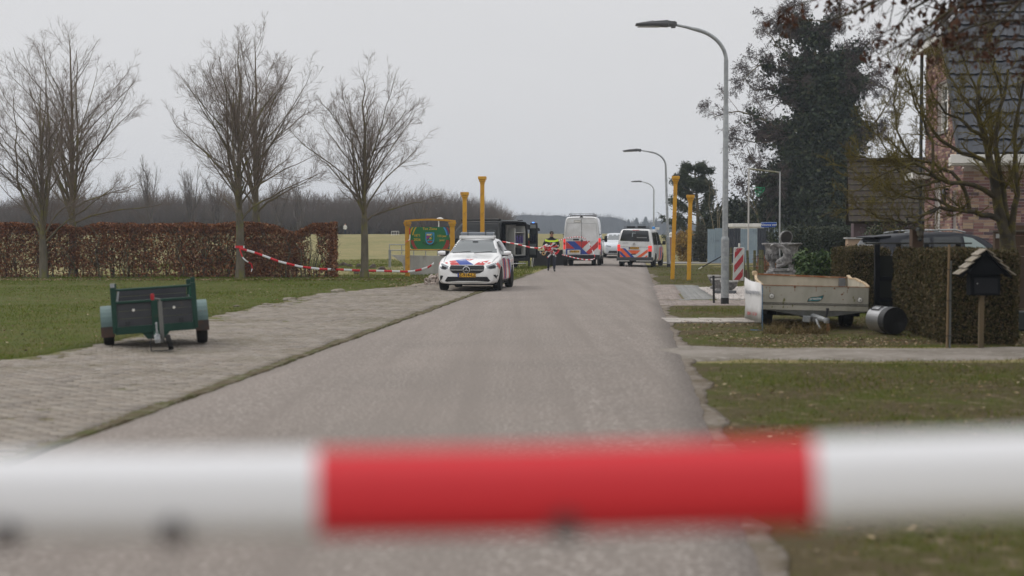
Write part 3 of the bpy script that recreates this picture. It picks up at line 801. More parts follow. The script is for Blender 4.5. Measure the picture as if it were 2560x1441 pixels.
wl = MB(); wl.cbox((-0.08, 1.35, 2.62), (0.10, 0.10, 0.05)); wl.lathe([(0.09, 2.30), (0.05, 2.33), (0.055, 2.5), (0.10, 2.52), (0.03, 2.60)], 10, Matrix.Translation((-0.12, 1.35, 0))); wl.build('wall_lamp', mat('black_metal', (0.012, 0.012, 0.013), 0.4), house)
# low white canopy on the far side
cn_ = MB(); cn_.box(-0.42, -0.01, 3.3, 4.3, 2.92, 3.08); cn_.build('canopy', M_white, house, bevel=0.01)

# ------------------------------------------------------------------ barn roof behind
bn = thing('barn', 'old barn with a brown tiled roof half hidden behind the ivy tree and garden tree', 'barn', (at(2258, 600, 56).x, 56.0, 0), -0.20)
M_btile = mat('old_brown_tile', (0.062, 0.050, 0.043), 0.95, col2=(0.045, 0.038, 0.034), vscale=1.4, col3=(0.075, 0.068, 0.042), v3scale=3, v3lo=0.55, v3hi=0.65, spec=0.1)
b = MB(); b.box(-1.9, 3.2, 0, 3.2, 0, 2.3); b.build('wall', M_brk, bn)
ra, rb2 = Vector((0, -0.35, 2.15)), Vector((0, 1.75, 4.62)); sl_ = (rb2 - ra); slen = sl_.length; sl_.normalize(); un = Vector((0, -sl_.z, sl_.y))
b = MB(); b.prism([ra + Vector((-2.1, 0, 0)), ra + Vector((3.3, 0, 0)), rb2 + Vector((3.3, 0, 0)), rb2 + Vector((-2.1, 0, 0))], -un * 0.1); 
b.prism([Vector((-2.1, 3.85, 2.15)), Vector((3.3, 3.85, 2.15)), rb2 + Vector((3.3, 0, 0)), rb2 + Vector((-2.1, 0, 0))], (0, 0, -0.1)); brf = b.build('roof', M_btile, bn)
b = MB(); b.cbox((0, 0, 0), (0.24, 0.36, 0.025)); tt = b.build('tile', M_btile, brf); tme2 = tt.data; bpy.data.objects.remove(tt)
ang = math.atan2(sl_.z, sl_.y)
for k in range(10):
    for c in range(22):
        o = link('tile', tme2, brf); o.location = ra + Vector((-1.98 + c * 0.245, 0, 0)) + sl_ * (0.15 + k * 0.325) + un * (0.035 + r.normal() * 0.004); o.rotation_euler = (ang - 0.10, 0, r.normal() * 0.01)
b = MB(); b.tube([rb2 + Vector((-2.12, 0, 0.03)), rb2 + Vector((3.32, 0, 0.03))], 0.11, 8); b.build('ridge', M_btile, brf)

# ------------------------------------------------------------------ striped corrugated fence
M_blue = mat('pale_blue_sheet', (0.225, 0.285, 0.335), 0.6, col2=(0.265, 0.325, 0.37), vscale=1.2, col3=(0.16, 0.19, 0.21), v3scale=2, v3lo=0.58, v3hi=0.72, spec=0.3)
M_navy = mat('dark_navy_sheet', (0.028, 0.032, 0.045), 0.6, col2=(0.04, 0.045, 0.055), vscale=2, spec=0.3)
cf = thing('corrugated_fence', 'corrugated metal fence striped pale blue and dark navy behind the street sign', 'fence', at(1768, 659, 83) * 1.0)
cf.location.z = 0
def sheet_corr(x0, x1, z0, z1, m, bend=0.0, y0=0.0):
    n = int((x1 - x0) / 0.03); V = []; 
    for k in range(n + 1):
        x = x0 + (x1 - x0) * k / n; y = 0.014 * math.cos(2 * PI * x / 0.12) + y0 + bend * math.sin(PI * (x - x0) / (x1 - x0))
        for t_ in (0, 0.008): V += [(x, y + t_, z0), (x, y + t_, z1)]
    fs = []
    for k in range(n): a = k * 4; fs += [(a, a + 4, a + 5, a + 1), (a + 2, a + 3, a + 7, a + 6), (a + 1, a + 5, a + 7, a + 3)]
    b = MB(); b.add(V, fs); return b.build('sheet', m, cf)
fx = lambda px: (px - 1768) * 83 / F
for k, (a, b_, m) in enumerate(((1768, 1786, M_blue), (1786, 1806, M_blue), (1806, 1819, M_blue), (1819, 1835, M_navy), (1835, 1851, M_navy), (1851, 1872, M_blue), (1872, 1893, M_blue), (1893, 1914, M_navy), (1914, 1934, M_navy), (1934, 1947, M_blue), (1947, 1960, M_blue))):
    sheet_corr(fx(a) + 0.002, fx(b_) - 0.002, 0.02, (2.03 + 0.02 * math.sin(k * 2.1)) - (0.04 if k == 0 else 0), m, 0.03 * math.sin(k * 1.7), -0.10 if k == 0 else 0.004 * (k % 2))
b = MB()
for z in (0.4, 1.6): b.box(0, fx(1960), 0.06, 0.10, z, z + 0.07)
b.build('rail', M_limb, cf)
sh = thing('white_shed', 'low white shed roof showing over the striped corrugated fence', 'shed', (at(1872, 600, 90).x, 90, 0))
b = MB(); b.box(-0.95, 0.95, 0, 2.0, 0, 2.15); b.build('wall', M_white, sh); b = MB(); b.box(-1.05, 1.05, -0.1, 2.1, 2.153, 2.38); b.build('roof', M_white, sh, bevel=0.02)

# ------------------------------------------------------------------ street lamps
M_galv = mat('galvanised_steel', (0.30, 0.315, 0.325), 0.5, metal=0.35, col2=(0.37, 0.385, 0.39), vscale=14, col3=(0.23, 0.24, 0.25), v3scale=4, v3lo=0.5, v3hi=0.7, spec=0.4)
M_lampg = mat('grey_luminaire', (0.085, 0.085, 0.09), 0.45, spec=0.4)
M_blk = mat('black_band', (0.014, 0.014, 0.015), 0.6)
M_lens = mat('lamp_lens', (0.42, 0.44, 0.45), 0.15, spec=0.6)
def street_lamp(label, base, hgt, arm, seed, lean=0.0, rz=0.0, group='street lamps along the road'):
    t = thing('street_lamp', label, 'lamp', base, rz, group)
    t.rotation_euler = (0, lean, rz)
    b = MB(); b.lathe([(0.096, -0.1), (0.096, 0.0), (0.096, 0.145)], 20); b.build('foot_band', M_blk, t, smooth=True)
    b = MB(); b.lathe([(0.094, 0.145), (0.094, 1.49), (0.092, 1.53), (0.070, 1.58), (0.069, 1.60), (0.062, 4.62), (0.055, 4.64)], 20); b.build('pole', M_galv, t, smooth=True)
    pts = [(0, 0, 4.6)]; top = hgt - 0.1
    bend = 0.95
    for k in range(13):
        a = k / 12 * R_(74); pts.append((-(bend - bend * math.cos(a)) , 0, top - 0.85 + bend * 0.80 * math.sin(a)))
    e = pts[-1]; pts += [(e[0] - (arm - abs(e[0])) * 0.5, 0, e[2] + (top - e[2]) * 0.55), (-arm, 0, top)]
    b = MB(); b.tube(pts, [0.052] * 2 + [0.045] * (len(pts) - 4) + [0.032, 0.03], 12); b.build('arm', M_galv, t, smooth=True)
    b = MB()
    sec = [(-arm + 0.06, 0.05, 0.05, 0.045), (-arm - 0.12, 0.09, 0.075, 0.055), (-arm - 0.16, 0.13, 0.085, 0.06), (-arm - 0.50, 0.15, 0.060, 0.05), (-arm - 0.78, 0.14, 0.028, 0.045), (-arm - 0.90, 0.12, 0.012, 0.03)]
    V = []; 
    for (x, hw, hu, hd) in sec:
        for (yy, zz) in ((-hw, 0), (-hw * .8, hu), (hw * .8, hu), (hw, 0), (hw * .9, -hd), (-hw * .9, -hd)): V.append((x, yy, top + zz + 0.01))
    fs = [(k * 6 + j, k * 6 + (j + 1) % 6, (k + 1) * 6 + (j + 1) % 6, (k + 1) * 6 + j) for k in range(len(sec) - 1) for j in range(6)] + [(5, 4, 3, 2, 1, 0), tuple(range(30, 36))]
    b.add(V, fs)
    for k in range(5): b.box(-arm - 0.52 - k * 0.065, -arm - 0.50 - k * 0.065, -0.10, 0.10, top + 0.03 - k * 0.006, top + 0.092 - k * 0.011)
    b.cbox((-arm - 0.02, 0, top + 0.0), (0.10, 0.13, 0.15))
    hd_ = b.build('lamp_head', M_lampg, t, bevel=0.006)
    b = MB(); b.box(-arm - 0.85, -arm - 0.35, -0.10, 0.10, top - 0.055, top - 0.041); b.build('lens', M_lens, hd_)
    return t
LB = gnd(1812, 760)
street_lamp('tall galvanised street lamp standing nearest, beside the stone bowls', LB, CH + 535 * LB.y / F, 1.22, 1)
LB2 = gnd(1672, 667); l2 = street_lamp('second galvanised street lamp, just behind the taller yellow post, leaning slightly', LB2, CH + 220 * LB2.y / F, 1.3, 2, lean=-0.035)
LB3 = (at(1634, 648, 128).x, 128.0, float(H(at(1634, 648, 128).x, 128))); street_lamp('farthest galvanised street lamp, thin pole rising over the police minibus roof', LB3, CH + 138 * 128 / F - LB3[2], 1.15, 3)
P4_ = at(1097, 600, 92); fl = thing('park_lamp', 'small white lamp post showing above the yellow village sign', 'lamp', (P4_.x, 92, float(H(P4_.x, 92))))
b = MB(); b.tube([(0, 0, 0), (0, 0, 2.55)], 0.035, 8); b.build('pole', M_white, fl); b = MB(); b.lathe([(0.05, 2.5), (0.22, 2.58), (0.20, 2.68), (0.05, 2.72)], 12, Matrix.Translation((0.08, 0, 0))); b.build('lamp_head', M_white, fl, smooth=True)

# ------------------------------------------------------------------ yellow posts and the village sign
M_yel = mat('ochre_yellow_paint', (0.62, 0.325, 0.018), 0.55, col2=(0.54, 0.265, 0.018), vscale=2.5, col3=(0.36, 0.19, 0.035), v3scale=5, v3lo=0.58, v3hi=0.7)
def yellow_post(label, px, top, basep, Y, lean=0.0):
    X = at(px, basep, Y).x; h = CH + (590 - top) / F * Y
    t = thing('yellow_post', label, 'post', (X, Y, -0.03), ROAD_YAW * 0 - 0.09, 'yellow posts framing the road')
    t.rotation_euler = (0, lean, -0.09)
    b = MB(); b.box(-0.072, 0.072, -0.072, 0.072, 0, h - 0.28); b.build('shaft', M_yel, t, bevel=0.008)
    b = MB(); b.box(-0.085, 0.085, -0.085, 0.085, h - 0.278, h - 0.20); b.box(-0.115, 0.115, -0.115, 0.115, h - 0.197, h - 0.12); b.box(-0.145, 0.145, -0.145, 0.145, h - 0.117, h + 0.0); b.build('capital', M_yel, t, bevel=0.012)
    return t
yellow_post('taller yellow post standing right behind the roof of the police hatchback', 1206, 440, 700, 52.5)
yellow_post('shorter yellow post next to the taller one behind the police hatchback', 1162, 479, 700, 51.8, 0.0)
yellow_post('taller yellow post in the grass beside the police minibus', 1681, 439, 697, 53.0, 0.028)
yellow_post('shorter yellow post in front of the golden shrub and wheelie bin', 1722, 486, 700, 52.0, 0.015)

VS = thing('village_sign', 'green village sign with coat of arms in a yellow frame', 'sign', (at(1076, 690, 56.5).x, 56.5, -0.03), 0.0)
def vx(px): return (px - 1076) * 56.5 / F
def vz(py): return CH + 0.03 + (590 - py) * 56.5 / F
for px in (1019, 1131):
    b = MB(); b.box(vx(px) - 0.09, vx(px) + 0.09, -0.09, 0.09, 0, vz(566)); b.box(vx(px) - 0.125, vx(px) + 0.125, -0.12, 0.12, vz(566) + .003, vz(561)); b.box(vx(px) - 0.15, vx(px) + 0.15, -0.14, 0.14, vz(561) + .003, vz(556))
    b.build('post', M_yel, VS, bevel=0.01)
b = MB(); n = 16; V = []
for k in range(n + 1):
    u = k / n; x = vx(1012) + (vx(1139) - vx(1012)) * u; z = vz(556) + 0.003 + 0.06 * math.sin(PI * u)
    V += [(x, -0.10, z), (x, 0.10, z), (x, 0.10, z + 0.075), (x, -0.10, z + 0.075)]
b.add(V, [(k * 4 + j, k * 4 + (j + 1) % 4, k * 4 + 4 + (j + 1) % 4, k * 4 + 4 + j) for k in range(n) for j in range(4)] + [(3, 2, 1, 0), tuple(range(n * 4, n * 4 + 4))])
b.build('top_beam', M_yel, VS, bevel=0.006)
b = MB(); b.box(vx(1025) - 0.0, vx(1125), -0.05, 0.05, vz(626), vz(623.5)); b.build('bottom_rail', M_yel, VS)
M_gb = mat('sign_green', (0.012, 0.155, 0.048), 0.4); M_rd = mat('sign_red', (0.36, 0.035, 0.03), 0.45); M_bl = mat('sign_blue', (0.05, 0.30, 0.62), 0.45); M_db = mat('sign_navy', (0.05, 0.09, 0.26), 0.45)
M_ye = mat('sign_yellow', (0.62, 0.42, 0.02), 0.45); M_pu = mat('sign_purple', (0.30, 0.03, 0.22), 0.45); M_dk = mat('sign_black', (0.02, 0.03, 0.02), 0.5); M_wt = mat('sign_white', (0.7, 0.7, 0.68), 0.45)
bx0, bx1, bz0, bz1 = vx(1025) + .015, vx(1125) - .015, vz(623.2), vz(568)
cxs, czs, hwS, hhS = (bx0 + bx1) / 2, (bz0 + bz1) / 2, (bx1 - bx0) / 2, (bz1 - bz0) / 2
def plate(pts, y, m, name, parent, th=0.004):
    b = MB(); b.prism([(x, y, z) for x, z in pts], (0, -th, 0)); return b.build(name, m, parent)
def clipx(pts): return [(min(max(x, bx0), bx1), z) for x, z in pts]
rr_ = 0.10
rect = []
for (sx_, sz_, a0) in ((1, 1, 0), (-1, 1, 90), (-1, -1, 180), (1, -1, 270)):
    for k in range(5): a = R_(a0 + k * 22.5); rect.append((cxs + sx_ * (hwS - rr_) + rr_ * math.cos(a), czs + sz_ * (hhS - rr_) + rr_ * math.sin(a)))
board = plate(rect, 0.02, M_gb, 'board', VS, 0.03)
b_y = -0.0125
def ring(cx, cz, r0, r1, a0, a1, m, name, y, sx=1.0):
    n = 18; P = [(cx + sx * r1 * math.cos(R_(a0 + (a1 - a0) * k / n)), cz + r1 * math.sin(R_(a0 + (a1 - a0) * k / n))) for k in range(n + 1)]
    P2 = [(cx + sx * r0 * math.cos(R_(a0 + (a1 - a0) * k / n)), cz + r0 * math.sin(R_(a0 + (a1 - a0) * k / n))) for k in range(n + 1)]
    bb = MB(); V = [(min(max(x, bx0 + .012), bx1 - .012), y, min(max(z, bz0 + .012), bz1 - .012)) for x, z in P + P2]
    bb.add(V, [(k, k + 1, n + 2 + k, n + 1 + k) for k in range(n)]); return bb.build(name, m, board)
for (a0, a1, cols, r0) in ((112, 172, (M_ye, M_gb, M_ye), 0.66), (188, 236, (M_rd, M_rd, M_gb), 0.66), (-52, -8, (M_rd, M_rd, M_rd), 0.66), (8, 62, (M_bl, M_db, M_rd), 0.66)):
    for k, m in enumerate(cols):
        if m is M_gb: continue
        ring(cxs, czs + 0.02, r0 + k * 0.055, r0 + 0.05 + k * 0.055, a0, a1, m, 'rainbow_band', b_y - 0.001 * k - .002)
def shield(s, dx=0.0):
    P = [(-0.165 * s, 0.21 * s), (0.165 * s, 0.21 * s)]
    for k in range(13): a = -k * PI / 12; P.append((0.165 * s * math.cos(a), -0.03 * s + 0.22 * s * math.sin(a)))
    return [(cxs + dx + x, czs + 0.0 + z) for x, z in P]
plate(shield(1.10), b_y, M_dk, 'shield_rim', board, .003); crest = plate(shield(1.05), b_y - .0035, M_bl, 'shield', board, .003); plate(shield(0.86), b_y - .007, M_gb, 'shield_field', board, .003)
def cpl(pts, m, nm, dy): plate([(cxs + x, czs + z) for x, z in pts], b_y - .010 - dy, m, nm, board, .002)
cpl([(-0.135, 0.165), (0.10, 0.165), (0.05, 0.10), (-0.135, 0.10)], M_ye, 'chief', 0); cpl([(-0.10, 0.16), (-0.05, 0.16), (-0.05, 0.125), (-0.02, 0.125), (-0.02, 0.155), (0.03, 0.155), (0.03, 0.11), (-0.10, 0.11)], M_wt, 'skyline', .0025)
cpl([(-0.135, 0.085), (0.03, 0.085), (-0.03, 0.02), (-0.135, -0.06)], M_pu, 'dexter_field', 0); cpl([(-0.10, -0.125), (0.12, 0.165), (0.145, 0.165), (-0.07, -0.125)], M_bl, 'bend', .0022)
cpl([(-0.115, -0.115), (0.115, -0.115), (0.06, -0.185), (-0.06, -0.185)], M_rd, 'base_field', 0)
cpl([(0.02 + 0.045 * math.cos(k * PI / 5), -0.01 + 0.045 * math.sin(k * PI / 5)) for k in range(10)], M_ye, 'rose', .0046)
cpl([(-0.135, -0.09), (0.135, -0.09), (0.135, -0.105), (-0.135, -0.105)], M_bl, 'fess', .0023)
def flat_text(txt, size, x, z, m, parent, y, name='lettering', bold=True, rot=0.0, align='CENTER', space=1.0):
    V, Fc = text_geo(txt, size, bold, align, space)
    c, s = math.cos(rot), math.sin(rot)
    b = MB(); b.add([(x + p[0] * c - p[1] * s, y, z + p[0] * s + p[1] * c) for p in V], Fc); return b.build(name, m, parent, fix=False)
flat_text('Tot Ziens', 0.135, cxs, bz1 - 0.075, M_ye, board, b_y - .004, space=1.05)
flat_text('1871', 0.135, cxs - 0.50 * hwS - .12, czs + 0.10, M_ye, board, b_y - .008); flat_text('2026', 0.135, cxs - 0.50 * hwS - .12, czs - 0.065, M_ye, board, b_y - .008)
flat_text('155 jaar', 0.115, cxs + 0.50 * hwS + .09, czs + 0.08, M_ye, board, b_y - .008); flat_text('jong', 0.115, cxs + 0.50 * hwS + .09, czs - 0.085, M_ye, board, b_y - .008)
wd_ = 'ZWARTEMEER'
for k, ch in enumerate(wd_):
    a = R_(-90 + (k - 4.5) * 11.0); rad = 0.34
    flat_text(ch, 0.085, cxs + rad * 1.05 * math.cos(a), czs + 0.02 + rad * 0.86 * math.sin(a), M_dk, board, b_y - .013, 'letter', True, a + PI / 2)
# railing and concrete head wall over the ditch
hw_ = thing('headwall', 'pale concrete culvert wall with a grey railing behind the village sign', 'wall', (at(980, 650, 63).x, 63, 0))
M_conc = mat('stained_concrete', (0.40, 0.395, 0.385), 0.9, col2=(0.30, 0.295, 0.285), vscale=1.5, col3=(0.20, 0.19, 0.175), v3scale=2.2, v3lo=0.55, v3hi=0.75, stretch=(1, 1, .3))
hx = lambda px: (px - 980) * 63 / F
hzv = lambda py: CH + (590 - py) * 63 / F
b = MB(); b.prism([(hx(978), 0, hzv(638)), (hx(1140), 0, hzv(641)), (hx(1140), 0, -0.5), (hx(1022), 0, -0.5), (hx(1005), 0, hzv(657))], (0, 0.25, 0)); b.build('wall', M_conc, hw_)
b = MB(); b.box(hx(971), hx(977), 0.05, 0.2, hzv(652) - .3, hzv(625)); b.build('end_post', M_galv, hw_)
for py in (612, 626):
    b = MB(); b.tube([(hx(972), 0.1, hzv(py)), (hx(1140), 0.1, hzv(py))], 0.022, 6); b.build('rail', M_galv, hw_)
for px in (973, 1004, 1034, 1064, 1094, 1124):
    b = MB(); b.tube([(hx(px), 0.1, hzv(640)), (hx(px), 0.1, hzv(612))], 0.02, 6); b.build('baluster', M_galv, hw_)
# little things far off on the field
go = thing('goal_frame', 'small white goal frame far off on the rough field', 'goal', (at(988, 586, 140).x, 140, float(H(at(988, 586, 140).x, 140))))
w_ = 9 / F * 140
b = MB()
for x in (-w_, -w_ * .33, w_ * .33, w_): b.tube([(x, 0, -0.1), (x, 0, 0.36)], 0.022, 5)
for z in (0.02, 0.36): b.tube([(-w_, 0, z), (w_, 0, z)], 0.022, 5)
b.build('frame', M_white, go)
# ------------------------------------------------------------------ trees, hedges, woods

def bare_tree(label, base, height, width, seed, trunk_h=2.6, rad=0.17, limbs=8, group='bare trees by the brown hedge', leader=2, lean=0.0, dens=1.0):
    r = np.random.default_rng(seed)
    t = thing('bare_tree', label, 'tree', base, 0, group)
    nl = leader
    # trunk, then several steep leaders from a fork
    fork = np.array([lean * 0.4, 0, trunk_h])
    tp = poly_np([(0, 0, -0.1), (0.02, 0, trunk_h * 0.5), fork], 6)
    tr = np.linspace(rad * 1.15, rad * 0.9, 6); tr[0] = rad * 1.45
    V, Q = tube_batch(tp[None], tr[None], 10)
    npmesh('trunk', V, [Q], M_bark, t, smooth=True)
    LP, LR = [], []
    NP = 10
    lead_top = []
    for k in range(nl):                                  # near-vertical leaders
        a = 2 * PI * k / nl + r.uniform(0, 1); off = width * (0.10 + 0.14 * r.random()) * (0 if k == 0 else 1)
        top = np.array([lean + off * math.cos(a), off * math.sin(a), height * (1 if k == 0 else r.uniform(0.8, 0.94))])
        mid = fork * 0.62 + top * 0.38 + np.array([off * math.cos(a) * 0.5, off * math.sin(a) * 0.5, 0])
        LP.append(poly_np([fork, mid, top], NP) + r.normal(size=(NP, 3)) * np.linspace(0, 1, NP)[:, None] * 0.05); LR.append(np.linspace(rad * (0.72 if k == 0 else 0.42), 0.009, NP))
    limbs = int(limbs * 1.7)
    for k in range(limbs):                               # arching limbs, the lower ones wide, the upper ones steep
        f = k / (limbs - 1)
        a = k * 2.4 + r.uniform(-0.4, 0.4)
        z0 = trunk_h * (0.70 + 0.30 * r.random()) + f * (height - trunk_h) * 0.45
        reach = width * 0.5 * (1.12 - 0.50 * f) * r.uniform(0.8, 1.12)
        rise = (1.3 + 2.6 * r.random()) * (0.6 + 2.2 * f) if f < 0.35 else (height - z0) * (0.42 + 0.42 * f) * r.uniform(0.85, 1.1)
        rise = min(rise, (height - z0) * 0.93)
        s = np.array([lean * z0 / height, 0, z0]); d = np.array([math.cos(a), math.sin(a) , 0])
        pts = [s, s + d * reach * 0.22 + np.array([0, 0, rise * 0.34]), s + d * reach * 0.62 + np.array([0, 0, rise * 0.66]), s + d * reach * 0.9 + np.array([0, 0, rise * 0.88]), s + d * reach + np.array([0, 0, rise])]
        p = poly_np(pts, NP); p += np.cumsum(r.normal(size=(NP, 3)) * 0.035, 0)
        p[0] = s
        LP.append(p); LR.append(np.linspace(rad * (0.30 - 0.13 * f), 0.008, NP))
    P1, R1 = np.array(LP), np.array(LR)
    for k in range(len(P1)):
        V, Q = tube_batch(P1[k:k + 1], R1[k:k + 1], 7)
        npmesh('limb', V, [Q], M_limb, t, smooth=True)
    P2, R2 = sprout(r, P1, R1, int(13 * dens), 0.12, 1.0, 0.38, 0.60, 7, 0.42, 0.09, 0.10, 0.35, 0.005, 0.6)
    P3, R3 = sprout(r, P2, R2, 7, 0.12, 1.0, 0.46, 0.62, 5, 0.5, 0.06, 0.13, 0.5, 0.0042, 0.34)
    P4, R4 = sprout(r, P3, R3, 3, 0.25, 1.0, 0.55, 0.6, 4, 0.7, 0.05, 0.14, 0.6, 0.0036, 0.2)
    V, Q = join_parts([tube_batch(P2, R2, 5), tube_batch(P3, R3, 3), tube_batch(P4, R4, 3)])
    tag(npmesh('twigs', V, Q, M_twig, t), kind='stuff')
    return t
def base_at(px, py, Y): p = at(px, py, Y); return (p.x, Y, float(H(p.x, Y)) - 0.03)
bare_tree('many-stemmed bare tree forking lowest of all, in front of the brown hedge', base_at(108, 690, 54), 7.4, 5.6, 11, 1.5, 0.15, 9, leader=4)
bare_tree('tallest bare tree, its trunk rising behind the brown hedge beside the many-stemmed tree', base_at(183, 680, 60), 10.3, 7.2, 12, 2.4, 0.17, 11, leader=4, dens=1.1)
bare_tree('bare tree in front of the brown hedge with barrier tape tied round its trunk', base_at(600, 697, 53.5), 8.9, 6.0, 13, 2.5, 0.15, 10, leader=3)
bare_tree('tall bare tree behind the brown hedge, crown mingling with the tree that carries the tape', base_at(641, 690, 59), 9.9, 5.6, 14, 3.0, 0.16, 10, leader=4)
bare_tree('bare tree standing alone between the end of the brown hedge and the yellow sign', base_at(911, 692, 55), 7.9, 5.5, 15, 2.3, 0.14, 10, leader=3)

# -------- beech hedge with brown leaves
hy = 55.3
hg = thing('beech_hedge', 'long clipped hedge of dry red-brown beech leaves behind the lawn', 'hedge', (0, hy, 0))
r = np.random.default_rng(21)
x0, x1 = at(-60, 600, hy).x, at(842, 600, hy).x
n = 150
sx = np.sort(r.uniform(x0, x1 - 0.1, n)); sy = r.normal(size=n) * 0.18
SP = np.stack([np.stack([sx + r.normal(size=n) * 0.25 * f, sy + r.normal(size=n) * 0.12 * f, np.full(n, -0.05 + 2.0 * f)], -1) for f in np.linspace(0, 1, 5)], 1)
SR = np.repeat(np.linspace(0.024, 0.008, 5)[None], n, 0) * r.uniform(0.6, 1.4, (n, 1))
P2, R2 = sprout(r, SP, SR, 9, 0.12, 0.98, 0.3, 0.8, 5, 0.5, 0.06, 0.18, 0.4, 0.004, 0.3)
P3, R3 = sprout(r, P2, R2, 3, 0.2, 1.0, 0.5, 0.7, 3, 0.6, 0.03, 0.1, 0.5, 0.003, 0.15)
V, Q = join_parts([tube_batch(SP, SR, 5), tube_batch(P2, R2, 4), tube_batch(P3, R3, 3)])
tag(npmesh('stems', V, Q, mat('hedge_stem', (0.085, 0.068, 0.055), 0.95, col2=(0.12, 0.11, 0.05), vscale=3)  , hg), kind='stuff')
def hedge_top(X): return 2.02 + 0.10 * vnoise(X, X * 0, 25, 1.2) + 0.05 * vnoise(X, X * 0, 26, 5) - 0.35 * np.exp(-((X - at(735, 600, hy).x) / 0.55) ** 2) - 0.22 * np.exp(-((X - at(200, 600, hy).x) / 0.4) ** 2)
n = 125000
X = r.uniform(x0, x1, n); tz = r.random(n); Z = tz * hedge_top(X)
ww = 0.34
Y = r.choice([-1, 1], n) * ww * np.sqrt(r.random(n))
xe = x1 - X
gap = np.clip(1 - np.abs(X - at(785, 600, hy).x) / 0.55, 0, 1)
d = 0.33 + 0.75 * vnoise(X, Z * 1.4, 27, 1.1) * (0.4 + vnoise(X, Z, 28, 2.7)) + 0.9 * (Z > hedge_top(X) - 0.28) + 0.8 * (xe < 0.28) - 0.25 * (Z < 0.35) - 0.75 * gap * (Z < hedge_top(X) - 0.4) * (Z > 0.4) + 0.3 * ((X > at(590, 600, hy).x) & (X < at(740, 600, hy).x) & (Z < 1.5))
k = r.random(n) < d * 0.64
C = np.stack([X, Y, Z], -1)[k]
V, Q = leaves(r, C, 0.088, 0.62, 0.4)
M_beech = mat('dry_beech_leaf', (.2, .1, .05), 0.75, island=[(0.235, 0.088, 0.040), (0.165, 0.064, 0.034), (0.30, 0.132, 0.064), (0.255, 0.10, 0.044), (0.37, 0.215, 0.12), (0.12, 0.05, 0.03)], spec=0.2)
tag(npmesh('foliage', V, [Q], M_beech, hg), kind='stuff')

# -------- the brown wood behind the field
M_wood = mat('winter_wood', (0.105, 0.088, 0.076), 1.0, col2=(0.080, 0.074, 0.060), vscale=0.08, col3=(0.09, 0.07, 0.06), v3scale=0.3, v3lo=0.45, v3hi=0.6, spec=0.0)
M_woodt = mat('winter_wood_twig', (.1, .1, .1), 1.0, island=[(0.175, 0.142, 0.122), (0.140, 0.122, 0.102), (0.200, 0.155, 0.135), (0.155, 0.138, 0.104), (0.18, 0.148, 0.136)], spec=0.0)
def top_px(px):
    return np.interp(px, [-200, 0, 90, 180, 330, 430, 540, 620, 700, 790, 900, 1000, 1080, 1150, 1200, 1240, 1275], [527, 527, 520, 505, 516, 516, 508, 512, 500, 506, 518, 512, 506, 510, 524, 545, 580])
def thicket(name, label, Yc, px0, px1, topf, seed, m, mt, thick, ntw, tr, tl, hf=(0.70, 0.5, 1.5), tf=0.86):
    """a wood seen as one mass: a lumpy body of undergrowth with twigs all over it"""
    r = np.random.default_rng(seed)
    n = int((px1 - px0) / 5)
    xs_ = np.linspace(px0, px1, n); X = (xs_ - 1280) / F * Yc
    top = CH + (590 - topf(xs_)) / F * Yc
    g = H(X, np.full(n, Yc)) - 0.4
    nz = 9
    u = np.linspace(0, 1, nz)
    prof_y = np.concatenate([-thick * 0.22 * (1 - u ** 3), [0.0], thick * 0.5 * (1 - u[::-1] ** 3)])
    prof_z = np.concatenate([u, [1.0], u[::-1]])
    Yg = Yc + prof_y[None] + (vnoise(X[:, None] + prof_y * 0, prof_z[None] * 6 + X[:, None] * 0, seed, 0.45) - 0.5) * thick * 0.06
    Zg = g[:, None] + (top - g)[:, None] * prof_z[None] * (hf[0] + 0.16 * vnoise(X, X * 0, seed + 1, hf[1]) + 0.06 * vnoise(X, X * 0, seed + 2, hf[2]))[:, None]
    Xg = np.repeat(X[:, None], len(prof_y), 1)
    k = len(prof_y)
    a, b_ = np.meshgrid(np.arange(n - 1), np.arange(k - 1), indexing='ij'); a = (a * k + b_).ravel()
    Q = np.stack([a, a + 1, a + k + 1, a + k], 1)
    t = npmesh(name, np.stack([Xg, Yg, Zg], -1).reshape(-1, 3), [Q], m, smooth=True)
    tag(t, label, kind='stuff')
    # twigs
    px = r.uniform(px0, px1, ntw); Xt = (px - 1280) / F * Yc
    gt = H(Xt, np.full(ntw, Yc)); tt = CH + (590 - topf(px)) / F * Yc
    f = r.random(ntw)
    yo = -thick * (0.22 + 0.25 * r.random(ntw)) * (1 - f ** 3)
    P = np.zeros((ntw, 4, 3)); P[:, 0] = np.stack([Xt, Yc + yo - 0.1, gt + (tt - gt) * f * tf], -1)
    d = np.stack([r.normal(size=ntw) * 0.33, r.normal(size=ntw) * 0.3 - 0.12, np.full(ntw, 1.0)], -1)
    L = tl * r.uniform(0.5, 1.3, ntw) * (0.8 + 0.5 * vnoise(Xt, Xt * 0, seed + 1, 0.8))
    for q_ in range(1, 4):
        d = d + r.normal(size=d.shape) * 0.16; d /= np.linalg.norm(d, axis=1, keepdims=True); P[:, q_] = P[:, q_ - 1] + d * (L / 3)[:, None]
    R = tr * r.uniform(0.5, 1.3, (ntw, 1)) * np.linspace(1, 0.35, 4)[None]
    P2, R2 = sprout(r, P, R, 3, 0.2, 0.95, 0.45, 0.55, 3, 0.6, 0.12, 0.15, 0.4, tr * 0.3)
    V, Q = join_parts([tube_batch(P, R, 3), tube_batch(P2, R2, 3)])
    tw = npmesh('branches', V, Q, mt, t); tag(tw, kind='stuff')
    return t
thicket('brown_wood', 'bare brown wood along the far edge of the rough field', 185.0, -260, 1276, top_px, 31, M_wood, M_woodt, 16, 26000, 0.026, 2.0)
M_far = mat('distant_wood', (0.050, 0.050, 0.052), 1.0, col2=(0.038, 0.040, 0.043), vscale=0.05, spec=0.0)
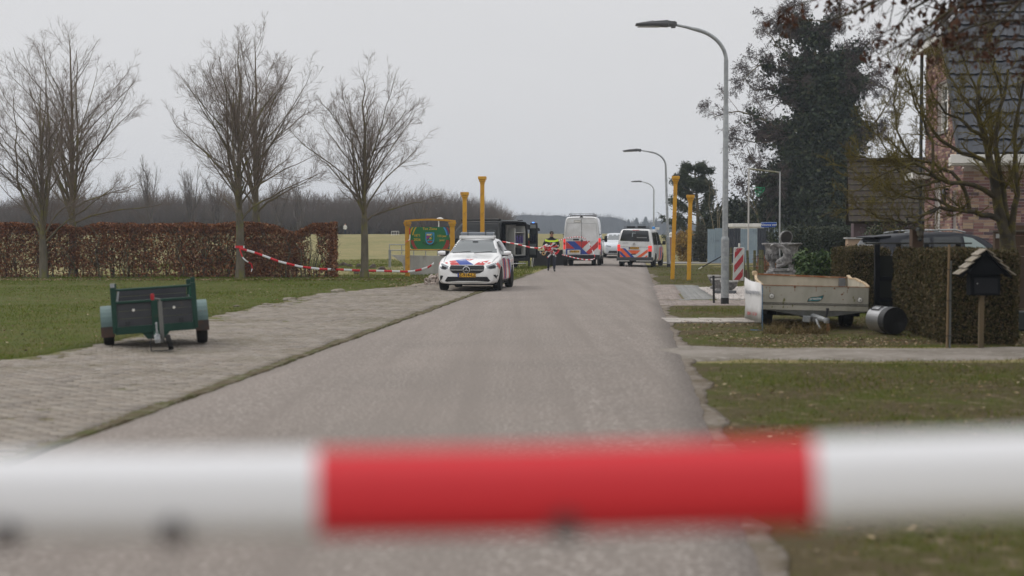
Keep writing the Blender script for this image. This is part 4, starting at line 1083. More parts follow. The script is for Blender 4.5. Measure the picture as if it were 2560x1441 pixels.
M_fart = mat('distant_wood_twig', (.1, .1, .1), 1.0, island=[(0.065, 0.062, 0.062), (0.05, 0.05, 0.052), (0.075, 0.068, 0.066)], spec=0.0)
def far_px(px):
    return np.interp(px, [-400, 900, 1255, 1300, 1360, 1420, 1500, 1545, 1570, 1600, 1640, 1680, 1720, 1760, 2000, 2700], [540, 545, 545, 537, 540, 543, 541, 545, 556, 560, 555, 552, 560, 570, 565, 560])
thicket('distant_wood', 'distant blue-grey wood closing the horizon behind the police vans', 850.0, -350, 2700, far_px, 41, M_far, M_fart, 30, 16000, 0.11, 2.6, (0.88, 0.07, 0.22), 0.96)
def pine_px(px, top, w, seed, lab):
    r = np.random.default_rng(seed); Y = 800.0
    p = at(px, 590, Y); g = float(H(p.x, Y)); h = CH + (590 - top) / F * Y - g
    W_ = w / F * Y
    n = 900
    u = r.random(n) ** 0.8; a = r.uniform(0, 6.28, n); rad = W_ * 0.5 * np.minimum(1.0, 1.7 * (1 - u) + 0.15) * np.sqrt(r.random(n)) * (0.6 + 0.6 * vnoise(a * 2, u * 6, seed, 1.0))
    C = np.stack([rad * np.cos(a), rad * np.sin(a), h * (0.12 + 0.88 * u)], -1)
    V, Q = leaves(r, C, W_ * 0.22, 0.6)
    o = thing('pine_tree', lab, 'tree', (p.x, Y, g), 0, 'dark pines along the distant wood')
    tag(npmesh('crown', V, [Q], M_pine, o), kind='stuff')
    b = MB(); b.tube([(0, 0, -0.3), (0, 0, h * 0.9)], [0.3, 0.08], 6); b.build('trunk', M_limb, o)
M_pine = mat('distant_pine', (.1, .1, .1), 0.95, island=[(0.032, 0.042, 0.036), (0.045, 0.055, 0.045), (0.026, 0.034, 0.03)], spec=0.0)
for k, (px, top, w_, lab) in enumerate(((1571, 549, 13, 'smallest dark pine at the distant wood, just over the window of the police minibus'), (1591, 546, 17, 'dark pine at the distant wood beside the smallest one'),
                            (1614, 544, 21, 'broadest dark pine of the distant wood above the police minibus roof'), (1640, 545, 11, 'slender dark pine between the two far street lamps'), (1664, 551, 16, 'low rounded dark pine behind the second street lamp'))):
    pine_px(px, top, w_, 50 + k, lab)
# bare trees that stand out of the brown wood
def wood_tree(px, top, wpx, seed, lab, Y=172.0):
    r = np.random.default_rng(seed); p = at(px, 590, Y); g = float(H(p.x, Y)); h = CH + (590 - top) / F * Y - g
    t = thing('bare_tree', lab, 'tree', (p.x, Y, g - 0.2), 0, 'bare trees rising above the brown wood')
    W_ = wpx / F * Y * 0.5
    n = 9
    P = np.zeros((n, 6, 3)); d0 = np.stack([r.normal(size=n) * 0.16, r.normal(size=n) * 0.16, np.ones(n)], -1)
    e = np.stack([r.uniform(-W_, W_, n), r.uniform(-W_, W_, n) * 0.6, h * r.uniform(0.75, 1.0, n)], -1)
    for k in range(6): f = k / 5; P[:, k] = e * np.array([f ** 1.5, f ** 1.5, f]) 
    P[:, 1:] += r.normal(size=(n, 5, 3)) * 0.12
    R = np.repeat(np.linspace(0.10, 0.02, 6)[None], n, 0)
    V, Q = tube_batch(P, R, 5); tag(npmesh('trunk', V, [Q], M_wood, t), kind='stuff')
    P2, R2 = sprout(r, P, R, 16, 0.2, 1.0, 0.28, 0.5, 5, 0.5, 0.14, 0.1, 0.4, 0.014)
    P3, R3 = sprout(r, P2, R2, 5, 0.2, 1.0, 0.5, 0.5, 3, 0.6, 0.1, 0.1, 0.4, 0.011)
    V, Q = join_parts([tube_batch(P2, R2, 3), tube_batch(P3, R3, 3)]); tag(npmesh('twigs', V, Q, M_woodt, t), kind='stuff')
for k, a in enumerate(((378, 392, 70, 'upright bare tree standing out of the brown wood between the two pairs of near trees'), (480, 415, 95, 'broad bare tree of the brown wood just beside the tape tree crown'),
                       (540, 440, 60, 'bare tree of the brown wood seen through the crown of the tape tree'), (700, 452, 60, 'bare tree rising from the brown wood right behind the pair of mingled crowns'), (748, 450, 75, 'round-topped bare tree of the brown wood between mingled crowns and lone tree'),
                       (1048, 490, 60, 'low bare tree of the brown wood just above the yellow village sign'))):
    wood_tree(a[0], a[1], a[2], 70 + k, a[3])

# -------- ivy-covered tree and other evergreens on the right
def dark_mat(name, cols): return mat(name, (.1, .1, .1), 0.55, island=cols, spec=0.3)
M_ivy = dark_mat('ivy_leaf', [(0.020, 0.032, 0.014), (0.030, 0.044, 0.018), (0.016, 0.025, 0.012), (0.040, 0.054, 0.020), (0.024, 0.036, 0.017), (0.052, 0.056, 0.022)])
M_catkin = mat('dry_catkin', (.1, .08, .07), 0.9, island=[(0.090, 0.070, 0.070), (0.070, 0.055, 0.055), (0.11, 0.088, 0.080)], spec=0.1)
Y0 = 92.0
it = thing('ivy_tree', 'tall dark tree overgrown with ivy behind the striped corrugated fence', 'tree', base_at(2030, 640, Y0))
r = np.random.default_rng(91); S = Y0 / F
def loc(px, py, y=0.0): return np.array([(px - 1280) * S - it.location.x, y, CH + (590 - py) * S - it.location.z])
tp = poly_np([loc(2035, 640), loc(2040, 450), loc(2048, 300), loc(2040, 180), loc(2020, 60)], 12)
V, Q = tube_batch(tp[None], np.linspace(0.42, 0.06, 12)[None], 9); npmesh('trunk', V, [Q], M_limb, it, smooth=True)
LM = [[(2040, 400), (1980, 330), (1930, 322), (1880, 295), (1830, 280), (1775, 300)], [(2044, 340), (1990, 260), (1955, 240), (1930, 225), (1880, 230), (1855, 190)], [(2040, 250), (1990, 180), (1950, 140), (1925, 110), (1900, 90)],
      [(2036, 170), (2000, 110), (1960, 60), (1935, 40)], [(2040, 200), (2090, 150), (2140, 130), (2170, 110)], [(2045, 300), (2110, 250), (2160, 190), (2205, 170)], [(2046, 360), (2110, 350), (2160, 330), (2210, 250)],
      [(2044, 420), (2120, 360), (2170, 340), (2210, 330)], [(2040, 480), (1960, 430), (1900, 470), (1870, 400), (1850, 380)], [(2035, 120), (2060, 70), (2080, 40)], [(2040, 380), (1990, 350), (1930, 330), (1890, 350), (1850, 345)],
      [(2044, 280), (1995, 210), (1960, 180), (1890, 165), (1850, 200)], [(2040, 230), (2090, 200), (2130, 210), (2190, 230)], [(2030, 100), (1990, 60), (1975, 30)]]
P1 = []; R1 = []
for k, l in enumerate(LM):
    yy = r.uniform(-2.5, 2.5)
    P = poly_np([loc(px, py, yy * q_ / (len(l) - 1)) for q_, (px, py) in enumerate(l)], 10); P[1:] += r.normal(size=(9, 3)) * 0.08
    rr = np.linspace(0.13, 0.02, 10); P1.append(P); R1.append(rr)
    V, Q = tube_batch(P[None], rr[None], 6); npmesh('limb', V, [Q], M_limb, it, smooth=True)
P1, R1 = np.array(P1), np.array(R1)
P2, R2 = sprout(r, P1, R1, 15, 0.15, 1.0, 0.34, 0.75, 6, 0.45, 0.02, 0.16, 0.4, 0.012, 0.9)
P3, R3 = sprout(r, P2, R2, 6, 0.15, 1.0, 0.5, 0.7, 4, 0.5, -0.03, 0.16, 0.5, 0.009, 0.45)
V, Q = join_parts([tube_batch(P2, R2, 4), tube_batch(P3, R3, 3)]); tag(npmesh('twigs', V, Q, M_twig, it), kind='stuff')
P4, R4 = sprout(r, P3, R3, 7, 0.1, 1.0, 0.55, 0.8, 4, 0.6, -0.06, 0.18, 0.6, 0.008, 0.35)
V, Q = tube_batch(P4, R4, 3); tag(npmesh('fine_twigs', V, [Q], M_catkin, it), kind='stuff')
C = P4[:, 1:].reshape(-1, 3); C = np.repeat(C, 2, 0); C = C + r.normal(size=C.shape) * 0.035
V, Q = leaves(r, C, 0.095, 0.40, 0.9); tag(npmesh('catkins', V, [Q], M_catkin, it), kind='stuff')
# ivy mass: clusters in a ragged column
LOB = [(2040, 600, 130, 70), (2000, 520, 125, 70), (2090, 500, 90, 90), (2040, 450, 110, 70), (2020, 400, 95, 60), (2075, 400, 75, 70), (2045, 340, 110, 55), (2080, 290, 70, 55), (2010, 310, 60, 30), (2045, 230, 85, 45), (2070, 240, 75, 50), (2010, 180, 60, 30),
       (2125, 180, 28, 28), (2060, 150, 42, 26), (1990, 235, 50, 25), (2045, 180, 80, 40), (1945, 560, 60, 60), (2110, 440, 60, 60), (2120, 340, 45, 40), (1975, 360, 40, 25), (2040, 112, 30, 22), (2080, 560, 100, 60), (1935, 490, 30, 26), (1990, 470, 60, 40)]
Cs = []
for (px, py, a, b_) in LOB:
    m = int(a * b_ * 0.85)
    sub = r.normal(size=(max(6, m // 70), 3)); sub /= np.linalg.norm(sub, axis=1, keepdims=True)
    sub *= (r.random((len(sub), 1)) ** 0.4)
    k = r.integers(0, len(sub), m)
    q_ = sub[k] + r.normal(size=(m, 3)) * 0.17
    Cs.append(loc(px, py) + q_ * np.array([a * S, a * S * 0.75, b_ * S]))
for k in range(150):                                     # ivy climbing out along the limbs
    p = P1[r.integers(len(P1))][r.integers(1, 7)]; m = int(r.integers(40, 150)); Cs.append(p + r.normal(size=(m, 3)) * r.uniform(0.18, 0.42))
C = np.concatenate(Cs); C[:, 2] = np.maximum(C[:, 2], 0.05)
V, Q = leaves(r, C, 0.215, 0.8); tag(npmesh('ivy', V, [Q], M_ivy, it), kind='stuff')

def bush(name, label, cat, base, size, n, leaf, m, seed, asp=0.6, group=None, clump=40, stem=True, box=False, top=0.0, droop=0.0, twigs=0, rz=0.0):
    """a shrub: stems and clumped leaf-sized faces filling a box or a dome of the given half width, half depth and height"""
    r = np.random.default_rng(seed)
    t = thing(name, label, cat, base, rz, group)
    a, b_, h = size
    ns = max(8, n // clump)
    if box: c = np.stack([r.uniform(-a, a, ns), r.uniform(-b_, b_, ns), r.uniform(0.02, h, ns)], -1)
    else:
        d = r.normal(size=(ns, 3)); d /= np.linalg.norm(d, axis=1, keepdims=True); d *= r.random((ns, 1)) ** 0.35
        c = np.stack([d[:, 0] * a, d[:, 1] * b_, (d[:, 2] * 0.5 + 0.5) * h], -1)
    k = r.integers(0, ns, n)
    sp_ = 0.35 * min(a, h) if not box else 0.16
    C = c[k] + r.normal(size=(n, 3)) * sp_ * (0.45 if not box else 0.8)
    if box:
        C[:, 0] = np.clip(C[:, 0], -a, a) ; C[:, 1] = np.clip(C[:, 1], -b_, b_)
        C[:, 2] = np.clip(C[:, 2], 0.03, h + top * r.random(n) ** 3); C[:, :2] += r.normal(size=(n, 2)) * 0.014
    else: C[:, 2] = np.maximum(C[:, 2], 0.04)
    V, Q = leaves(r, C, leaf, asp, droop); tag(npmesh('foliage', V, [Q], m, t), kind='stuff')
    if stem:
        ms = 9 if not box else max(6, int(a * 5))
        e = C[r.integers(0, n, ms)]
        P = np.stack([np.stack([e[:, 0] * (0.3 if not box else 1.0) * (0.5 + 0.5 * f), e[:, 1] * (0.3 + 0.6 * f), e[:, 2] * f - 0.05 * (1 - f)], -1) for f in np.linspace(0, 1, 4)], 1)
        R = np.repeat(np.linspace(0.035, 0.008, 4)[None], ms, 0) * max(0.5, min(2.0, h / 2))
        pr = [tube_batch(P, R, 5)]
        if twigs:
            P2, R2 = sprout(r, P, R, twigs, 0.2, 1, 0.4, 0.6, 4, 0.5, 0.05, 0.15, 0.4, 0.006); pr.append(tube_batch(P2, R2, 3))
        V, Q = join_parts(pr); tag(npmesh('stems', V, Q, M_limb, t), kind='stuff')
    return t
# dark conifer beside the yellow posts
co = thing('conifer_tree', 'dark bushy pine behind the pair of yellow posts', 'tree', base_at(1748, 640, 97.0))
r = np.random.default_rng(93); S2 = 97.0 / F
tpx = poly_np([(0, 0, -0.1), (-0.1, 0, 3.0), (-0.35, 0, 6.2)], 8); V, Q = tube_batch(tpx[None], np.linspace(0.2, 0.04, 8)[None], 8); npmesh('trunk', V, [Q], M_limb, co, smooth=True)
n1 = 64
t_ = r.random(n1) ** 0.9; az = r.uniform(0, 6.28, n1)
P = np.zeros((n1, 6, 3)); ln = (3.0 * (1 - t_ * 0.70)) * r.uniform(0.6, 1.1, n1)
for k in range(6):
    f = k / 5; P[:, k] = np.stack([np.cos(az) * ln * f - 0.3 * t_, np.sin(az) * ln * f, 0.4 + 5.6 * t_ + ln * 0.42 * f ** 1.3], -1)
R = np.repeat(np.linspace(0.05, 0.012, 6)[None], n1, 0)
P2, R2 = sprout(r, P, R, 8, 0.3, 1.0, 0.35, 0.6, 4, 0.6, 0.15, 0.12, 0.5, 0.01)
V, Q = join_parts([tube_batch(P, R, 4), tube_batch(P2, R2, 3)]); tag(npmesh('branches', V, Q, M_limb, co), kind='stuff')
C = P2[:, 1:].reshape(-1, 3); C = np.repeat(C, 12, 0) + r.normal(size=(len(C) * 12, 3)) * 0.10
V, Q = leaves(r, C, 0.24, 0.22); M_con = dark_mat('pine_needle', [(0.034, 0.050, 0.026), (0.048, 0.066, 0.032), (0.062, 0.080, 0.040), (0.026, 0.038, 0.020), (0.040, 0.055, 0.028), (0.075, 0.088, 0.045)])
tag(npmesh('needles', V, [Q], M_con, co), kind='stuff')
def thin_tree(label, base, pts, seed, S_, leafy, rad=0.05, m=None, cat='tree', name='thin_tree', nn=10):
    r = np.random.default_rng(seed); t = thing(name, label, cat, base)
    P1 = np.array([poly_np(p, 8) for p in pts]); P1[:, 1:] += r.normal(size=P1[:, 1:].shape) * 0.05
    R1 = np.repeat(np.linspace(rad, rad * 0.2, 8)[None], len(P1), 0)
    V, Q = tube_batch(P1, R1, 6); npmesh('trunk', V, [Q], M_limb if m is None else m, t, smooth=True)
    P2, R2 = sprout(r, P1, R1, nn, 0.2, 1, 0.3, 0.6, 5, 0.5, 0.03, 0.12, 0.4, 0.008)
    P3, R3 = sprout(r, P2, R2, 5, 0.2, 1, 0.5, 0.6, 4, 0.6, 0.0, 0.15, 0.4, 0.006)
    V, Q = join_parts([tube_batch(P2, R2, 4), tube_batch(P3, R3, 3)]); tag(npmesh('twigs', V, Q, M_twig if m is None else m, t), kind='stuff')
    if leafy:
        C = P3[:, 1:].reshape(-1, 3); C = np.repeat(C, 4, 0) + r.normal(size=(len(C) * 4, 3)) * 0.15
        V, Q = leaves(r, C, 0.13, 0.4, 0.8); tag(npmesh('catkins', V, [Q], M_catkin, t), kind='stuff')
    return t
b0 = base_at(1905, 640, 91.0)
thin_tree('thin bare tree with hanging catkins behind the rusty white post', b0, [[(0, 0, 0), (-0.3, 0, 3.0), (-0.9, 0, 5.0), (-1.9, 0, 7.0)], [(-0.3, 0, 2.9), (-0.9, 0.2, 4.0), (-1.5, 0, 5.0)], [(-0.6, 0, 4.0), (-0.2, 0, 5.4), (-0.5, 0, 6.4)]], 94, 0, True)
M_straw = mat('pale_stem', (0.23, 0.19, 0.12), 0.9)
b1 = base_at(1785, 650, 88.0)
thin_tree('cluster of pale bare stems in front of the dark pine by the corrugated fence', b1, [[(0, 0, 0), (-0.1, 0, 2.5), (-0.35, 0, 5.0)], [(0.1, 0, 0), (0.3, 0, 2.2), (0.6, 0, 4.6)], [(-0.2, 0, 0), (-0.5, 0, 2.0), (-1.2, 0, 3.8)], [(0.3, 0, 0), (0.2, 0, 2.5), (0.1, 0, 4.9)]], 95, 0, False, 0.028, M_straw, nn=4, name='shrub', cat='shrub')
M_gold = mat('golden_leaf', (.3, .2, .05), 0.7, island=[(0.36, 0.22, 0.045), (0.28, 0.16, 0.04), (0.42, 0.28, 0.07), (0.24, 0.15, 0.045), (0.16, 0.11, 0.04)], spec=0.2)
bush('golden_shrub', 'golden yellow shrub behind the yellow posts beside the dark wheelie bin', 'shrub', base_at(1713, 656, 88), (0.62, 0.6, 1.95), 4200, 0.12, M_gold, 96, clump=60, twigs=8)
M_mixed = dark_mat('dull_ivy', [(0.05, 0.048, 0.025), (0.035, 0.042, 0.020), (0.075, 0.065, 0.040), (0.03, 0.034, 0.018), (0.062, 0.052, 0.034)])
bush('ivy_bush', 'bush of dull ivy and dead stems against the end of the corrugated fence', 'bush', base_at(1754, 660, 85), (0.55, 0.6, 2.3), 5000, 0.13, M_mixed, 97, clump=50, twigs=10)
bush('evergreen_bush', 'dark evergreen bush filling the gap behind the corrugated fence', 'bush', base_at(1835, 640, 95), (1.9, 1.2, 3.9), 12000, 0.20, M_ivy, 98, clump=60, twigs=8)
bush('ivy_hedge', 'tall dark ivy hedge behind the stone urns', 'hedge', base_at(2090, 660, 62), (2.9, 0.7, 1.95), 24000, 0.10, M_ivy, 99, box=True, top=0.16, clump=25)
M_laurel = dark_mat('laurel_leaf', [(0.045, 0.085, 0.022), (0.030, 0.060, 0.018), (0.065, 0.11, 0.03), (0.02, 0.04, 0.015), (0.05, 0.092, 0.024), (0.085, 0.12, 0.035)])
bush('laurel_bush', 'glossy green laurel bush behind the cream trailer', 'bush', gnd(2057, 745), (0.66, 0.5, 1.10), 3600, 0.14, M_laurel, 100, asp=0.42, box=True, top=0.25, clump=9)
M_holly = dark_mat('holly_leaf', [(0.028, 0.040, 0.018), (0.040, 0.052, 0.02), (0.085, 0.085, 0.03), (0.022, 0.03, 0.014), (0.06, 0.065, 0.025)])
bush('holly_bush', 'variegated holly bush behind the dark estate car', 'bush', base_at(2236, 640, 42), (0.95, 0.7, 2.1), 6500, 0.085, M_holly, 102, clump=40, twigs=6)
bush('brown_bush', 'brown twiggy bush beside the small stone urn and wire fence', 'bush', base_at(1912, 690, 50), (0.42, 0.4, 1.0), 1500, 0.06, M_beech, 103, clump=30, twigs=14)
# clipped hedges by the mailbox
M_clip = mat('clipped_hedge_leaf', (.1, .1, .1), 0.75, island=[(0.064, 0.058, 0.024), (0.086, 0.068, 0.034), (0.046, 0.047, 0.019), (0.112, 0.080, 0.043), (0.058, 0.052, 0.023), (0.135, 0.100, 0.058)], spec=0.05)
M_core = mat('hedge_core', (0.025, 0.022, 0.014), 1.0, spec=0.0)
def clipped(label, P0, P1, dp, h, n, seed, leaf=0.034):
    """hedge whose face runs P0->P1 on the ground, dp deep"""
    a = Vector((P1[0] - P0[0], P1[1] - P0[1], 0)); L = a.length; rz = math.atan2(a.y, a.x)
    c = Vector((P0[0], P0[1], 0)) + a * 0.5 + Vector((-math.sin(rz), math.cos(rz), 0)) * dp * 0.5
    r = np.random.default_rng(seed)
    t = thing('clipped_hedge', label, 'hedge', c, rz, 'clipped hedges round the house garden')
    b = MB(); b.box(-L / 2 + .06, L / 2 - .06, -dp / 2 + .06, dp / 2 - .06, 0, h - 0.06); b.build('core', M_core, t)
    # leaves on the faces, in an uneven layer
    fs = [(0, -1, L, h), (0, 1, L, h), (-1, 0, dp, h), (1, 0, dp, h), (0, 0, L, dp)]
    ar = np.array([f[2] * f[3] for f in fs]); cnt = (n * ar / ar.sum()).astype(int)
    Cs, Ns = [], []
    for (sx_, sy_, u_, v_), m in zip(fs, cnt):
        u = r.uniform(-u_ / 2, u_ / 2, m); v = r.random(m); dpt = np.abs(r.normal(size=m)) * 0.035 - 0.02
        if sx_ == 0 and sy_ == 0:
            C = np.stack([u, (v - 0.5) * dp, h - dpt + 0.06 * r.random(m) ** 5 + 0.07 * (vnoise(u, v * dp, seed, 1.6) - .5)], -1); N = np.tile([0, 0, 1.0], (m, 1))
        elif sx_ == 0: C = np.stack([u, sy_ * (dp / 2 - dpt + 0.05 * (vnoise(u, v * h, seed, 3) - .5)), v * h], -1); N = np.tile([0, float(sy_), 0], (m, 1))
        else: C = np.stack([sx_ * (L / 2 - dpt + 0.05 * (vnoise(u, v * h, seed, 3) - .5)), u, v * h], -1); N = np.tile([float(sx_), 0, 0], (m, 1))
        Cs.append(C); Ns.append(N)
    V, Q = leaves(r, np.concatenate(Cs), leaf, 0.7, 0, np.concatenate(Ns)); tag(npmesh('foliage', V, [Q], M_clip, t), kind='stuff')
    return t
A = gnd(2368, 866); B_ = gnd(2220, 838)
clipped('dark clipped hedge right behind the mailbox, nearest to the footpath', (6.43, 21.15), (6.43 + 1.08 * math.cos(ROAD_YAW), 21.15 - 1.08 * math.sin(ROAD_YAW)), 4.2, 1.335, 74000, 111)
clipped('lower brown clipped hedge beyond the black garden gate, behind the cream trailer', (at(2122, 700, 29.5).x, 29.5), (at(2226, 700, 29.5).x, 29.5), 1.6, 1.31, 26000, 112)
# ------------------------------------------------------------------ garden tree with lichen, and the oak that hangs in from above
M_lich = mat('lichen_bark', (0.075, 0.062, 0.042), 0.95, col2=(0.125, 0.108, 0.032), vscale=7.0, vlo=0.46, vhi=0.62, col3=(0.052, 0.046, 0.036), v3scale=3, v3lo=0.5, v3hi=0.6, bump=0.015, bscale=35, spec=0.1)
M_lichtw = mat('lichen_twig', (0.160, 0.132, 0.036), 0.95, col2=(0.100, 0.080, 0.036), vscale=3.0, spec=0.1)
YG = 24.6
gt_ = thing('garden_tree', 'spreading bare garden tree with yellow lichen in front of the brick house', 'tree', (at(2522, 600, YG).x, YG, 0))
r = np.random.default_rng(131)
def gl(px, py, y=0.0): p = at(px, py, YG + y); return (p.x - gt_.location.x, p.y - gt_.location.y, p.z)
TR = [([(2524, 760, 0), (2522, 640, 0), (2518, 590, 0)], 0.15, 0.135)]
LM = [([(2518, 600, 0), (2500, 530, 0), (2488, 460, 0), (2473, 385, -.1), (2452, 330, -.1), (2440, 250, -.2), (2452, 170, -.2)], 0.105, 0.02),
      ([(2522, 590, 0), (2508, 500, .15), (2493, 420, .2), (2486, 330, .3), (2510, 240, .4), (2520, 170, .5)], 0.075, 0.02),
      ([(2530, 590, 0), (2540, 520, -.1), (2540, 420, -.2), (2536, 330, -.2), (2560, 200, -.3)], 0.06, 0.02),
      ([(2496, 548, 0), (2440, 532, -.2), (2400, 526, -.4), (2350, 522, -.5), (2300, 540, -.7), (2265, 545, -.8)], 0.055, 0.012),
      ([(2482, 490, 0), (2455, 465, -.2), (2400, 463, -.4), (2352, 452, -.5), (2330, 425, -.6), (2285, 405, -.7), (2210, 430, -.9), (2150, 470, -1.0)], 0.05, 0.010),
      ([(2425, 530, -.2), (2414, 475, -.3), (2390, 440, -.3), (2345, 412, -.4), (2270, 395, -.5), (2215, 340, -.6)], 0.04, 0.010),
      ([(2474, 420, 0), (2440, 390, .2), (2400, 385, .3), (2340, 340, .4), (2300, 270, .5), (2275, 200, .6)], 0.045, 0.010),
      ([(2330, 430, -.6), (2335, 370, -.5), (2310, 310, -.4), (2280, 240, -.4), (2262, 170, -.5)], 0.03, 0.008),
      ([(2460, 350, -.1), (2420, 310, -.3), (2370, 290, -.4), (2330, 240, -.5), (2310, 180, -.6)], 0.035, 0.008),
      ([(2445, 290, -.2), (2400, 240, 0), (2370, 180, .2), (2350, 120, .3)], 0.03, 0.008),
      ([(2350, 452, -.5), (2290, 470, -.6), (2230, 500, -.8), (2170, 500, -1)], 0.025, 0.007),
      ([(2486, 340, .3), (2440, 210, .4), (2400, 130, .5), (2390, 60, .6)], 0.03, 0.008),
      ([(2510, 250, .4), (2480, 150, .3), (2470, 70, .2)], 0.025, 0.008),
      ([(2540, 380, -.2), (2580, 320, -.3), (2600, 220, -.4)], 0.03, 0.008),
      ([(2400, 526, -.4), (2330, 500, -.2), (2260, 490, 0), (2190, 455, .2), (2130, 425, .3), (2100, 415, .3)], 0.03, 0.008), ([(2352, 452, -.5), (2290, 430, -.2), (2230, 395, 0), (2170, 400, .1), (2120, 380, .2)], 0.028, 0.008),
      ([(2340, 522, -.5), (2280, 560, -.6), (2210, 550, -.6), (2150, 520, -.6), (2110, 530, -.6)], 0.026, 0.007), ([(2285, 405, -.7), (2245, 330, -.5), (2235, 250, -.4), (2250, 170, -.3)], 0.024, 0.007), ([(2300, 470, -.4), (2250, 430, 0), (2200, 350, .2), (2190, 300, .2)], 0.022, 0.007)]
P = poly_np([gl(*p) for p in TR[0][0]], 6); V, Q = tube_batch(P[None], np.linspace(0.16, 0.13, 6)[None], 10); npmesh('trunk', V, [Q], M_lich, gt_, smooth=True)
P1, R1 = [], []
for l, ra, rb_ in LM:
    P = poly_np([gl(*p) for p in l], 12); P[1:] += r.normal(size=(11, 3)) * 0.018
    rr = np.linspace(ra, rb_, 12); P1.append(P); R1.append(rr)
    V, Q = tube_batch(P[None], rr[None], 8); npmesh('limb', V, [Q], M_lich, gt_, smooth=True)
P1, R1 = np.array(P1), np.array(R1)
P2, R2 = sprout(r, P1, R1, 17, 0.25, 1.0, 0.27, 0.8, 7, 0.42, 0.10, 0.16, 0.4, 0.006, 0.4)
P3, R3 = sprout(r, P2, R2, 7, 0.15, 1.0, 0.5, 0.75, 5, 0.5, 0.12, 0.2, 0.5, 0.0045, 0.18)
P4, R4 = sprout(r, P3, R3, 3, 0.3, 1.0, 0.55, 0.8, 3, 0.8, 0.1, 0.15, 0.7, 0.004, 0.06)
V, Q = join_parts([tube_batch(P2, R2, 5), tube_batch(P3, R3, 4), tube_batch(P4, R4, 3)]); tag(npmesh('twigs', V, Q, M_lichtw, gt_), kind='stuff')

YO = 16.0
M_oakb = mat('oak_bark', (0.060, 0.048, 0.036), 0.95, col2=(0.085, 0.075, 0.04), vscale=4, spec=0.05)
ok = thing('overhanging_oak', 'dark twigs with withered brown leaves hanging in from above the house', 'tree', (at(2860, 600, YO).x, YO, 0))
r = np.random.default_rng(141)
def ol(px, py, y=0.0): p = at(px, py, YO + y); return (p.x - ok.location.x, p.y - ok.location.y, p.z)
P = poly_np([(0, 0, -.1), ol(2850, 300), ol(2840, -160)], 6); V, Q = tube_batch(P[None], np.linspace(0.2, 0.15, 6)[None], 10); npmesh('trunk', V, [Q], M_limb, ok, smooth=True)
LM = [[(2840, -160, 0), (2500, -100, -.3), (2250, -20, -.3), (2120, 35, -.2), (2060, 60, -.2), (1990, 50, -.2)], [(2840, -160, 0), (2560, -60, -.6), (2400, 15, -.6), (2330, 55, -.6), (2260, 105, -.5), (2190, 150, -.5)], [(2840, -160, 0), (2620, -60, -.9), (2500, 60, -.9), (2420, 110, -.9), (2350, 130, -.8)],
      [(2840, -160, 0), (2600, -140, 0), (2300, -60, .1), (2150, -20, .2), (2020, 0, .2), (1965, 20, .2)], [(2840, -160, 0), (2650, -90, .3), (2400, -30, .4), (2290, 10, .5), (2240, 80, .5), (2200, 130, .5)],
      [(2840, -100, 0), (2700, 20, -.2), (2600, 50, -.3), (2480, 50, -.4), (2400, 90, -.4), (2330, 90, -.5)], [(2845, 0, 0), (2740, 90, .3), (2620, 100, .3), (2500, 100, .3), (2440, 140, .3)],
      [(2840, -160, 0), (2560, -120, .6), (2250, -90, .8), (2120, -30, .8), (2080, 40, .8), (2090, 80, .8)], [(2845, 60, 0), (2720, 160, -.4), (2600, 150, -.5), (2520, 170, -.5)],
      [(2840, -100, 0), (2680, -40, .5), (2560, 0, .5), (2440, 20, .6), (2350, 20, .6), (2300, 10, .6)]]
P1, R1 = [], []
for l in LM:
    P = poly_np([ol(*p) for p in l], 12); P[1:] += r.normal(size=(11, 3)) * 0.012
    rr = np.linspace(0.04, 0.005, 12); P1.append(P); R1.append(rr)
    V, Q = tube_batch(P[None], rr[None], 6); npmesh('limb', V, [Q], M_oakb, ok, smooth=True)
P1, R1 = np.array(P1), np.array(R1)
P2, R2 = sprout(r, P1, R1, 16, 0.35, 1.0, 0.18, 0.7, 7, 0.55, -0.06, 0.14, 0.4, 0.0045, 0.22)
P3, R3 = sprout(r, P2, R2, 5, 0.2, 1.0, 0.5, 0.7, 4, 0.6, -0.06, 0.16, 0.5, 0.0032, 0.09)
V, Q = join_parts([tube_batch(P2, R2, 4), tube_batch(P3, R3, 3)]); tag(npmesh('twigs', V, Q, mat('oak_twig', (0.06, 0.048, 0.04), .95), ok), kind='stuff')
k = r.random(len(P3)) < 0.55
C = P3[k][:, -1]; C = np.repeat(C, 4, 0) + r.normal(size=(k.sum() * 4, 3)) * np.array([0.02, 0.02, 0.035])
V, Q = leaves(r, C, 0.066, 0.55, 1.4)
tag(npmesh('withered_leaves', V, [Q], mat('withered_leaf', (.1, .05, .03), 0.85, island=[(0.075, 0.034, 0.022), (0.11, 0.055, 0.034), (0.052, 0.026, 0.018), (0.135, 0.075, 0.046)], spec=0.1), ok), kind='stuff')

# the oak's crown goes on above the view: unseen limbs and leaves, added to shade the garden corner
n = 26; e = np.stack([r.uniform(-3.0, 4.5, n), r.uniform(-8, 6.5, n), r.uniform(6.6, 11.5, n)], -1)
P1 = np.stack([np.stack([e[:, 0] * f ** 1.2, e[:, 1] * f ** 1.2, 4.2 + (e[:, 2] - 4.2) * f ** 0.8], -1) for f in np.linspace(0, 1, 7)], 1); R1 = np.repeat(np.linspace(.09, .012, 7)[None], n, 0)
P2, R2 = sprout(r, P1, R1, 12, 0.3, 1, 0.35, 0.7, 5, 0.5, 0.05, 0.14, 0.4, 0.006); P3, R3 = sprout(r, P2, R2, 6, 0.2, 1, 0.5, 0.7, 4, 0.5, 0.0, 0.15, 0.4, 0.004)
V, Q = join_parts([tube_batch(P1, R1, 6), tube_batch(P2, R2, 4), tube_batch(P3, R3, 3)]); tag(npmesh('branches', V, Q, M_limb, ok), kind='stuff')
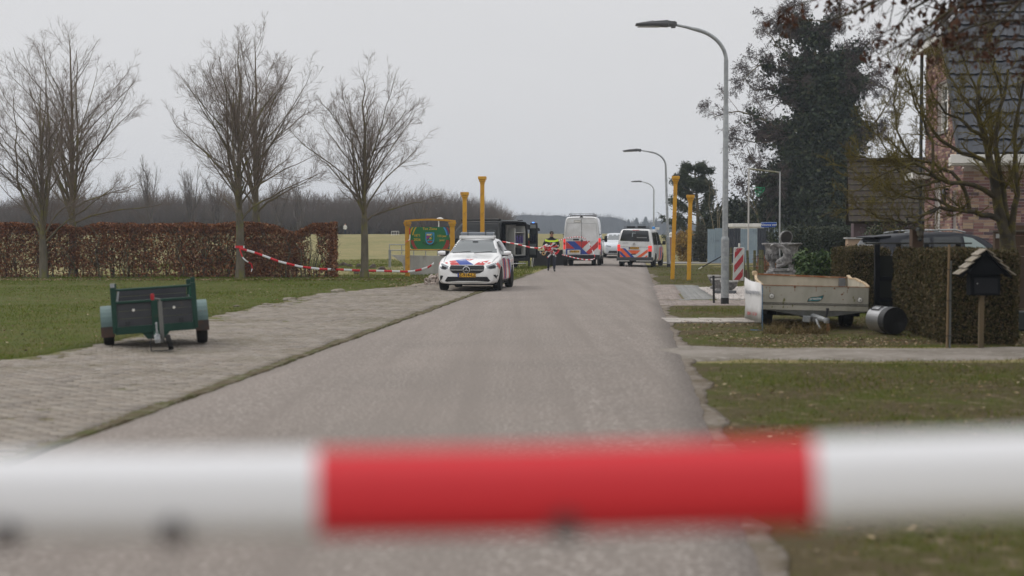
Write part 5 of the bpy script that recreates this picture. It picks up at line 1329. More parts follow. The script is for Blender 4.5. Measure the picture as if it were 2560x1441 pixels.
C = P3[:, 1:].reshape(-1, 3); C = np.repeat(C, 5, 0) + r.normal(size=(len(C) * 5, 3)) * 0.12
wy = C[:, 1] + ok.location.y; C = C[C[:, 2] > CH + 0.166 * wy + 0.5]
V, Q = leaves(r, C, 0.13, 0.6, 1.0); tag(npmesh('crown', V, [Q], bpy.data.materials['withered_leaf'], ok), kind='stuff')
# ------------------------------------------------------------------ vehicles
def pchip(x, y, xi):
    h = np.diff(x); d = np.diff(y, axis=0) / h[:, None]
    m = np.zeros_like(y); m[0] = d[0]; m[-1] = d[-1]
    for k in range(1, len(x) - 1):
        w1, w2 = 2 * h[k] + h[k - 1], h[k] + 2 * h[k - 1]
        with np.errstate(divide='ignore', invalid='ignore'):
            q = (w1 + w2) / (w1 / d[k - 1] + w2 / d[k])
        m[k] = np.where(d[k - 1] * d[k] > 0, q, 0)
    j = np.clip(np.searchsorted(x, xi, side='right') - 1, 0, len(x) - 2)
    t = ((xi - x[j]) / h[j])[:, None]; H_ = h[j][:, None]
    return (2 * t**3 - 3 * t**2 + 1) * y[j] + (t**3 - 2 * t**2 + t) * H_ * m[j] + (-2 * t**3 + 3 * t**2) * y[j + 1] + (t**3 - t**2) * H_ * m[j + 1]
def hp(w, zb, zm, zs, ws, wr, zt, rnd=0.10):
    """half cross-section from the middle of the floor up to the middle of the roof"""
    return [(0, zb), (w * 0.84, zb), (w * 0.97, zb + 0.09), (w, zm), (w * 0.985, zs), (ws, zs + 0.05), (wr + (ws - wr) * 0.12, zt - rnd), (wr * 0.86, zt - 0.018), (0, zt)]
def loft_body(name, st, mats, parent, cutters=(), open_rear=False, step=0.11, chaikin=2):
    ys = np.array([s[0] for s in st], float); S = np.array([s[1] for s in st], float)
    n, K, _ = S.shape
    yi = np.unique(np.round(np.concatenate([ys] + [np.linspace(a, b, max(2, int((b - a) / step) + 1)) for a, b in zip(ys, ys[1:])]), 4))
    A = pchip(ys, S.reshape(n, -1), yi).reshape(len(yi), K, 2)
    for _ in range(chaikin):
        B = [A[:, :1]]
        for k in range(A.shape[1] - 1):
            B += [A[:, k:k + 1] * .75 + A[:, k + 1:k + 2] * .25, A[:, k:k + 1] * .25 + A[:, k + 1:k + 2] * .75]
        B.append(A[:, -1:]); A = np.concatenate(B, 1)
    K = A.shape[1]
    ring = np.concatenate([A, A[:, -2:0:-1] * np.array([-1, 1])], 1); M = ring.shape[1]
    V = np.concatenate([ring[:, :, :1], np.repeat(yi[:, None, None], M, 1), ring[:, :, 1:]], 2).reshape(-1, 3)
    F_ = [(a * M + j, a * M + (j + 1) % M, (a + 1) * M + (j + 1) % M, (a + 1) * M + j) for a in range(len(yi) - 1) for j in range(M)]
    F_.append(tuple(range(M))[::-1])
    if not open_rear: F_.append(tuple(range((len(yi) - 1) * M, len(yi) * M)))
    b = MB(); b.add(V, F_)
    o = b.build(name, mats, None, smooth=True)
    if cutters:
        cs = []
        for (cx, cy, cz, r, L) in cutters:
            c = MB(); c.lathe([(r, -L / 2), (r, L / 2)], 28, Matrix.Translation((cx, cy, cz)) @ Matrix.Rotation(PI / 2, 4, 'Y')); co_ = c.build('cut', [mats[1]]); cs.append(co_)
            m = o.modifiers.new('b', 'BOOLEAN'); m.operation = 'DIFFERENCE'; m.object = co_; m.solver = 'EXACT'; m.material_mode = 'TRANSFER'
        dg = bpy.context.evaluated_depsgraph_get(); me = bpy.data.meshes.new_from_object(o.evaluated_get(dg))
        old = o.data; o.modifiers.clear(); o.data = me; bpy.data.meshes.remove(old)
        for c in cs: bpy.data.objects.remove(c)
        try: me.set_sharp_from_angle(angle=R_(38))
        except Exception: pass
    o.parent = parent
    bvh = BVHTree.FromPolygons([v.co for v in o.data.vertices], [tuple(p.vertices) for p in o.data.polygons])
    return o, bvh
VIEW = {'front': (Vector((0, 1, 0)), lambda u, v: Vector((u, -12, v))), 'rear': (Vector((0, -1, 0)), lambda u, v: Vector((-u, 12, v))),
        'plus': (Vector((-1, 0, 0)), lambda u, v: Vector((6, u, v))), 'minus': (Vector((1, 0, 0)), lambda u, v: Vector((-6, u, v))), 'top': (Vector((0, 0, -1)), lambda u, v: Vector((u, v, 9)))}
def decal(bvh, pts, view, m, name, parent, off=0.006, maxlen=0.09, thick=True):
    d, org = VIEW[view]
    b = bmesh.new(); f = b.faces.new([b.verts.new((p[0], p[1], 0)) for p in pts])
    bmesh.ops.triangulate(b, faces=b.faces[:])
    for _ in range(5):
        es = [e for e in b.edges if e.calc_length() > maxlen]
        if not es: break
        bmesh.ops.subdivide_edges(b, edges=es, cuts=1); bmesh.ops.triangulate(b, faces=[f for f in b.faces if len(f.verts) > 3])
    V, ok = [], []
    for v in b.verts:
        h, nrm, _, _ = bvh.ray_cast(org(v.co.x, v.co.y), d)
        ok.append(h is not None); V.append((h + (-d) * off * 0.7 + nrm * off * 0.3 * (1 if nrm.dot(d) < 0 else -1)) if h is not None else Vector())
    b.verts.index_update()
    Fc = [[v.index for v in f.verts] for f in b.faces if all(ok[v.index] for v in f.verts)]
    b.free()
    mb = MB(); mb.add(V, Fc); o = mb.build(name, m, parent, smooth=True, fix=False)
    return o
def decal_text(bvh, txt, size, u, v, view, m, parent, off=0.008, bold=True, space=1.0, name='lettering', sx=1.0):
    V, Fc = text_geo(txt, size, bold, 'CENTER', space); d, org = VIEW[view]; P, ok = [], []
    for p in V:
        h, nrm, _, _ = bvh.ray_cast(org(u + p[0] * sx, v + p[1]), d); ok.append(h is not None); P.append((h - d * off) if h is not None else Vector())
    b = MB(); b.add(P, [f for f in Fc if all(ok[i] for i in f)]); return b.build(name, m, parent, fix=False)
M_tyre = mat('tyre_rubber', (0.018, 0.018, 0.019), 0.85, col2=(0.03, 0.029, 0.027), vscale=9, spec=0.2)
M_rim = mat('alloy_rim', (0.30, 0.31, 0.32), 0.35, metal=0.7)
M_rimk = mat('steel_rim', (0.05, 0.05, 0.055), 0.5, metal=0.4)
M_dark = mat('black_plastic', (0.018, 0.018, 0.02), 0.6, spec=0.3)
M_under = mat('underside', (0.010, 0.010, 0.011), 0.9, spec=0.1)
def wheel(parent, x, y, r, w, rim=None, steer=0.0, spokes=5):
    s = 1 if x > 0 else -1
    M = Matrix.Translation((x, y, r)) @ Matrix.Rotation(steer, 4, 'Z') @ Matrix.Rotation(PI / 2, 4, 'Y')
    b = MB(); h = w / 2
    b.lathe([(r * 0.62, -h * .9), (r * 0.90, -h), (r * 0.985, -h * .82), (r, -h * .55), (r, h * .55), (r * 0.985, h * .82), (r * 0.90, h), (r * 0.62, h * .9)], 28, M)
    t = b.build('wheel', M_tyre, parent, smooth=True)
    b = MB(); e = h * 0.88 * s
    b.lathe([(r * 0.63, e), (r * 0.58, e * 0.97), (r * 0.55, e * 0.55), (r * 0.2, e * 0.5), (r * 0.02, e * .5)], 24, M, k=0)
    for k in range(spokes):
        a = 2 * PI * k / spokes
        Ms = M @ Matrix.Rotation(a, 4, 'Z')
        b.box(r * 0.05, r * 0.6, -r * 0.075, r * 0.075, min(e * 0.6, e * 0.95), max(e * 0.6, e * 0.95), Ms)
    b.build('rim', rim or M_rim, t)
    return t
def mirror(parent, x, y, z, m, m2, sz=(0.11, 0.10, 0.075), s=1):
    b = MB()
    b.lathe([(0.02, -1), (0.75, -0.9), (1.0, -0.3), (1.0, 0.35), (0.8, 0.9), (0.05, 1)], 14, Matrix.Translation((x + s * sz[0], y, z)) @ Matrix.Diagonal((sz[0], sz[1], sz[2], 1)) @ Matrix.Rotation(PI / 2, 4, 'Y'))
    o = b.build('mirror', m, parent, smooth=True)
    b = MB(); b.beam((x - s * 0.06, y, z - sz[2] * .9), (x + s * sz[0] * 1.2, y, z - sz[2] * .9), 0.06, 0.05); b.build('mirror_foot', m2, o)
    return o
def plate_geo(parent, txt, x, y, z, w_, h_, facing, text_size=None):
    s = -1 if facing == 'front' else 1
    b = MB(); b.box(x - w_ / 2, x + w_ / 2, min(y, y + s * 0.012), max(y, y + s * 0.012), z - h_ / 2, z + h_ / 2); p = b.build('number_plate', M_plate, parent, bevel=0.004)
    yy = y + s * 0.014
    xb = x - w_ / 2 if s < 0 else x + w_ / 2
    b = MB(); b.add([(xb, yy, z - h_ / 2), (xb - s * w_ * .085, yy, z - h_ / 2), (xb - s * w_ * .085, yy, z + h_ / 2), (xb, yy, z + h_ / 2)], [(0, 1, 2, 3)]); b.build('country_band', M_platb, p)
    V, Fc = text_geo(txt, text_size or h_ * 0.92, True, 'CENTER', 1.0)
    b = MB(); b.add([(x - s * (q[0] + w_ * .04) if s > 0 else x + q[0] + w_ * .04, yy + s * .001, z + q[1]) for q in V], Fc); b.build('lettering', M_dk2, p, fix=False)
    return p
M_plate = mat('plate_yellow', (0.62, 0.33, 0.015), 0.45); M_platb = mat('plate_blue', (0.02, 0.06, 0.30), 0.45); M_dk2 = mat('plate_black', (0.012, 0.012, 0.012), 0.5)
M_pw = mat('police_white', (0.80, 0.80, 0.80), 0.22, coat=0.6, col2=(0.70, 0.70, 0.695), vscale=1.0, spec=0.5)
M_vw_ = mat('police_van_white', (0.72, 0.725, 0.73), 0.25, coat=0.5, col2=(0.60, 0.60, 0.59), vscale=1.4, col3=(0.48, 0.46, 0.43), v3scale=2.5, v3lo=0.58, v3hi=0.78)
M_pr = mat('police_red', (0.52, 0.045, 0.045), 0.35); M_por = mat('police_orange', (0.80, 0.13, 0.04), 0.35); M_pb = mat('police_blue', (0.022, 0.06, 0.30), 0.35)
M_grey = mat('grey_lettering', (0.24, 0.25, 0.28), 0.5); M_seam = mat('panel_gap', (0.06, 0.06, 0.065), 0.7)
M_wind = mat('windscreen_glass', (0.12, 0.135, 0.14), 0.05, spec=1.0); M_tint = mat('tinted_glass', (0.014, 0.018, 0.020), 0.05, spec=0.5)  # windscreen base colour lifted to stand in for the reflected sky
M_red = mat('tail_red', (0.42, 0.012, 0.015), 0.15, coat=0.6); M_redlit = mat('tail_lit', (0.85, 0.045, 0.035), 0.2, emit=0.55)
M_head = mat('headlamp', (0.20, 0.22, 0.24), 0.08, spec=0.8, metal=0.2); M_chrome = mat('chrome', (0.62, 0.63, 0.64), 0.18, metal=0.9); M_lbar = mat('light_bar_lens', (0.20, 0.22, 0.25), 0.15, spec=0.6)
M_bluel = mat('blue_beacon', (0.03, 0.22, 0.55), 0.15); M_bluelit = mat('blue_flash', (0.06, 0.25, 1.0), 0.2, emit=2.2)

# ---- white police hatchback, front to the lens
PC = thing('police_car', 'white police hatchback with light bar, parked facing us half on the block paving', 'car', (-1.04, 42.85, 0.01), R_(-6.6))
cs_ = [(-2.21, hp(.62, .27, .45, .60, .50, .44, .665, .03)), (-2.16, hp(.77, .215, .47, .67, .66, .52, .735, .04)), (-2.02, hp(.855, .195, .5, .755, .75, .60, .84, .05)), (-1.7, hp(.885, .19, .52, .845, .795, .66, .935, .05)),
       (-1.25, hp(.90, .19, .55, .915, .81, .69, 1.015, .05)), (-0.98, hp(.90, .19, .55, .945, .805, .71, 1.065, .05)), (-0.25, hp(.90, .19, .56, .97, .79, .585, 1.475, .09)), (0.3, hp(.90, .19, .57, .985, .80, .59, 1.54, .09)),
       (1.1, hp(.90, .2, .58, 1.0, .79, .57, 1.515, .09)), (1.75, hp(.895, .22, .60, 1.01, .76, .52, 1.41, .09)), (2.05, hp(.87, .25, .62, .98, .73, .53, 1.12, .05)), (2.2, hp(.80, .32, .6, .84, .68, .5, .92, .04))]
body, bv = loft_body('body', cs_, [M_pw, M_under], PC, [(sx_ * .88, yy, .335, .375, .5) for sx_ in (1, -1) for yy in (-1.35, 1.38)])
C1 = lambda x, y: ((x / 6.55 + 980 - 1166.5) * .01143, 1.6 - (y / 6.55 + 520 - 590) * .01143)
def d1(pts, m, name, off=0.006, ml=0.07, par=None, v='front'): return decal(bv, [C1(*p) for p in pts], v, m, name, par or PC, off, ml)
ws = decal(bv, [(-.735, 1.09), (.735, 1.09), (.70, 1.2), (.60, 1.40), (.555, 1.462), (-.555, 1.462), (-.60, 1.40), (-.70, 1.2)], 'front', M_wind, 'windscreen', PC, .008, .08)
b = MB(); b.cbox((0, -0.42, 1.40), (0.16, 0.05, 0.06)); b.build('rear_view_mirror', M_dark, ws, bevel=.01)
# grille, lamps, intakes
gr = d1([(950, 950), (1495, 950), (1512, 985), (1500, 1040), (1440, 1075), (1370, 1085), (1060, 1085), (990, 1075), (945, 1035), (935, 985)], M_dark, 'grille', .010)
d1([(945, 1018), (1150, 1018), (1150, 1030), (945, 1030)], M_chrome, 'grille_bar', .016, .1, gr); d1([(1285, 1018), (1505, 1018), (1505, 1030), (1285, 1030)], M_chrome, 'grille_bar', .016, .1, gr)
gx, gz = C1(1217, 1022)
em = MB(); em.lathe([(.085, -.004), (.105, -.008), (.105, .008), (.085, .012), (.085, -.004)], 24, Matrix.Translation((gx, -2.232, gz)) @ Matrix.Rotation(PI / 2, 4, 'X'))
for k in range(3):
    a = PI / 2 + k * 2 * PI / 3; c, s = math.cos(a), math.sin(a)
    em.prism([(gx + .088 * c, -2.232, gz + .088 * s), (gx - .016 * s, -2.232, gz + .016 * c), (gx + .016 * s, -2.232, gz - .016 * c)], (0, -.012, 0))
em.build('emblem', M_chrome, gr)
for pts in ([(785, 915), (918, 965), (905, 1005), (862, 1022), (795, 1008), (768, 985)], [(1680, 905), (1535, 955), (1552, 995), (1600, 1010), (1690, 998), (1735, 960)]):
    h = d1(pts, M_head, 'headlight', .008, .06)
    cx_ = sum(p[0] for p in pts) / len(pts); cy_ = sum(p[1] for p in pts) / len(pts)
    d1([(cx_ + (p[0] - cx_) * .62, cy_ + 8 + (p[1] - cy_) * .55) for p in pts], M_dark, 'lamp_insert', .012, .06, h)
d1([(905, 1135), (1560, 1135), (1608, 1200), (1580, 1215), (1390, 1203), (1080, 1203), (885, 1218), (858, 1205)], M_dark, 'lower_intake', .008)
d1([(772, 1110), (830, 1122), (800, 1185), (770, 1208)], M_dark, 'side_intake', .008); d1([(1650, 1100), (1712, 1100), (1735, 1195), (1700, 1170)], M_dark, 'side_intake', .008)
px_, pz_ = C1(1222, 1108); plate_geo(PC, 'Z-914-LZ', px_, -2.222, pz_, .53, .115, 'front', .125)
# striping on the bonnet: blue band with red flanks
d1([(905, 880), (1000, 868), (1105, 942), (950, 945)], M_pr, 'red_stripe', .005); d1([(1000, 866), (1165, 850), (1330, 938), (1105, 942)], M_pb, 'blue_stripe', .0055)
d1([(1165, 850), (1310, 848), (1240, 878)], M_pr, 'red_stripe', .005); d1([(1335, 938), (1400, 900), (1570, 868), (1490, 945)], M_pr, 'red_stripe', .005)
decal_text(bv, 'POLITIE', .062, *C1(1245, 822), 'front', M_grey, PC, .006, True, 1.5, sx=1.0)
for s in (-1, 1):                                         # bonnet shut lines and wipers
    decal(bv, [(s * .70, -1.95), (s * .712, -1.95), (s * .775, -1.02), (s * .763, -1.02)], 'top', M_seam, 'bonnet_gap', PC, .004, .1)
for x0 in (-.62, .02):
    q = MB(); q.tube([(x0 + .02, -1.00, 1.085), (x0 + .55, -.93, 1.135)], .010, 5); q.build('wiper', M_dark, PC)
# side glass and stripes on both sides
for v in ('plus', 'minus'):
    decal(bv, [(-.62, 1.04), (-.05, 1.05), (.33, 1.05), (.33, 1.44), (-.1, 1.41)], v, M_tint, 'side_window', PC, .008, .08); decal(bv, [(.40, 1.05), (1.12, 1.08), (1.0, 1.40), (.40, 1.44)], v, M_tint, 'side_window', PC, .008, .08)
    decal(bv, [(1.2, 1.1), (1.55, 1.14), (1.35, 1.34), (1.12, 1.38)], v, M_tint, 'side_window', PC, .008, .08)
    for k, m in enumerate((M_pr, M_pb, M_pr)):
        y0 = -.88 + k * .24
        decal(bv, [(y0 - .18, .93), (y0 + .02, .93), (y0 + .42, .30), (y0 + .22, .30)], v, m, 'side_stripe', PC, .005, .08)
    decal(bv, [(-2.05, .80), (-1.85, .85), (-1.5, .70), (-1.72, .62)], v, M_pr, 'side_stripe', PC, .005, .06)
    decal(bv, [(.1, .90), (.36, .90), (1.0, .30), (.72, .30)], v, M_pr, 'side_stripe', PC, .005, .08); decal(bv, [(.4, .90), (.62, .90), (1.25, .3), (1.04, .3)], v, M_pb, 'side_stripe', PC, .005, .08)
    for y0 in (-.50, .36): decal(bv, [(y0, .32), (y0 + .012, .32), (y0 + .012, 1.0), (y0, 1.0)], v, M_seam, 'door_gap', PC, .004, .1)
    decal(bv, [(-.95, .205), (.95, .205), (.95, .30), (-.95, .30)], v, M_dark, 'sill', PC, .006, .2)
for s in (1, -1):
    m_ = mirror(PC, s * .87, -.62, 1.08, M_pw, M_dark, (.115, .09, .075), s)
    b = MB(); b.cbox((s * 1.0, -.60, 1.155), (.20, .12, .03)); b.build('mirror_cap', M_dark, m_, bevel=.012)
    wheel(PC, s * .79, -1.35, .335, .225, M_rim, R_(0)); wheel(PC, s * .79, 1.38, .335, .225, M_rim)
lb_ = MB(); lb_.box(-.50, .50, -.12, .22, 1.60, 1.70); bar = lb_.build('light_bar', M_lbar, PC, bevel=.03)
for x in (-.27, .27): b = MB(); b.box(x - .012, x + .012, -.126, .226, 1.598, 1.704); b.build('divider', M_dark, bar)
b = MB(); b.box(-.53, .53, -.16, .26, 1.50, 1.597); b.build('bar_base', M_pw, PC, bevel=.02)
b = MB(); b.box(-.80, .80, -1.95, 1.95, .17, .30); b.build('underbody', M_under, PC)

# ---- a generic van shell
def vp(w, zb, zs, wr, zt, zk=1.0):
    return [(0, zb), (w * .86, zb), (w * .98, zb + .07), (w, zb + .35), (w * .995, zs), (w * .97 + .0, zs + .12), (wr + (w - wr) * .35, zt - .32 * zk), (wr + .01, zt - .10 * zk), (wr * .90, zt - .015), (0, zt)]
def big_van(name, label, loc, rz, paint, open_rear=False):
    V_ = thing(name, label, 'van', loc, rz, None)
    st = [(-2.96, vp(.70, .35, .78, .55, .98, .3)), (-2.88, vp(.86, .28, .92, .68, 1.10, .3)), (-2.6, vp(.96, .26, 1.08, .76, 1.24, .3)), (-2.1, vp(.985, .26, 1.18, .80, 1.42, .3)), (-1.85, vp(.985, .26, 1.22, .82, 1.60, .5)), (-1.2, vp(.985, .26, 1.25, .80, 2.38, 1)), (-.7, vp(.985, .28, 1.25, .80, 2.60, 1)),
          (.2, vp(.985, .30, 1.25, .80, 2.62, 1)), (2.0, vp(.985, .32, 1.25, .80, 2.62, 1)), (2.86, vp(.985, .36, 1.25, .79, 2.60, 1)), (2.96, vp(.955, .38, 1.25, .76, 2.56, 1))]
    b_, bvh = loft_body('body', st, [paint, M_under], V_, [(s * .95, yy, .35, .42, .62) for s in (1, -1) for yy in (-1.95, 1.72)], open_rear, .2)
    return V_, b_, bvh
SP_, sb, sv = big_van('police_van', 'tall white police van seen from behind with red and blue stripes across its doors', (at(1452.5, 600, 74.4).x + .31, 77.35, 0.005), PI - R_(5.6), M_vw_)
S_s = .0209
C2 = lambda x, y: ((x / 6.265 + 1320 - 1452.5) * S_s, 1.6 - (y / 6.265 + 500 - 590) * S_s)
def d2(pts, m, name, off=.006, ml=.12, par=None): return decal(sv, [C2(*p) for p in pts], 'rear', m, name, par or SP_, off, ml)
d2([(586, 650), (722, 765), (708, 765), (588, 765)], M_pr, 'red_stripe'); d2([(590, 650), (720, 650), (940, 855), (800, 855), (722, 765)], M_pb, 'blue_stripe', .0062); d2([(588, 767), (722, 767), (800, 855), (586, 855)], M_pb, 'blue_stripe', .0064)
d2([(722, 650), (970, 645), (842, 765)], M_pr, 'red_stripe'); d2([(895, 828), (1092, 645), (1092, 740), (965, 855), (940, 855)], M_pr, 'red_stripe')
for (a, b2) in ((548, 580), (1098, 1132)):
    x0, z0 = C2(a, 778); x1, z1 = C2(b2, 605)
    q = MB(); q.box(-x1, -x0, 2.86, 2.985, z0, z1); l_ = q.build('tail_light', M_redlit, SP_, bevel=.015)
    q = MB(); q.box(-x1 + .008, -x0 - .008, 2.986, 2.992, z0 + (z1 - z0) * .42, z0 + (z1 - z0) * .62); q.build('reversing_lens', M_red, l_)
d2([(830, 235), (836, 235), (836, 860), (830, 860)], M_seam, 'door_gap', .008, .2)
for pts in ([(600, 365), (828, 365), (828, 372), (600, 372)], [(840, 365), (1062, 372), (1062, 379), (840, 372)], [(604, 372), (612, 372), (590, 590), (582, 590)], [(1056, 379), (1064, 379), (1082, 590), (1074, 590)], [(600, 295), (1050, 295), (1050, 300), (600, 300)]):
    d2(pts, mat('crease_shade', (0.40, 0.41, 0.42), .5), 'crease_shade', .006, .15)  # flat grey lines painted for the shade in the door recesses
lp = d2([(712, 322), (822, 322), (822, 356), (712, 356)], mat('lamp_frame', (0.30, 0.28, 0.24), .5), 'high_lamp', .012); d2([(720, 329), (814, 329), (814, 349), (720, 349)], M_white, 'lens', .018, .2, lp)
x0, z0 = C2(700, 636); x1, z1 = C2(792, 612); q = MB(); q.box(-x1, -x0, 2.95, 2.985, z0, z1); q.build('door_handle', M_dark, SP_, bevel=.008)
x0, z0 = C2(835, 640); q = MB(); q.lathe([(.062, 0), (.062, .03), (.05, .035)], 18, Matrix.Translation((-x0, 2.95, z0)) @ Matrix.Rotation(-PI / 2, 4, 'X')); q.build('emblem', M_lampg, SP_)
x0, z0 = C2(610, 854); x1, z1 = C2(814, 786); q = MB(); q.box(-x1, -x0, 2.94, 2.982, z0, z1); pl = q.build('plate_recess', M_white, SP_, bevel=.02)
x0, z0 = C2(722, 810); plate_geo(SP_, 'VV-891-V', -x0, 2.984, z0, .52, .115, 'rear', .12)
decal_text(sv, 'POLITIE', .085, *C2(640, 625), 'rear', M_grey, SP_, .008, True, 1.05)
q = MB(); q.box(-.97, .97, 2.70, 3.03, .36, .60); q.build('bumper', M_dark, SP_, bevel=.03)
for (a, b2) in ((546, 582), (1096, 1130)): x0, z0 = C2(a, 812); x1, z1 = C2(b2, 785); q = MB(); q.box(-x1, -x0, 2.9, 2.99, z0, z1); q.build('corner_reflector', M_white, SP_)
q = MB()
for y in (-.9, .6, 2.2): q.box(-.62, .62, y - .03, y + .03, 2.66, 2.70); q.box(-.64, -.58, y - .03, y + .03, 2.56, 2.658); q.box(.58, .64, y - .03, y + .03, 2.56, 2.658)
q.box(-.66, -.62, -1.1, 2.5, 2.702, 2.74); q.box(.62, .66, -1.1, 2.5, 2.702, 2.74); q.box(-.66, .66, 2.46, 2.5, 2.742, 2.765); q.build('roof_rack', mat('rack_grey', (.18, .18, .19), .5), SP_)
q = MB(); q.prism([(-.10, 2.88, 2.56), (.10, 2.88, 2.56), (.02, 2.88, 2.645), (-.02, 2.88, 2.645)], (0, .12, 0)); q.build('camera', M_dark, SP_, bevel=.01)
for v in ('plus', 'minus'):
    decal(sv, [(-1.35, 1.35), (-.5, 1.35), (-.5, 2.1), (-1.0, 2.1)], v, M_tint, 'side_window', SP_, .008, .15)
    decal(sv, [(1.3, .62), (2.6, .62), (2.7, 1.2), (1.9, 1.2)], v, M_pr, 'side_stripe', SP_, .006, .15); decal(sv, [(.2, .62), (1.2, .62), (1.75, 1.2), (.8, 1.2)], v, M_pb, 'side_stripe', SP_, .006, .15)
    for y0 in (-.42, .95): decal(sv, [(y0, .45), (y0 + .02, .45), (y0 + .02, 2.4), (y0, 2.4)], v, M_seam, 'door_gap', SP_, .005, .2)
    decal(sv, [(-1.5, .30), (1.3, .34), (1.3, .52), (-1.5, .52)], v, M_dark, 'side_moulding', SP_, .008, .3)
for s in (1, -1):
    q = MB(); q.cbox((s * 1.14, -1.42, 1.42), (.16, .12, .34)); q.beam((s * .95, -1.40, 1.38), (s * 1.10, -1.42, 1.38), .06, .08); q.build('mirror', M_dark, SP_, bevel=.03)
    wheel(SP_, s * .86, -1.95, .345, .23, M_rimk); wheel(SP_, s * .90, 1.72, .345, .215, M_rimk); wheel(SP_, s * .60, 1.72, .345, .215, M_rimk)
    q = MB(); q.beam((s * .88, 2.62, 1.65), (s * 1.0, 2.62, 1.66), .05, .06); q.build('hinge', M_lampg, SP_)
q = MB(); q.tube([(-.7, 1.72, .34), (.7, 1.72, .34)], .06, 8); q.box(-.5, .5, -2, 2.6, .40, .48); q.build('axle', M_under, SP_)

# ---- white police minibus, rear
TB = thing('police_minibus', 'white police minibus seen from behind with orange and blue chevrons, brake lights on', 'van', (at(1586.9, 600, 72.8).x + .56, 75.2, 0.005), PI - R_(13.0))
def tp_(w, zb, zs, wr, zt): return [(0, zb), (w * .86, zb), (w * .985, zb + .07), (w, zb + .4), (w * .99, zs), (w * .955, zs + .08), (wr + .055, zt - .22), (wr - .02, zt - .055), (wr * .82, zt - .008), (0, zt)]
st = [(-2.45, tp_(.66, .35, .66, .5, .86)), (-2.38, tp_(.82, .28, .78, .62, .98)), (-2.1, tp_(.92, .24, .92, .74, 1.10)), (-1.7, tp_(.95, .23, 1.0, .80, 1.22)), (-1.45, tp_(.95, .23, 1.03, .80, 1.40)), (-.75, tp_(.95, .23, 1.06, .76, 1.90)), (-.3, tp_(.95, .23, 1.06, .76, 1.955)), (.8, tp_(.95, .25, 1.06, .76, 1.965)), (2.1, tp_(.95, .27, 1.06, .76, 1.955)), (2.30, tp_(.945, .29, 1.06, .745, 1.93)), (2.40, tp_(.93, .30, 1.05, .70, 1.84)), (2.45, tp_(.90, .31, 1.04, .69, 1.70))]
tb_, tv = loft_body('body', st, [M_vw_, M_under], TB, [(s * .92, yy, .335, .385, .5) for s in (1, -1) for yy in (-1.52, 1.45)], False, .16)
T_s = .02047
C3 = lambda x, y: ((x / 6.265 + 1320 - 1586.9) * T_s, 1.6 - (y / 6.265 + 500 - 590) * T_s)
def d3(pts, m, name, off=.006, ml=.1, par=None): return decal(tv, [C3(*p) for p in pts], 'rear', m, name, par or TB, off, ml)
rw = d3([(1437, 640), (1478, 480), (1490, 474), (1868, 486), (1880, 494), (1902, 648), (1890, 658), (1450, 644)], M_tint, 'rear_window', .010)
d3([(1625, 475), (1740, 475), (1735, 482), (1632, 482)], M_red, 'high_brake_light', .016, .2, rw)
d3([(1625, 520), (1690, 520), (1690, 528), (1640, 530), (1640, 580), (1625, 580)], mat('light_behind_glass', (.22, .25, .26), .3), 'daylight_patch', .013, .1, rw); d3([(1700, 585), (1860, 588), (1860, 602), (1700, 600)], mat('parcel', (.20, .21, .21), .4), 'parcel_shelf', .013, .2, rw)  # first decal: pale patch painted for daylight seen through the cabin
for (a, b2, c, d, e, f) in ((1396, 1440, 803, 703, 900, 800), (1882, 1940, 810, 722, 902, 808)):
    x0, z0 = C3(a, c); x1, z1 = C3(b2, d); q = MB(); q.box(-x1, -x0, 2.30, 2.475, z0, z1); tl_ = q.build('tail_light', M_redlit, TB, bevel=.012)
    q = MB(); q.box(-x1 + .012, -x0 - .012, 2.476, 2.482, z0 + (z1 - z0) * .42, z0 + (z1 - z0) * .52); q.build('reversing_lens', M_head, tl_)
    d3([(a + 2, f + 4), (b2 - 6, f + 4), (b2 - 6, e), (a + 2, e)], M_dark, 'corner_panel', .008)
O_, B_l = M_por, M_pb
for pts, m in (([(1440, 760), (1478, 762), (1610, 905), (1545, 905), (1442, 800)], O_), ([(1470, 758), (1520, 762), (1668, 905), (1612, 905)], B_l), ([(1440, 802), (1546, 905), (1500, 905), (1438, 848)], B_l), ([(1438, 850), (1498, 905), (1436, 900)], O_),
               ([(1556, 790), (1762, 795), (1700, 848), (1618, 845)], O_), ([(1690, 905), (1875, 775), (1875, 822), (1758, 908)], O_), ([(1805, 910), (1870, 865), (1868, 912)], O_)):
    d3(pts, m, 'orange_stripe' if m is O_ else 'blue_stripe', .006 if m is O_ else .0066)
x0, z0 = C3(1658, 758); plate_geo(TB, 'KZ-555-P', -x0, 2.478, z0, .52, .115, 'rear', .12)
x0, z0 = C3(1659, 695); q = MB()
q.lathe([(.050, 0), (.064, .0), (.064, .025), (.050, .025), (.050, 0)], 18, Matrix.Translation((-x0, 2.452, z0)) @ Matrix.Rotation(-PI / 2, 4, 'X'))
for (a, c) in (((-.036, .035), (-.012, -.04)), ((-.012, -.04), (0, -.005)), ((0, -.005), (.012, -.04)), ((.012, -.04), (.036, .035)), ((-.014, .045), (0, .012)), ((0, .012), (.014, .045))):
    q.beam((-x0 + a[0], 2.468, z0 + a[1]), (-x0 + c[0], 2.468, z0 + c[1]), .01, .01)
q.build('emblem', M_chrome, TB)
decal_text(tv, 'POLITIE', .078, *C3(1523, 681), 'rear', M_grey, TB, .008, True, 1.1)
x0, z0 = C3(1650, 852); q = MB(); q.box(-x0 - .11, -x0 + .11, 2.45, 2.475, z0 - .02, z0 + .02); q.build('door_handle', M_dark, TB)
d3([(1430, 735), (1890, 742), (1890, 746), (1430, 739)], M_seam, 'door_gap', .005, .2)
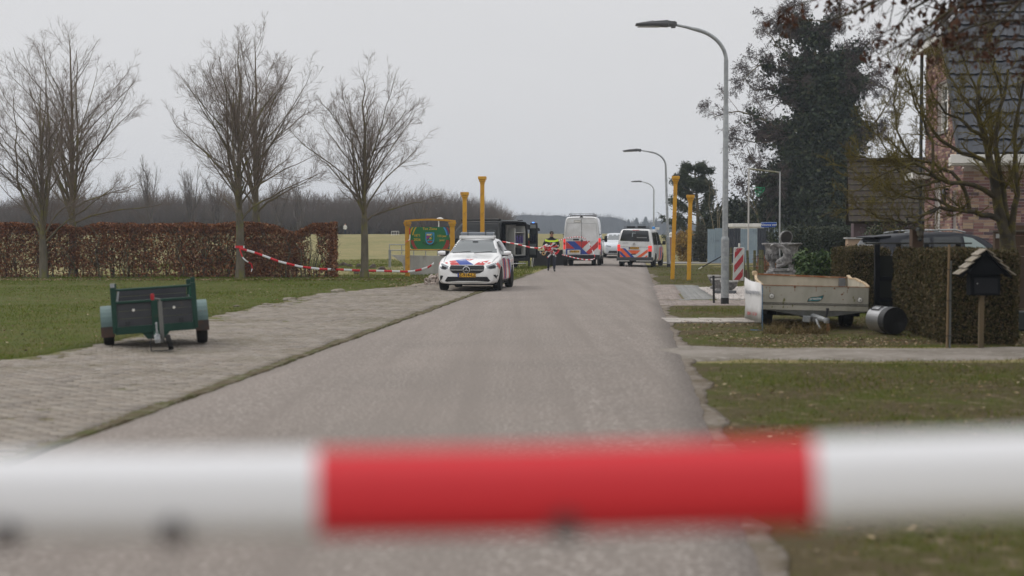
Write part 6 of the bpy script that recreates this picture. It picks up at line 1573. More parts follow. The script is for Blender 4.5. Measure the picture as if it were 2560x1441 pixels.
q = MB(); q.box(-.935, .935, 2.25, 2.53, .30, .505); q.build('bumper', mat('bumper_grey', (.05, .052, .056), .6), TB, bevel=.03)
for (a, b2) in ((1398, 1590), (1700, 1950)): x0, z0 = C3(a, 962); x1, _ = C3(b2, 962); q = MB(); q.box(-x1, -x0, 2.50, 2.536, .295, .325); q.build('bumper_strip', M_white, TB)
q = MB(); q.box(-.06, .06, 2.4, 2.56, .24, .34); q.build('tow_hook', M_dark, TB)
q = MB(); q.box(-.66, .66, .6, 2.05, 1.975, 1.995); q.build('roof_rail', M_lampg, TB)
for a, b2 in ((-.64, -.50), (-.06, .06), (.50, .64)): q = MB(); q.box(a, b2, 1.70, 1.95, 1.998, 2.10); q.build('work_light', M_lbar, TB, bevel=.01)
for a, b2 in ((-.48, -.08), (.08, .48)): q = MB(); q.box(a, b2, 1.72, 1.95, 2.0, 2.095); q.build('light_bar', M_dark, TB, bevel=.01)
q = MB(); q.lathe([(.085, 1.96), (.085, 2.01), (.075, 2.06), (.03, 2.085)], 16, Matrix.Translation((-.62, -.2, 0))); q.build('beacon', M_bluel, TB, smooth=True)
q = MB(); q.box(-.86, -.60, -.75, -.35, 1.90, 2.04); q.build('roof_box', M_white, TB, bevel=.02)
for v in ('plus', 'minus'):
    decal(tv, [(.52, 1.12), (2.1, 1.14), (2.02, 1.74), (.52, 1.78)], v, M_tint, 'side_window', TB, .008, .12); decal(tv, [(-1.05, 1.12), (.38, 1.12), (.38, 1.78), (-.62, 1.76)], v, M_tint, 'side_window', TB, .008, .12)
    for k, m in enumerate((O_, B_l, O_)): decal(tv, [(-.9 + k * .42, .32), (-.56 + k * .42, .32), (-.96 + k * .42, 1.0), (-1.30 + k * .42, 1.0)], v, m, 'side_stripe', TB, .006, .12)
    decal(tv, [(.36, .35), (.375, .35), (.375, 1.75), (.36, 1.75)], v, M_seam, 'door_gap', TB, .005, .2)
for s in (1, -1):
    q = MB(); q.cbox((s * 1.06, -1.15, 1.22), (.17, .12, .20)); q.beam((s * .9, -1.13, 1.15), (s * 1.0, -1.15, 1.16), .05, .06); q.build('mirror', M_dark, TB, bevel=.03)
    wheel(TB, s * .82, -1.52, .335, .225, M_rimk); wheel(TB, s * .82, 1.45, .335, .225, M_rimk)
q = MB(); q.box(-.8, .8, -2, 2.2, .22, .30); q.tube([(-.25, 2.0, .26), (-.25, 2.46, .26)], .04, 8); q.build('underbody', M_under, TB)

# ---- smaller cars: a shell with glass, lamps and wheels
def small_car(name, label, loc, rz, paint, h=1.56, L=4.3, w=.9, estate=False, lit=False):
    t = thing(name, label, 'car', loc, rz); a = L / 2; k = h / 1.56
    st = [(-a, hp(.62, .30, .45, .60, .52, .46, .68, .03)), (-a + .06, hp(.78, .22, .48, .70, .68, .55, .78, .04)), (-a + .25, hp(.87, .2, .5, .80 * k, .77, .62, .90 * k, .05)), (-a + .75, hp(w, .2, .54, .90 * k, .80, .68, 1.0 * k, .05)), (-a + 1.15, hp(w, .2, .55, .95 * k, .81, .71, 1.06 * k, .05)),
          (-a + 1.95, hp(w, .2, .56, .98 * k, .79, .59, 1.49 * k, .09)), (-a + 2.5, hp(w, .2, .57, .99 * k, .79, .60, 1.555 * k, .09)), (a - 1.1, hp(w, .21, .58, 1.0 * k, .79, .58, 1.53 * k, .09)), (a - (.35 if estate else .55), hp(w * .99, .22, .6, 1.02 * k, .77, .54, (1.43 if estate else 1.40) * k, .09)), (a - .1, hp(w * .96, .26, .62, .98 * k, .74, .56, 1.06 * k, .05)), (a, hp(w * .9, .32, .6, .86 * k, .68, .52, .92 * k, .04))]
    b_, bvh = loft_body('body', st, [paint, M_under], t, [(s * w * .98, yy, .34, .385, .5) for s in (1, -1) for yy in (-a + .88, a - .85)], False, .14)
    decal(bvh, [(-.70, 1.10 * k), (.70, 1.10 * k), (.56, 1.46 * k), (-.56, 1.46 * k)], 'front', M_wind, 'windscreen', t, .008, .1); decal(bvh, [(-.60, 1.10 * k), (.60, 1.10 * k), (.50, 1.36 * k), (-.50, 1.36 * k)], 'rear', M_tint, 'rear_window', t, .008, .1)
    for v in ('plus', 'minus'):
        decal(bvh, [(-a + 1.55, 1.05 * k), (-.02, 1.05 * k), (-.02, 1.455 * k), (-a + 2.12, 1.42 * k)], v, M_daywin if estate else M_tint, 'side_window', t, .008, .09); decal(bvh, [(.06, 1.05 * k), (.80, 1.07 * k), (.74, 1.44 * k), (.06, 1.455 * k)], v, M_tint, 'side_window', t, .008, .09)
        decal(bvh, [(.88, 1.08 * k), (a - .62, 1.14 * k), (a - .85, 1.38 * k), (.84, 1.43 * k)], v, M_tint, 'side_window', t, .008, .09)
    for s in (1, -1):
        decal(bvh, [(s * .42, .72 * k), (s * .78, .80 * k), (s * .80, .70 * k), (s * .46, .63 * k)], 'front', M_head, 'headlight', t, .008, .08); decal(bvh, [(s * .45, .90 * k), (s * .80, .92 * k), (s * .80, .78 * k), (s * .45, .80 * k)], 'rear', M_red, 'tail_light', t, .008, .08)
        mirror(t, s * w * .96, -a + 1.6, 1.06 * k, paint, M_dark, (.11, .09, .075), s); wheel(t, s * (w - .11), -a + .88, .34, .22); wheel(t, s * (w - .11), a - .85, .34, .22)
    decal(bvh, [(-.55, .42), (.55, .42), (.62, .28), (-.62, .28)], 'front', M_dark, 'lower_intake', t, .008, .1)
    q = MB(); q.box(-.8, .8, -a + .3, a - .3, .17, .30); q.build('underbody', M_under, t)
    if estate:
        for s in (1, -1):
            q = MB(); q.tube([(s * .56, -.1, 1.56 * k - .02), (s * .58, .2, 1.60 * k), (s * .57, a - 1.3, 1.575 * k), (s * .54, a - .95, 1.53 * k)], .02, 6); q.build('roof_rail', M_galv, t, smooth=True)
        q = MB(); q.prism([(-.55, a - .62, 1.445 * k), (.55, a - .62, 1.445 * k), (.50, a - .22, 1.42 * k), (-.50, a - .22, 1.42 * k)], (0, 0, .035)); q.build('spoiler', paint, t, bevel=.01)
        q = MB(); q.cbox((0, a - 1.0, 1.55 * k), (.03, .12, .06)); q.build('aerial', M_dark, t, bevel=.01)
    return t, bvh
M_daywin = mat('painted_daylight_glass', (0.22, 0.27, 0.26), 0.15, spec=0.5)  # opaque; pale green colour stands for daylight coming through the window
M_silver = mat('silver_paint', (0.56, 0.59, 0.63), 0.3, coat=0.5, metal=0.15)
small_car('white_car', 'pale silver hatchback parked beyond, seen in the gap between police van and minibus', (at(1547, 600, 91).x, 93.0, float(H(7, 93)) * 0 + 0.22), R_(-2), M_silver, 1.57)
M_anth = mat('anthracite_paint', (0.022, 0.024, 0.030), 0.5, spec=.18)
small_car('estate_car', 'dark grey estate car parked behind the clipped hedge in front of the brick house', (10.42, 33.9, 0), R_(101), M_anth, 1.70, 4.75, .93, True)

# ---- dark crew van with its rear doors open
M_blackp = mat('black_van_paint', (0.013, 0.014, 0.016), 0.42, coat=0.1, spec=0.25)
BV = thing('crew_van', 'dark grey crew van with rear doors open, parked across the verge behind the police hatchback', 'van', (at(1206, 600, 72.6).x, 72.6, 0.0), R_(-140))
BV.scale = (1, 0.845, 1)                 # short wheelbase
st = [(-2.98, vp(.70, .35, .78, .55, .98, .3)), (-2.9, vp(.86, .28, .92, .68, 1.10, .3)), (-2.6, vp(.96, .26, 1.05, .76, 1.20, .3)), (-2.1, vp(.985, .26, 1.15, .80, 1.36, .3)), (-1.85, vp(.985, .26, 1.2, .82, 1.50, .5)), (-1.1, vp(.985, .26, 1.22, .82, 2.14, .8)), (-.6, vp(.985, .28, 1.22, .84, 2.30, .8)), (.2, vp(.985, .30, 1.22, .84, 2.34, .8)), (2.0, vp(.985, .32, 1.22, .84, 2.34, .8)), (2.95, vp(.98, .36, 1.22, .83, 2.32, .8))]
kb, kv = loft_body('body', st, [M_blackp, M_under], BV, [(s * .95, yy, .35, .42, .62) for s in (1, -1) for yy in (-1.95, 1.72)], True, .2)
sol = kb.modifiers.new('shell', 'SOLIDIFY'); sol.thickness = 0.05; sol.offset = -1
for v in ('plus', 'minus'):
    decal(kv, [(-1.4, 1.3), (-.45, 1.3), (-.45, 1.88), (-.95, 1.88)], v, M_tint, 'side_window', BV, .008, .15); decal(kv, [(-.3, 1.3), (.9, 1.3), (.9, 1.9), (-.3, 1.9)], v, M_tint, 'side_window', BV, .008, .15); decal(kv, [(1.1, 1.3), (2.6, 1.3), (2.6, 1.9), (1.1, 1.9)], v, M_tint, 'side_window', BV, .008, .15)
    decal(kv, [(-2.7, .62), (2.8, .62), (2.8, .72), (-2.7, .72)], v, M_dark, 'side_moulding', BV, .01, .3)
decal(kv, [(-.72, 1.52), (.72, 1.52), (.66, 2.08), (-.66, 2.08)], 'front', M_tint, 'windscreen', BV, .008, .12)
q = MB(); q.box(-.86, .86, -.4, 2.9, .52, .60); q.box(-.86, .86, -.45, -.40, .6, 2.2); q.build('load_floor', M_under, BV)
M_shelf = mat('white_shelving', (.60, .60, .58), .5)
q = MB(); q.box(-.82, -.20, 1.9, 2.0, .62, 2.15)
for z in (.62, 1.20, 1.75): q.box(-.82, -.20, 2.003, 2.8, z, z + .03)
q.box(-.86, -.825, 1.9, 2.8, .62, 2.1); q.box(-.197, -.165, 2.2, 2.8, .62, 2.0); q.build('shelving', M_shelf, BV)
M_purp = mat('purple_bottle', (.085, .06, .22), .4)
for k in range(4):
    q = MB(); q.lathe([(.045, 0), (.05, .02), (.05, .32), (.02, .39), (.02, .45)], 12, Matrix.Translation((-.74 + k * .15, 2.66 * .845, 1.235))); o = q.build('bottle', M_purp, None, smooth=True); o.location = BV.location; o.rotation_euler = BV.rotation_euler
    tag(o, ['purple bottle at the outer end of the row on the van shelf', 'purple bottle second from the outer end of the row on the van shelf', 'purple bottle second from the inner end of the row on the van shelf', 'purple bottle at the inner end of the row on the van shelf'][k], 'bottle', 'bottles on the shelf in the dark van')
q = MB(); q.box(-.60, -.30, 2.5, 2.8, .66, 1.0); q.build('tool_box', M_dark, BV, bevel=.02)
# hinged rear doors: a frame, an inner panel with pockets
def rear_door(hx_, ang, inner, nm_lab):
    e = bpy.data.objects.new('rear_door', None)
    M = Matrix.Translation((hx_, 2.98, 0)) @ Matrix.Rotation(ang, 4, 'Z')
    s = -1 if hx_ > 0 else 1
    q = MB(); prof = [(0, .50), (s * .93, .50), (s * .93, 1.9), (s * .88, 2.24), (s * .12, 2.24), (0, 1.75)]
    q.prism([M @ Vector((x, 0, z)) for x, z in prof], M.to_3x3() @ Vector((0, .07, 0))); d_ = q.build('rear_door', M_blackp, BV, bevel=.02)
    q = MB(); pr = [(s * .10, .66), (s * .84, .66), (s * .84, 1.20), (s * .10, 1.20)]
    q.prism([M @ Vector((x, -.004, z)) for x, z in pr], M.to_3x3() @ Vector((0, -.03, 0))); q.build('door_pocket', mat('door_lining', (.10, .11, .115), .7), d_, bevel=.01)
    q = MB(); q.prism([M @ Vector((x, -.004, z)) for x, z in [(s * .14, 1.98), (s * .82, 1.98), (s * .80, 2.16), (s * .18, 2.16)]], M.to_3x3() @ Vector((0, -.012, 0))); q.build('upper_lining', mat('door_lining2', (.16, .17, .17), .7), d_)
    q = MB(); q.prism([M @ Vector((x, -.004, z)) for x, z in [(s * .14, 1.3), (s * .82, 1.3), (s * .82, 1.93), (s * .14, 1.93)]], M.to_3x3() @ Vector((0, -.008, 0))); q.build('pane', M_tint, d_)
    return d_
rear_door(.98, R_(-118), True, ''); rear_door(-.98, R_(80), True, '')
for s in (1, -1):
    q = MB(); q.box(s * .985 - .012, s * .985 + .012, 2.90, 2.99, .95, 1.35); q.build('tail_light', M_red, BV)
    q = MB(); q.cbox((s * 1.14, -1.42, 1.36), (.16, .12, .32)); q.beam((s * .95, -1.40, 1.32), (s * 1.10, -1.42, 1.32), .06, .08); q.build('mirror', M_dark, BV, bevel=.03)
    wheel(BV, s * .86, -1.95, .345, .23, M_rim); wheel(BV, s * .86, 1.72, .345, .23, M_rim)
q = MB(); q.box(-.92, .92, 2.9, 3.12, .34, .47); q.build('bumper', M_dark, BV, bevel=.02)
q = MB(); q.box(-.55, .55, 3.05, 3.28, .20, .25); q.build('step', M_chrome, BV, bevel=.01)
q = MB(); q.box(.78, .92, -.7, 2.9, 2.34, 2.44); q.build('awning_case', M_dark, BV, bevel=.02)
q = MB(); q.box(-.92, -.80, -.7, 2.5, 2.345, 2.40); q.build('roof_rail', M_dark, BV, bevel=.02)
q = MB(); q.prism([(-.5, .2, 2.345), (.6, .2, 2.345), (.6, 2.6, 2.345), (-.5, 2.6, 2.345)], (0, 0, .04)); q.build('roof_panel', M_galv, BV)
# side awning on the far side, held by two white poles
aw = thing('awning', 'black awning flap sticking out beyond the open van door', 'awning', at(1326, 600, 72.5) * 1.0); aw.location.z = 0
q = MB(); q.prism([(-.5, 0, 2.32), (.46, 0, 1.98), (.50, 0, 1.86), (.36, 0, 1.84), (-.1, 0, 1.92), (-.5, 0, 2.0)], (0, 1.6, 0)); q.build('canvas', M_dark, aw)
q = MB(); q.tube([(.32, .05, 1.88), (.10, .0, 0.0)], .018, 6); q.build('pole', M_white, aw); q = MB(); q.tube([(.30, 1.5, 1.88), (.06, 1.5, 0.0)], .018, 6); q.build('pole', M_white, aw)
bl_ = at(1333, 559, 74.5); q = MB(); q.lathe([(.055, 0), (.06, .02), (.06, .10), (.03, .13)], 14); b_ = q.build('lens', M_bluelit, None, smooth=True)
fb = thing('flashing_beacon', 'blue flashing beacon on a thin stand above the open van door', 'beacon', (bl_.x, 74.5, bl_.z - .06)); b_.parent = fb
q = MB(); q.tube([(0, 0, 0), (0, 0, -bl_.z + .06)], .015, 6); q.build('stand', M_dark, fb)
# ------------------------------------------------------------------ people
M_skin = mat('skin', (0.42, 0.235, 0.165), 0.6, spec=0.3); M_navyc = mat('navy_uniform', (0.014, 0.018, 0.032), 0.85, col2=(0.024, 0.028, 0.044), vscale=9, bump=.004, bscale=40)
M_jack = mat('black_jacket', (0.012, 0.014, 0.018), 0.8, col2=(0.02, 0.022, 0.027), vscale=9, bump=.004, bscale=40); M_hiv = mat('hi_vis_yellow', (0.62, 0.85, 0.03), 0.6); M_hair = mat('dark_hair', (0.022, 0.016, 0.012), 0.8); M_boot = mat('black_boot', (0.010, 0.010, 0.011), 0.5)
def skin_mesh(J, E, root):
    """J: name -> ((x,y,z), radius or (rx, ry)); E: pairs; returns the grown surface and the nearest-joint name of each face"""
    names = list(J); me = bpy.data.meshes.new('body'); me.from_pydata([J[k][0] for k in names], [(names.index(a), names.index(b)) for a, b in E], [])
    o = bpy.data.objects.new('body', me); COL.objects.link(o)
    m = o.modifiers.new('skin', 'SKIN'); m.use_smooth_shade = True; m.branch_smoothing = 0.4
    sv_ = me.skin_vertices[0].data if me.skin_vertices else None
    if sv_ is None:
        bpy.context.view_layer.objects.active = o; o.modifiers.clear(); m = o.modifiers.new('skin', 'SKIN'); sv_ = me.skin_vertices[0].data
    for i, k in enumerate(names):
        r_ = J[k][1]; sv_[i].radius = (r_, r_) if not isinstance(r_, tuple) else r_; sv_[i].use_root = (k == root)
    s = o.modifiers.new('sub', 'SUBSURF'); s.levels = 2; s.render_levels = 2
    dg = bpy.context.evaluated_depsgraph_get(); m2 = bpy.data.meshes.new_from_object(o.evaluated_get(dg)); bpy.data.objects.remove(o)
    return m2, names
def person(label, loc, rz, J, fingers, group=None, glasses=True, bald=True, hiv=True, bare=('head', 'chin', 'neck2', 'handL', 'handR', 'crown', 'wristL', 'wristR')):
    t = thing('person', label, 'person', loc, rz, group)
    E = [('pel', 'waist'), ('waist', 'chest'), ('chest', 'neck'), ('neck', 'neck2'), ('neck2', 'head'), ('head', 'crown')]
    for s in 'LR': E += [('pel', 'hip' + s), ('hip' + s, 'knee' + s), ('knee' + s, 'ank' + s), ('ank' + s, 'toe' + s), ('chest', 'sh' + s), ('sh' + s, 'elb' + s), ('elb' + s, 'wrist' + s), ('wrist' + s, 'hand' + s)]
    me, names = skin_mesh(J, E, 'pel')
    V = [tuple(v.co) for v in me.vertices]; Fc = [tuple(p.vertices) for p in me.polygons]; bpy.data.meshes.remove(me)
    jp = np.array([J[k][0] for k in names]); fc = np.array([np.mean([V[i] for i in f], 0) for f in Fc])
    # classify by nearest bone
    lab_ = []
    bones = [(a, b) for a, b in E]
    A = np.array([J[a][0] for a, b in bones]); B = np.array([J[b][0] for a, b in bones]); D = B - A
    for c in fc:
        u = np.clip(((c - A) * D).sum(1) / ((D * D).sum(1) + 1e-9), 0, 1); k = np.argmin(np.linalg.norm(c - (A + D * u[:, None]), axis=1)); a, b = bones[k]
        if b in ('head', 'crown') or (b == 'neck2' and u[k] > .5) or b.startswith('hand'): lab_.append(0)
        elif b.startswith('toe') or (b.startswith('ank') and u[k] > .8): lab_.append(3)
        elif b.startswith(('knee', 'ank', 'hip')): lab_.append(1)
        else: lab_.append(2)
    b = MB(); b.add(V, Fc); b.m = lab_
    for (hand, d, nrm) in fingers:                        # five fingers and their bends
        h = Vector(J[hand][0]); d = Vector(d).normalized(); n_ = Vector(nrm).normalized(); sd_ = d.cross(n_)
        b.k = 0
        for k in range(4):
            o = sd_ * ((k - 1.5) * 0.021); L = (.075, .085, .08, .062)[k]
            b.tube([h + o - d * .02, h + o + d * L * .45, h + o + d * L * .75 - n_ * .02, h + o + d * L * .85 - n_ * .045], [.0105, .010, .009, .007], 6)
        b.tube([h + sd_ * .03 - d * .02, h + sd_ * .055 + d * .02 - n_ * .015, h + sd_ * .05 + d * .05 - n_ * .03], [.012, .011, .008], 6)
    body = b.build('body', [M_skin, M_navyc, M_jack, M_boot], t, smooth=True)
    hx_, hy_, hz_ = J['head'][0]
    # face: nose, ears, mouth
    q = MB(); q.prism([(hx_ - .016, hy_ - .098, hz_ - .035), (hx_ + .016, hy_ - .098, hz_ - .035), (hx_, hy_ - .098, hz_ + .015)], (0, -.026, -.006)); q.build('nose', M_skin, t, bevel=.005)
    for s in (-1, 1): q = MB(); q.lathe([(.008, -.03), (.022, -.012), (.024, .012), (.01, .03)], 8, Matrix.Translation((hx_ + s * .088, hy_ + .005, hz_)) @ Matrix.Diagonal((.5, 1, 1, 1))); q.build('ear', M_skin, t, smooth=True)
    q = MB(); q.box(hx_ - .024, hx_ + .024, hy_ - .104, hy_ - .085, hz_ - .068, hz_ - .058); q.build('mouth', mat('lips', (.28, .11, .09), .6), t, bevel=.004)
    if glasses:
        q = MB()
        for s in (-1, 1): q.box(hx_ + s * .035 - .027, hx_ + s * .035 + .027, hy_ - .112, hy_ - .10, hz_ + .002, hz_ + .038); q.box(hx_ + s * .082, hx_ + s * .088, hy_ - .11, hy_ + .01, hz_ + .022, hz_ + .032)
        q.box(hx_ - .02, hx_ + .02, hy_ - .11, hy_ - .10, hz_ + .026, hz_ + .034); q.build('sunglasses', mat('dark_lens', (.012, .010, .010), .1), t, bevel=.004)
    q = MB(); q.lathe([(.10, -.01), (.101, .03), (.088, .075), (.05, .108), (.01, .118)] if not bald else [(.099, -.045), (.1005, .0), (.094, .05), (.07, .083), (.02, .096)], 16, Matrix.Translation((hx_, hy_ + (.012 if not bald else .042), hz_ + (.03 if not bald else .042))) @ Matrix.Diagonal((.92, 1.02, 1, 1))); q.build('hair', M_hair, t, smooth=True)
    q = MB(); cxn, cyn, czn = J['neck'][0]; q.lathe([(.082, -.03), (.075, .035), (.068, .037), (.07, -.02)], 14, Matrix.Translation((cxn, cyn, czn + .03))); q.build('collar', M_jack, t, smooth=True)
    if hiv:                                              # hi-vis yoke round chest and sleeves
        bvh = BVHTree.FromPolygons([v.co for v in body.data.vertices], [tuple(p.vertices) for p in body.data.polygons])
        cx0, cy0, cz0 = J['chest'][0]
        for z0, z1, w0 in ((cz0 - .045, cz0 + .03, .30), ):
            for v in ('front', 'rear'):
                decal(bvh, [(cx0 - w0, z0 + .03), (cx0 - .12, z0), (cx0 + .12, z0), (cx0 + w0, z0 + .03), (cx0 + w0, z1 + .055), (cx0 + .14, z1), (cx0 - .14, z1), (cx0 - w0, z1 + .055)], v, M_hiv, 'hi_vis_band', t, .008, .03)
        decal(bvh, [(cx0 - .10, cz0 - .10), (cx0 - .04, cz0 - .10), (cx0 - .04, cz0 - .07), (cx0 - .10, cz0 - .07)], 'front', M_grey, 'badge', t, .008, .05); decal(bvh, [(cx0 + .05, cz0 - .10), (cx0 + .10, cz0 - .10), (cx0 + .10, cz0 - .065), (cx0 + .05, cz0 - .065)], 'front', M_grey, 'badge', t, .008, .05)
        q = MB(); q.lathe([(.168, -.03), (.17, -.025), (.17, .025), (.166, .03)], 20, Matrix.Translation((J['waist'][0][0], J['waist'][0][1], J['waist'][0][2] - .06)) @ Matrix.Diagonal((1.0, .78, 1, 1))); q.build('belt', M_boot, t, smooth=True)
    return t
OFF = gnd(1379, 680)
JO = {'pel': ((0, 0, .95), (.18, .14)), 'waist': ((0, .005, 1.10), (.195, .15)), 'chest': ((0, .0, 1.36), (.215, .15)), 'neck': ((0, .01, 1.50), .075), 'neck2': ((0, -.005, 1.56), .058), 'head': ((0, -.02, 1.665), (.078, .092)), 'crown': ((0, -.015, 1.745), (.06, .072)),
      'hipL': ((.11, 0, .86), .125), 'kneeL': ((.115, -.10, .49), .085), 'ankL': ((.11, -.13, .09), .048), 'toeL': ((.12, -.30, .035), .040),
      'hipR': ((-.11, 0, .86), .125), 'kneeR': ((-.125, .06, .48), .085), 'ankR': ((-.125, .30, .14), .048), 'toeR': ((-.14, .20, .04), .040),
      'shL': ((.235, .0, 1.41), .095), 'elbL': ((.315, .02, 1.13), .075), 'wristL': ((.12, -.20, 1.02), .040), 'handL': ((.045, -.235, 1.02), (.045, .028)),
      'shR': ((-.235, .0, 1.41), .095), 'elbR': ((-.35, .03, 1.16), .075), 'wristR': ((-.24, -.20, 1.05), .040), 'handR': ((-.18, -.25, 1.04), (.045, .028))}
person('police officer in sunglasses and hi-vis jacket walking along the road carrying a tangle of tape', (OFF.x, OFF.y, 0.01), R_(2), JO, [('handL', (-1, -.3, 0), (0, -.4, 1)), ('handR', (1, -.3, -.1), (0, -.4, 1))])
P2_ = at(1328, 665, 73.6)
JB = dict(JO); 
for k, v in {'kneeL': ((.11, .0, .48), .068), 'ankL': ((.115, .02, .09), .048), 'toeL': ((.13, -.13, .035), .04), 'kneeR': ((-.11, .01, .48), .068), 'ankR': ((-.115, .03, .09), .048), 'toeR': ((-.13, -.12, .035), .04), 'elbL': ((.25, .04, 1.14), .058), 'wristL': ((.24, -.06, .90), .038), 'handL': ((.235, -.09, .82), (.04, .026)), 'elbR': ((-.25, .04, 1.14), .058), 'wristR': ((-.24, -.06, .90), .038), 'handR': ((-.235, -.09, .82), (.04, .026))}.items(): JB[k] = v
person('person in dark clothes standing behind the open rear door of the van', (P2_.x, 73.6, 0), R_(160), JB, [('handL', (0, -.1, -1), (1, 0, 0)), ('handR', (0, -.1, -1), (-1, 0, 0))], None, False, False, False)
pf = at(863, 577, 168); wk = thing('person', 'tiny walker in a white top far off on the rough field', 'person', (pf.x, 168, float(H(pf.x, 168)) - .03)); wk.scale = (.72,) * 3
q = MB(); q.k = 0; q.tube([(-.09, 0, 0), (-.08, 0, .85)], [.07, .10], 6); q.tube([(.09, .12, 0), (.08, 0, .85)], [.07, .10], 6); q.k = 1; q.tube([(0, 0, .8), (0, 0, 1.1), (0, 0, 1.42), (0, 0, 1.5)], [.17, .17, .2, .08], 8)
for s in (-1, 1): q.tube([(s * .2, 0, 1.4), (s * .27, .02, 1.1), (s * .24, -.1, .88)], [.07, .055, .04], 6)
q.k = 2; q.tube([(0, 0, 1.48), (0, 0, 1.58), (0, 0, 1.7), (0, 0, 1.76)], [.06, .09, .09, .04], 8); q.build('body', [M_navyc, M_white, M_skin], wk, smooth=True)

# ------------------------------------------------------------------ barrier tape
M_tr = mat('tape_red', (0.64, 0.026, 0.036), 0.42, spec=0.4); M_tw = mat('tape_white', (0.78, 0.78, 0.80), 0.42, spec=0.4); M_tk = mat('tape_print', (0.06, 0.05, 0.05), 0.6)
def tape(name, label, path, wid, blk, up=None, off=0.0, cat='tape', group=None, twist=None, parent=None, jit=0):
    """red and white strip along a path of points; up gives the across direction at each point"""
    P = [Vector(p) for p in path]; s = [0.0]
    for a, b in zip(P, P[1:]): s.append(s[-1] + (b - a).length)
    n = max(6, int(s[-1] / (blk / 5))) ; b = MB(); Vv = []
    S = [s[-1] * k / n for k in range(n + 1)]
    for d in S:
        k = max(i for i in range(len(s)) if s[i] <= d + 1e-9); k = min(k, len(P) - 2); u = (d - s[k]) / max(1e-6, s[k + 1] - s[k]); p = P[k].lerp(P[k + 1], u); t_ = (P[k + 1] - P[k]).normalized()
        w0 = Vector((0, 0, 1)) if up is None else Vector(up(d / s[-1]))
        w0 = (w0 - t_ * w0.dot(t_)).normalized(); nn_ = t_.cross(w0)
        for e in (-.5, -.17, .17, .5): Vv.append(p + w0 * (wid * e) + nn_ * (0.10 * wid * (1 - 4 * e * e)))
    V2 = []
    M4 = 4
    b.add(Vv, [])
    for k in range(n):
        m = int((S[k] + S[k + 1]) / 2 / blk + off) % 2
        for j in range(3): b.f.append([k * 4 + j, k * 4 + j + 1, k * 4 + 5 + j, k * 4 + 4 + j]); b.m.append(m)
    o = b.build(name, [M_tr, M_tw], parent, smooth=True, fix=False)
    so = o.modifiers.new('thickness', 'SOLIDIFY'); so.thickness = 0.0006
    if label: tag(o, label, cat, group)
    return o
# nearest tape: stretched right in front of the lens
YT = 1.42
tp0 = [at(px, py, YT + dy) for px, py, dy in ((-5200, 1344, .05), (-2400, 1278, .02), (-600, 1250, .0), (0, 1243, 0), (640, 1237, 0), (1280, 1227, 0), (1920, 1210, 0), (2560, 1188, 0), (3400, 1160, .01), (5200, 1080, .03), (8000, 960, .06))]
s820 = 820
# length from the path start to photo x = 820
acc = 0
for a, b_ in zip(tp0, tp0[1:]):
    X820 = at(820, 1217, YT).x
    if b_.x < X820: acc += (b_ - a).length
    else: acc += (b_ - a).length * (X820 - a.x) / (b_.x - a.x); break
BLK = (at(2052, 1190, YT) - at(820, 1217, YT)).length
offb = (-(acc / BLK)) % 2
near = tape('barrier_tape', 'red and white barrier tape stretched close across the whole view, out of focus', tp0, 0.086, BLK, lambda u: (0, 0.10, 1), offb, group='barrier tapes')
q = MB()
for px, py in ((430, 1330), (1412, 1314), (12, 1338)):
    c = at(px, py, YT - 0.014)
    for k in range(3): q.box(c.x - .013 + k * .010, c.x - .005 + k * .010, c.y - .0006, c.y, c.z - .014, c.z + .008 + .006 * (k % 2))
tag(q.build('print', M_tk, near), kind='stuff')
# tape from tree to sign post, sagging
ytr = 53.4
pts = [at(598, 621, ytr - .16)] + [at(px, py, ytr + (px - 598) / 420 * 2.9) for px, py in ((640, 633), (700, 655), (750, 667), (800, 673), (850, 674.5), (900, 677), (960, 678), (1012, 679.5), (1030, 679))] + [at(1050, 675, 56.2), at(1070, 669, 55.9), at(1085, 659, 55.5)]
tape('barrier_tape', 'red and white barrier tape sagging from the bare tree to the village sign', pts, 0.085, 0.33, None, 0, group='barrier tapes')
q = MB(); c = at(598, 618, ytr)
for k in range(10):
    a0, a1 = 2 * PI * k / 10, 2 * PI * (k + 1) / 10; R0 = .185; q.k = (k // 3) % 2
    q.add([(c.x + R0 * math.cos(a0), ytr + .1 + R0 * math.sin(a0), c.z - .04), (c.x + R0 * math.cos(a1), ytr + .1 + R0 * math.sin(a1), c.z - .04), (c.x + R0 * math.cos(a1), ytr + .1 + R0 * math.sin(a1), c.z + .05), (c.x + R0 * math.cos(a0), ytr + .1 + R0 * math.sin(a0), c.z + .05)], [(0, 1, 2, 3)])
o = q.build('barrier_tape', [M_tr, M_tw], None, fix=False); tag(o, 'loop of red and white tape tied round the bare tree trunk', 'tape', 'barrier tapes'); so = o.modifiers.new('t', 'SOLIDIFY'); so.thickness = .002
tape('barrier_tape', 'loose end of red and white tape hanging from the tied tree trunk', [at(599, 624, ytr - .17), at(607, 645, ytr - .2), at(614, 652, ytr - .25), at(628, 660, ytr - .2), at(631, 670, ytr - .2), at(628, 680, ytr - .2)], 0.07, 0.3, lambda u: (.6, -.5, .5), 0, group='barrier tapes')
tape('barrier_tape', 'short twisted end of tape knotted to the yellow sign post', [at(1024, 571, 56.25), at(1025, 590, 56.3), at(1024, 600, 56.3), at(1013, 606, 56.3)], 0.05, 0.25, lambda u: (1, -.3, .3), 0, group='barrier tapes')
yv = lambda px: 66.0 - (px - 1260) / 115 * 3.3
tape('barrier_tape', 'red and white tape running past the open van to the walking officer', [at(px, py, yv(px)) for px, py in ((1256, 604.5), (1270, 607), (1290, 610.5), (1305, 614), (1325, 619), (1343, 621), (1360, 618))], 0.062, 0.34, None, 0, group='barrier tapes')
yb = 64.5
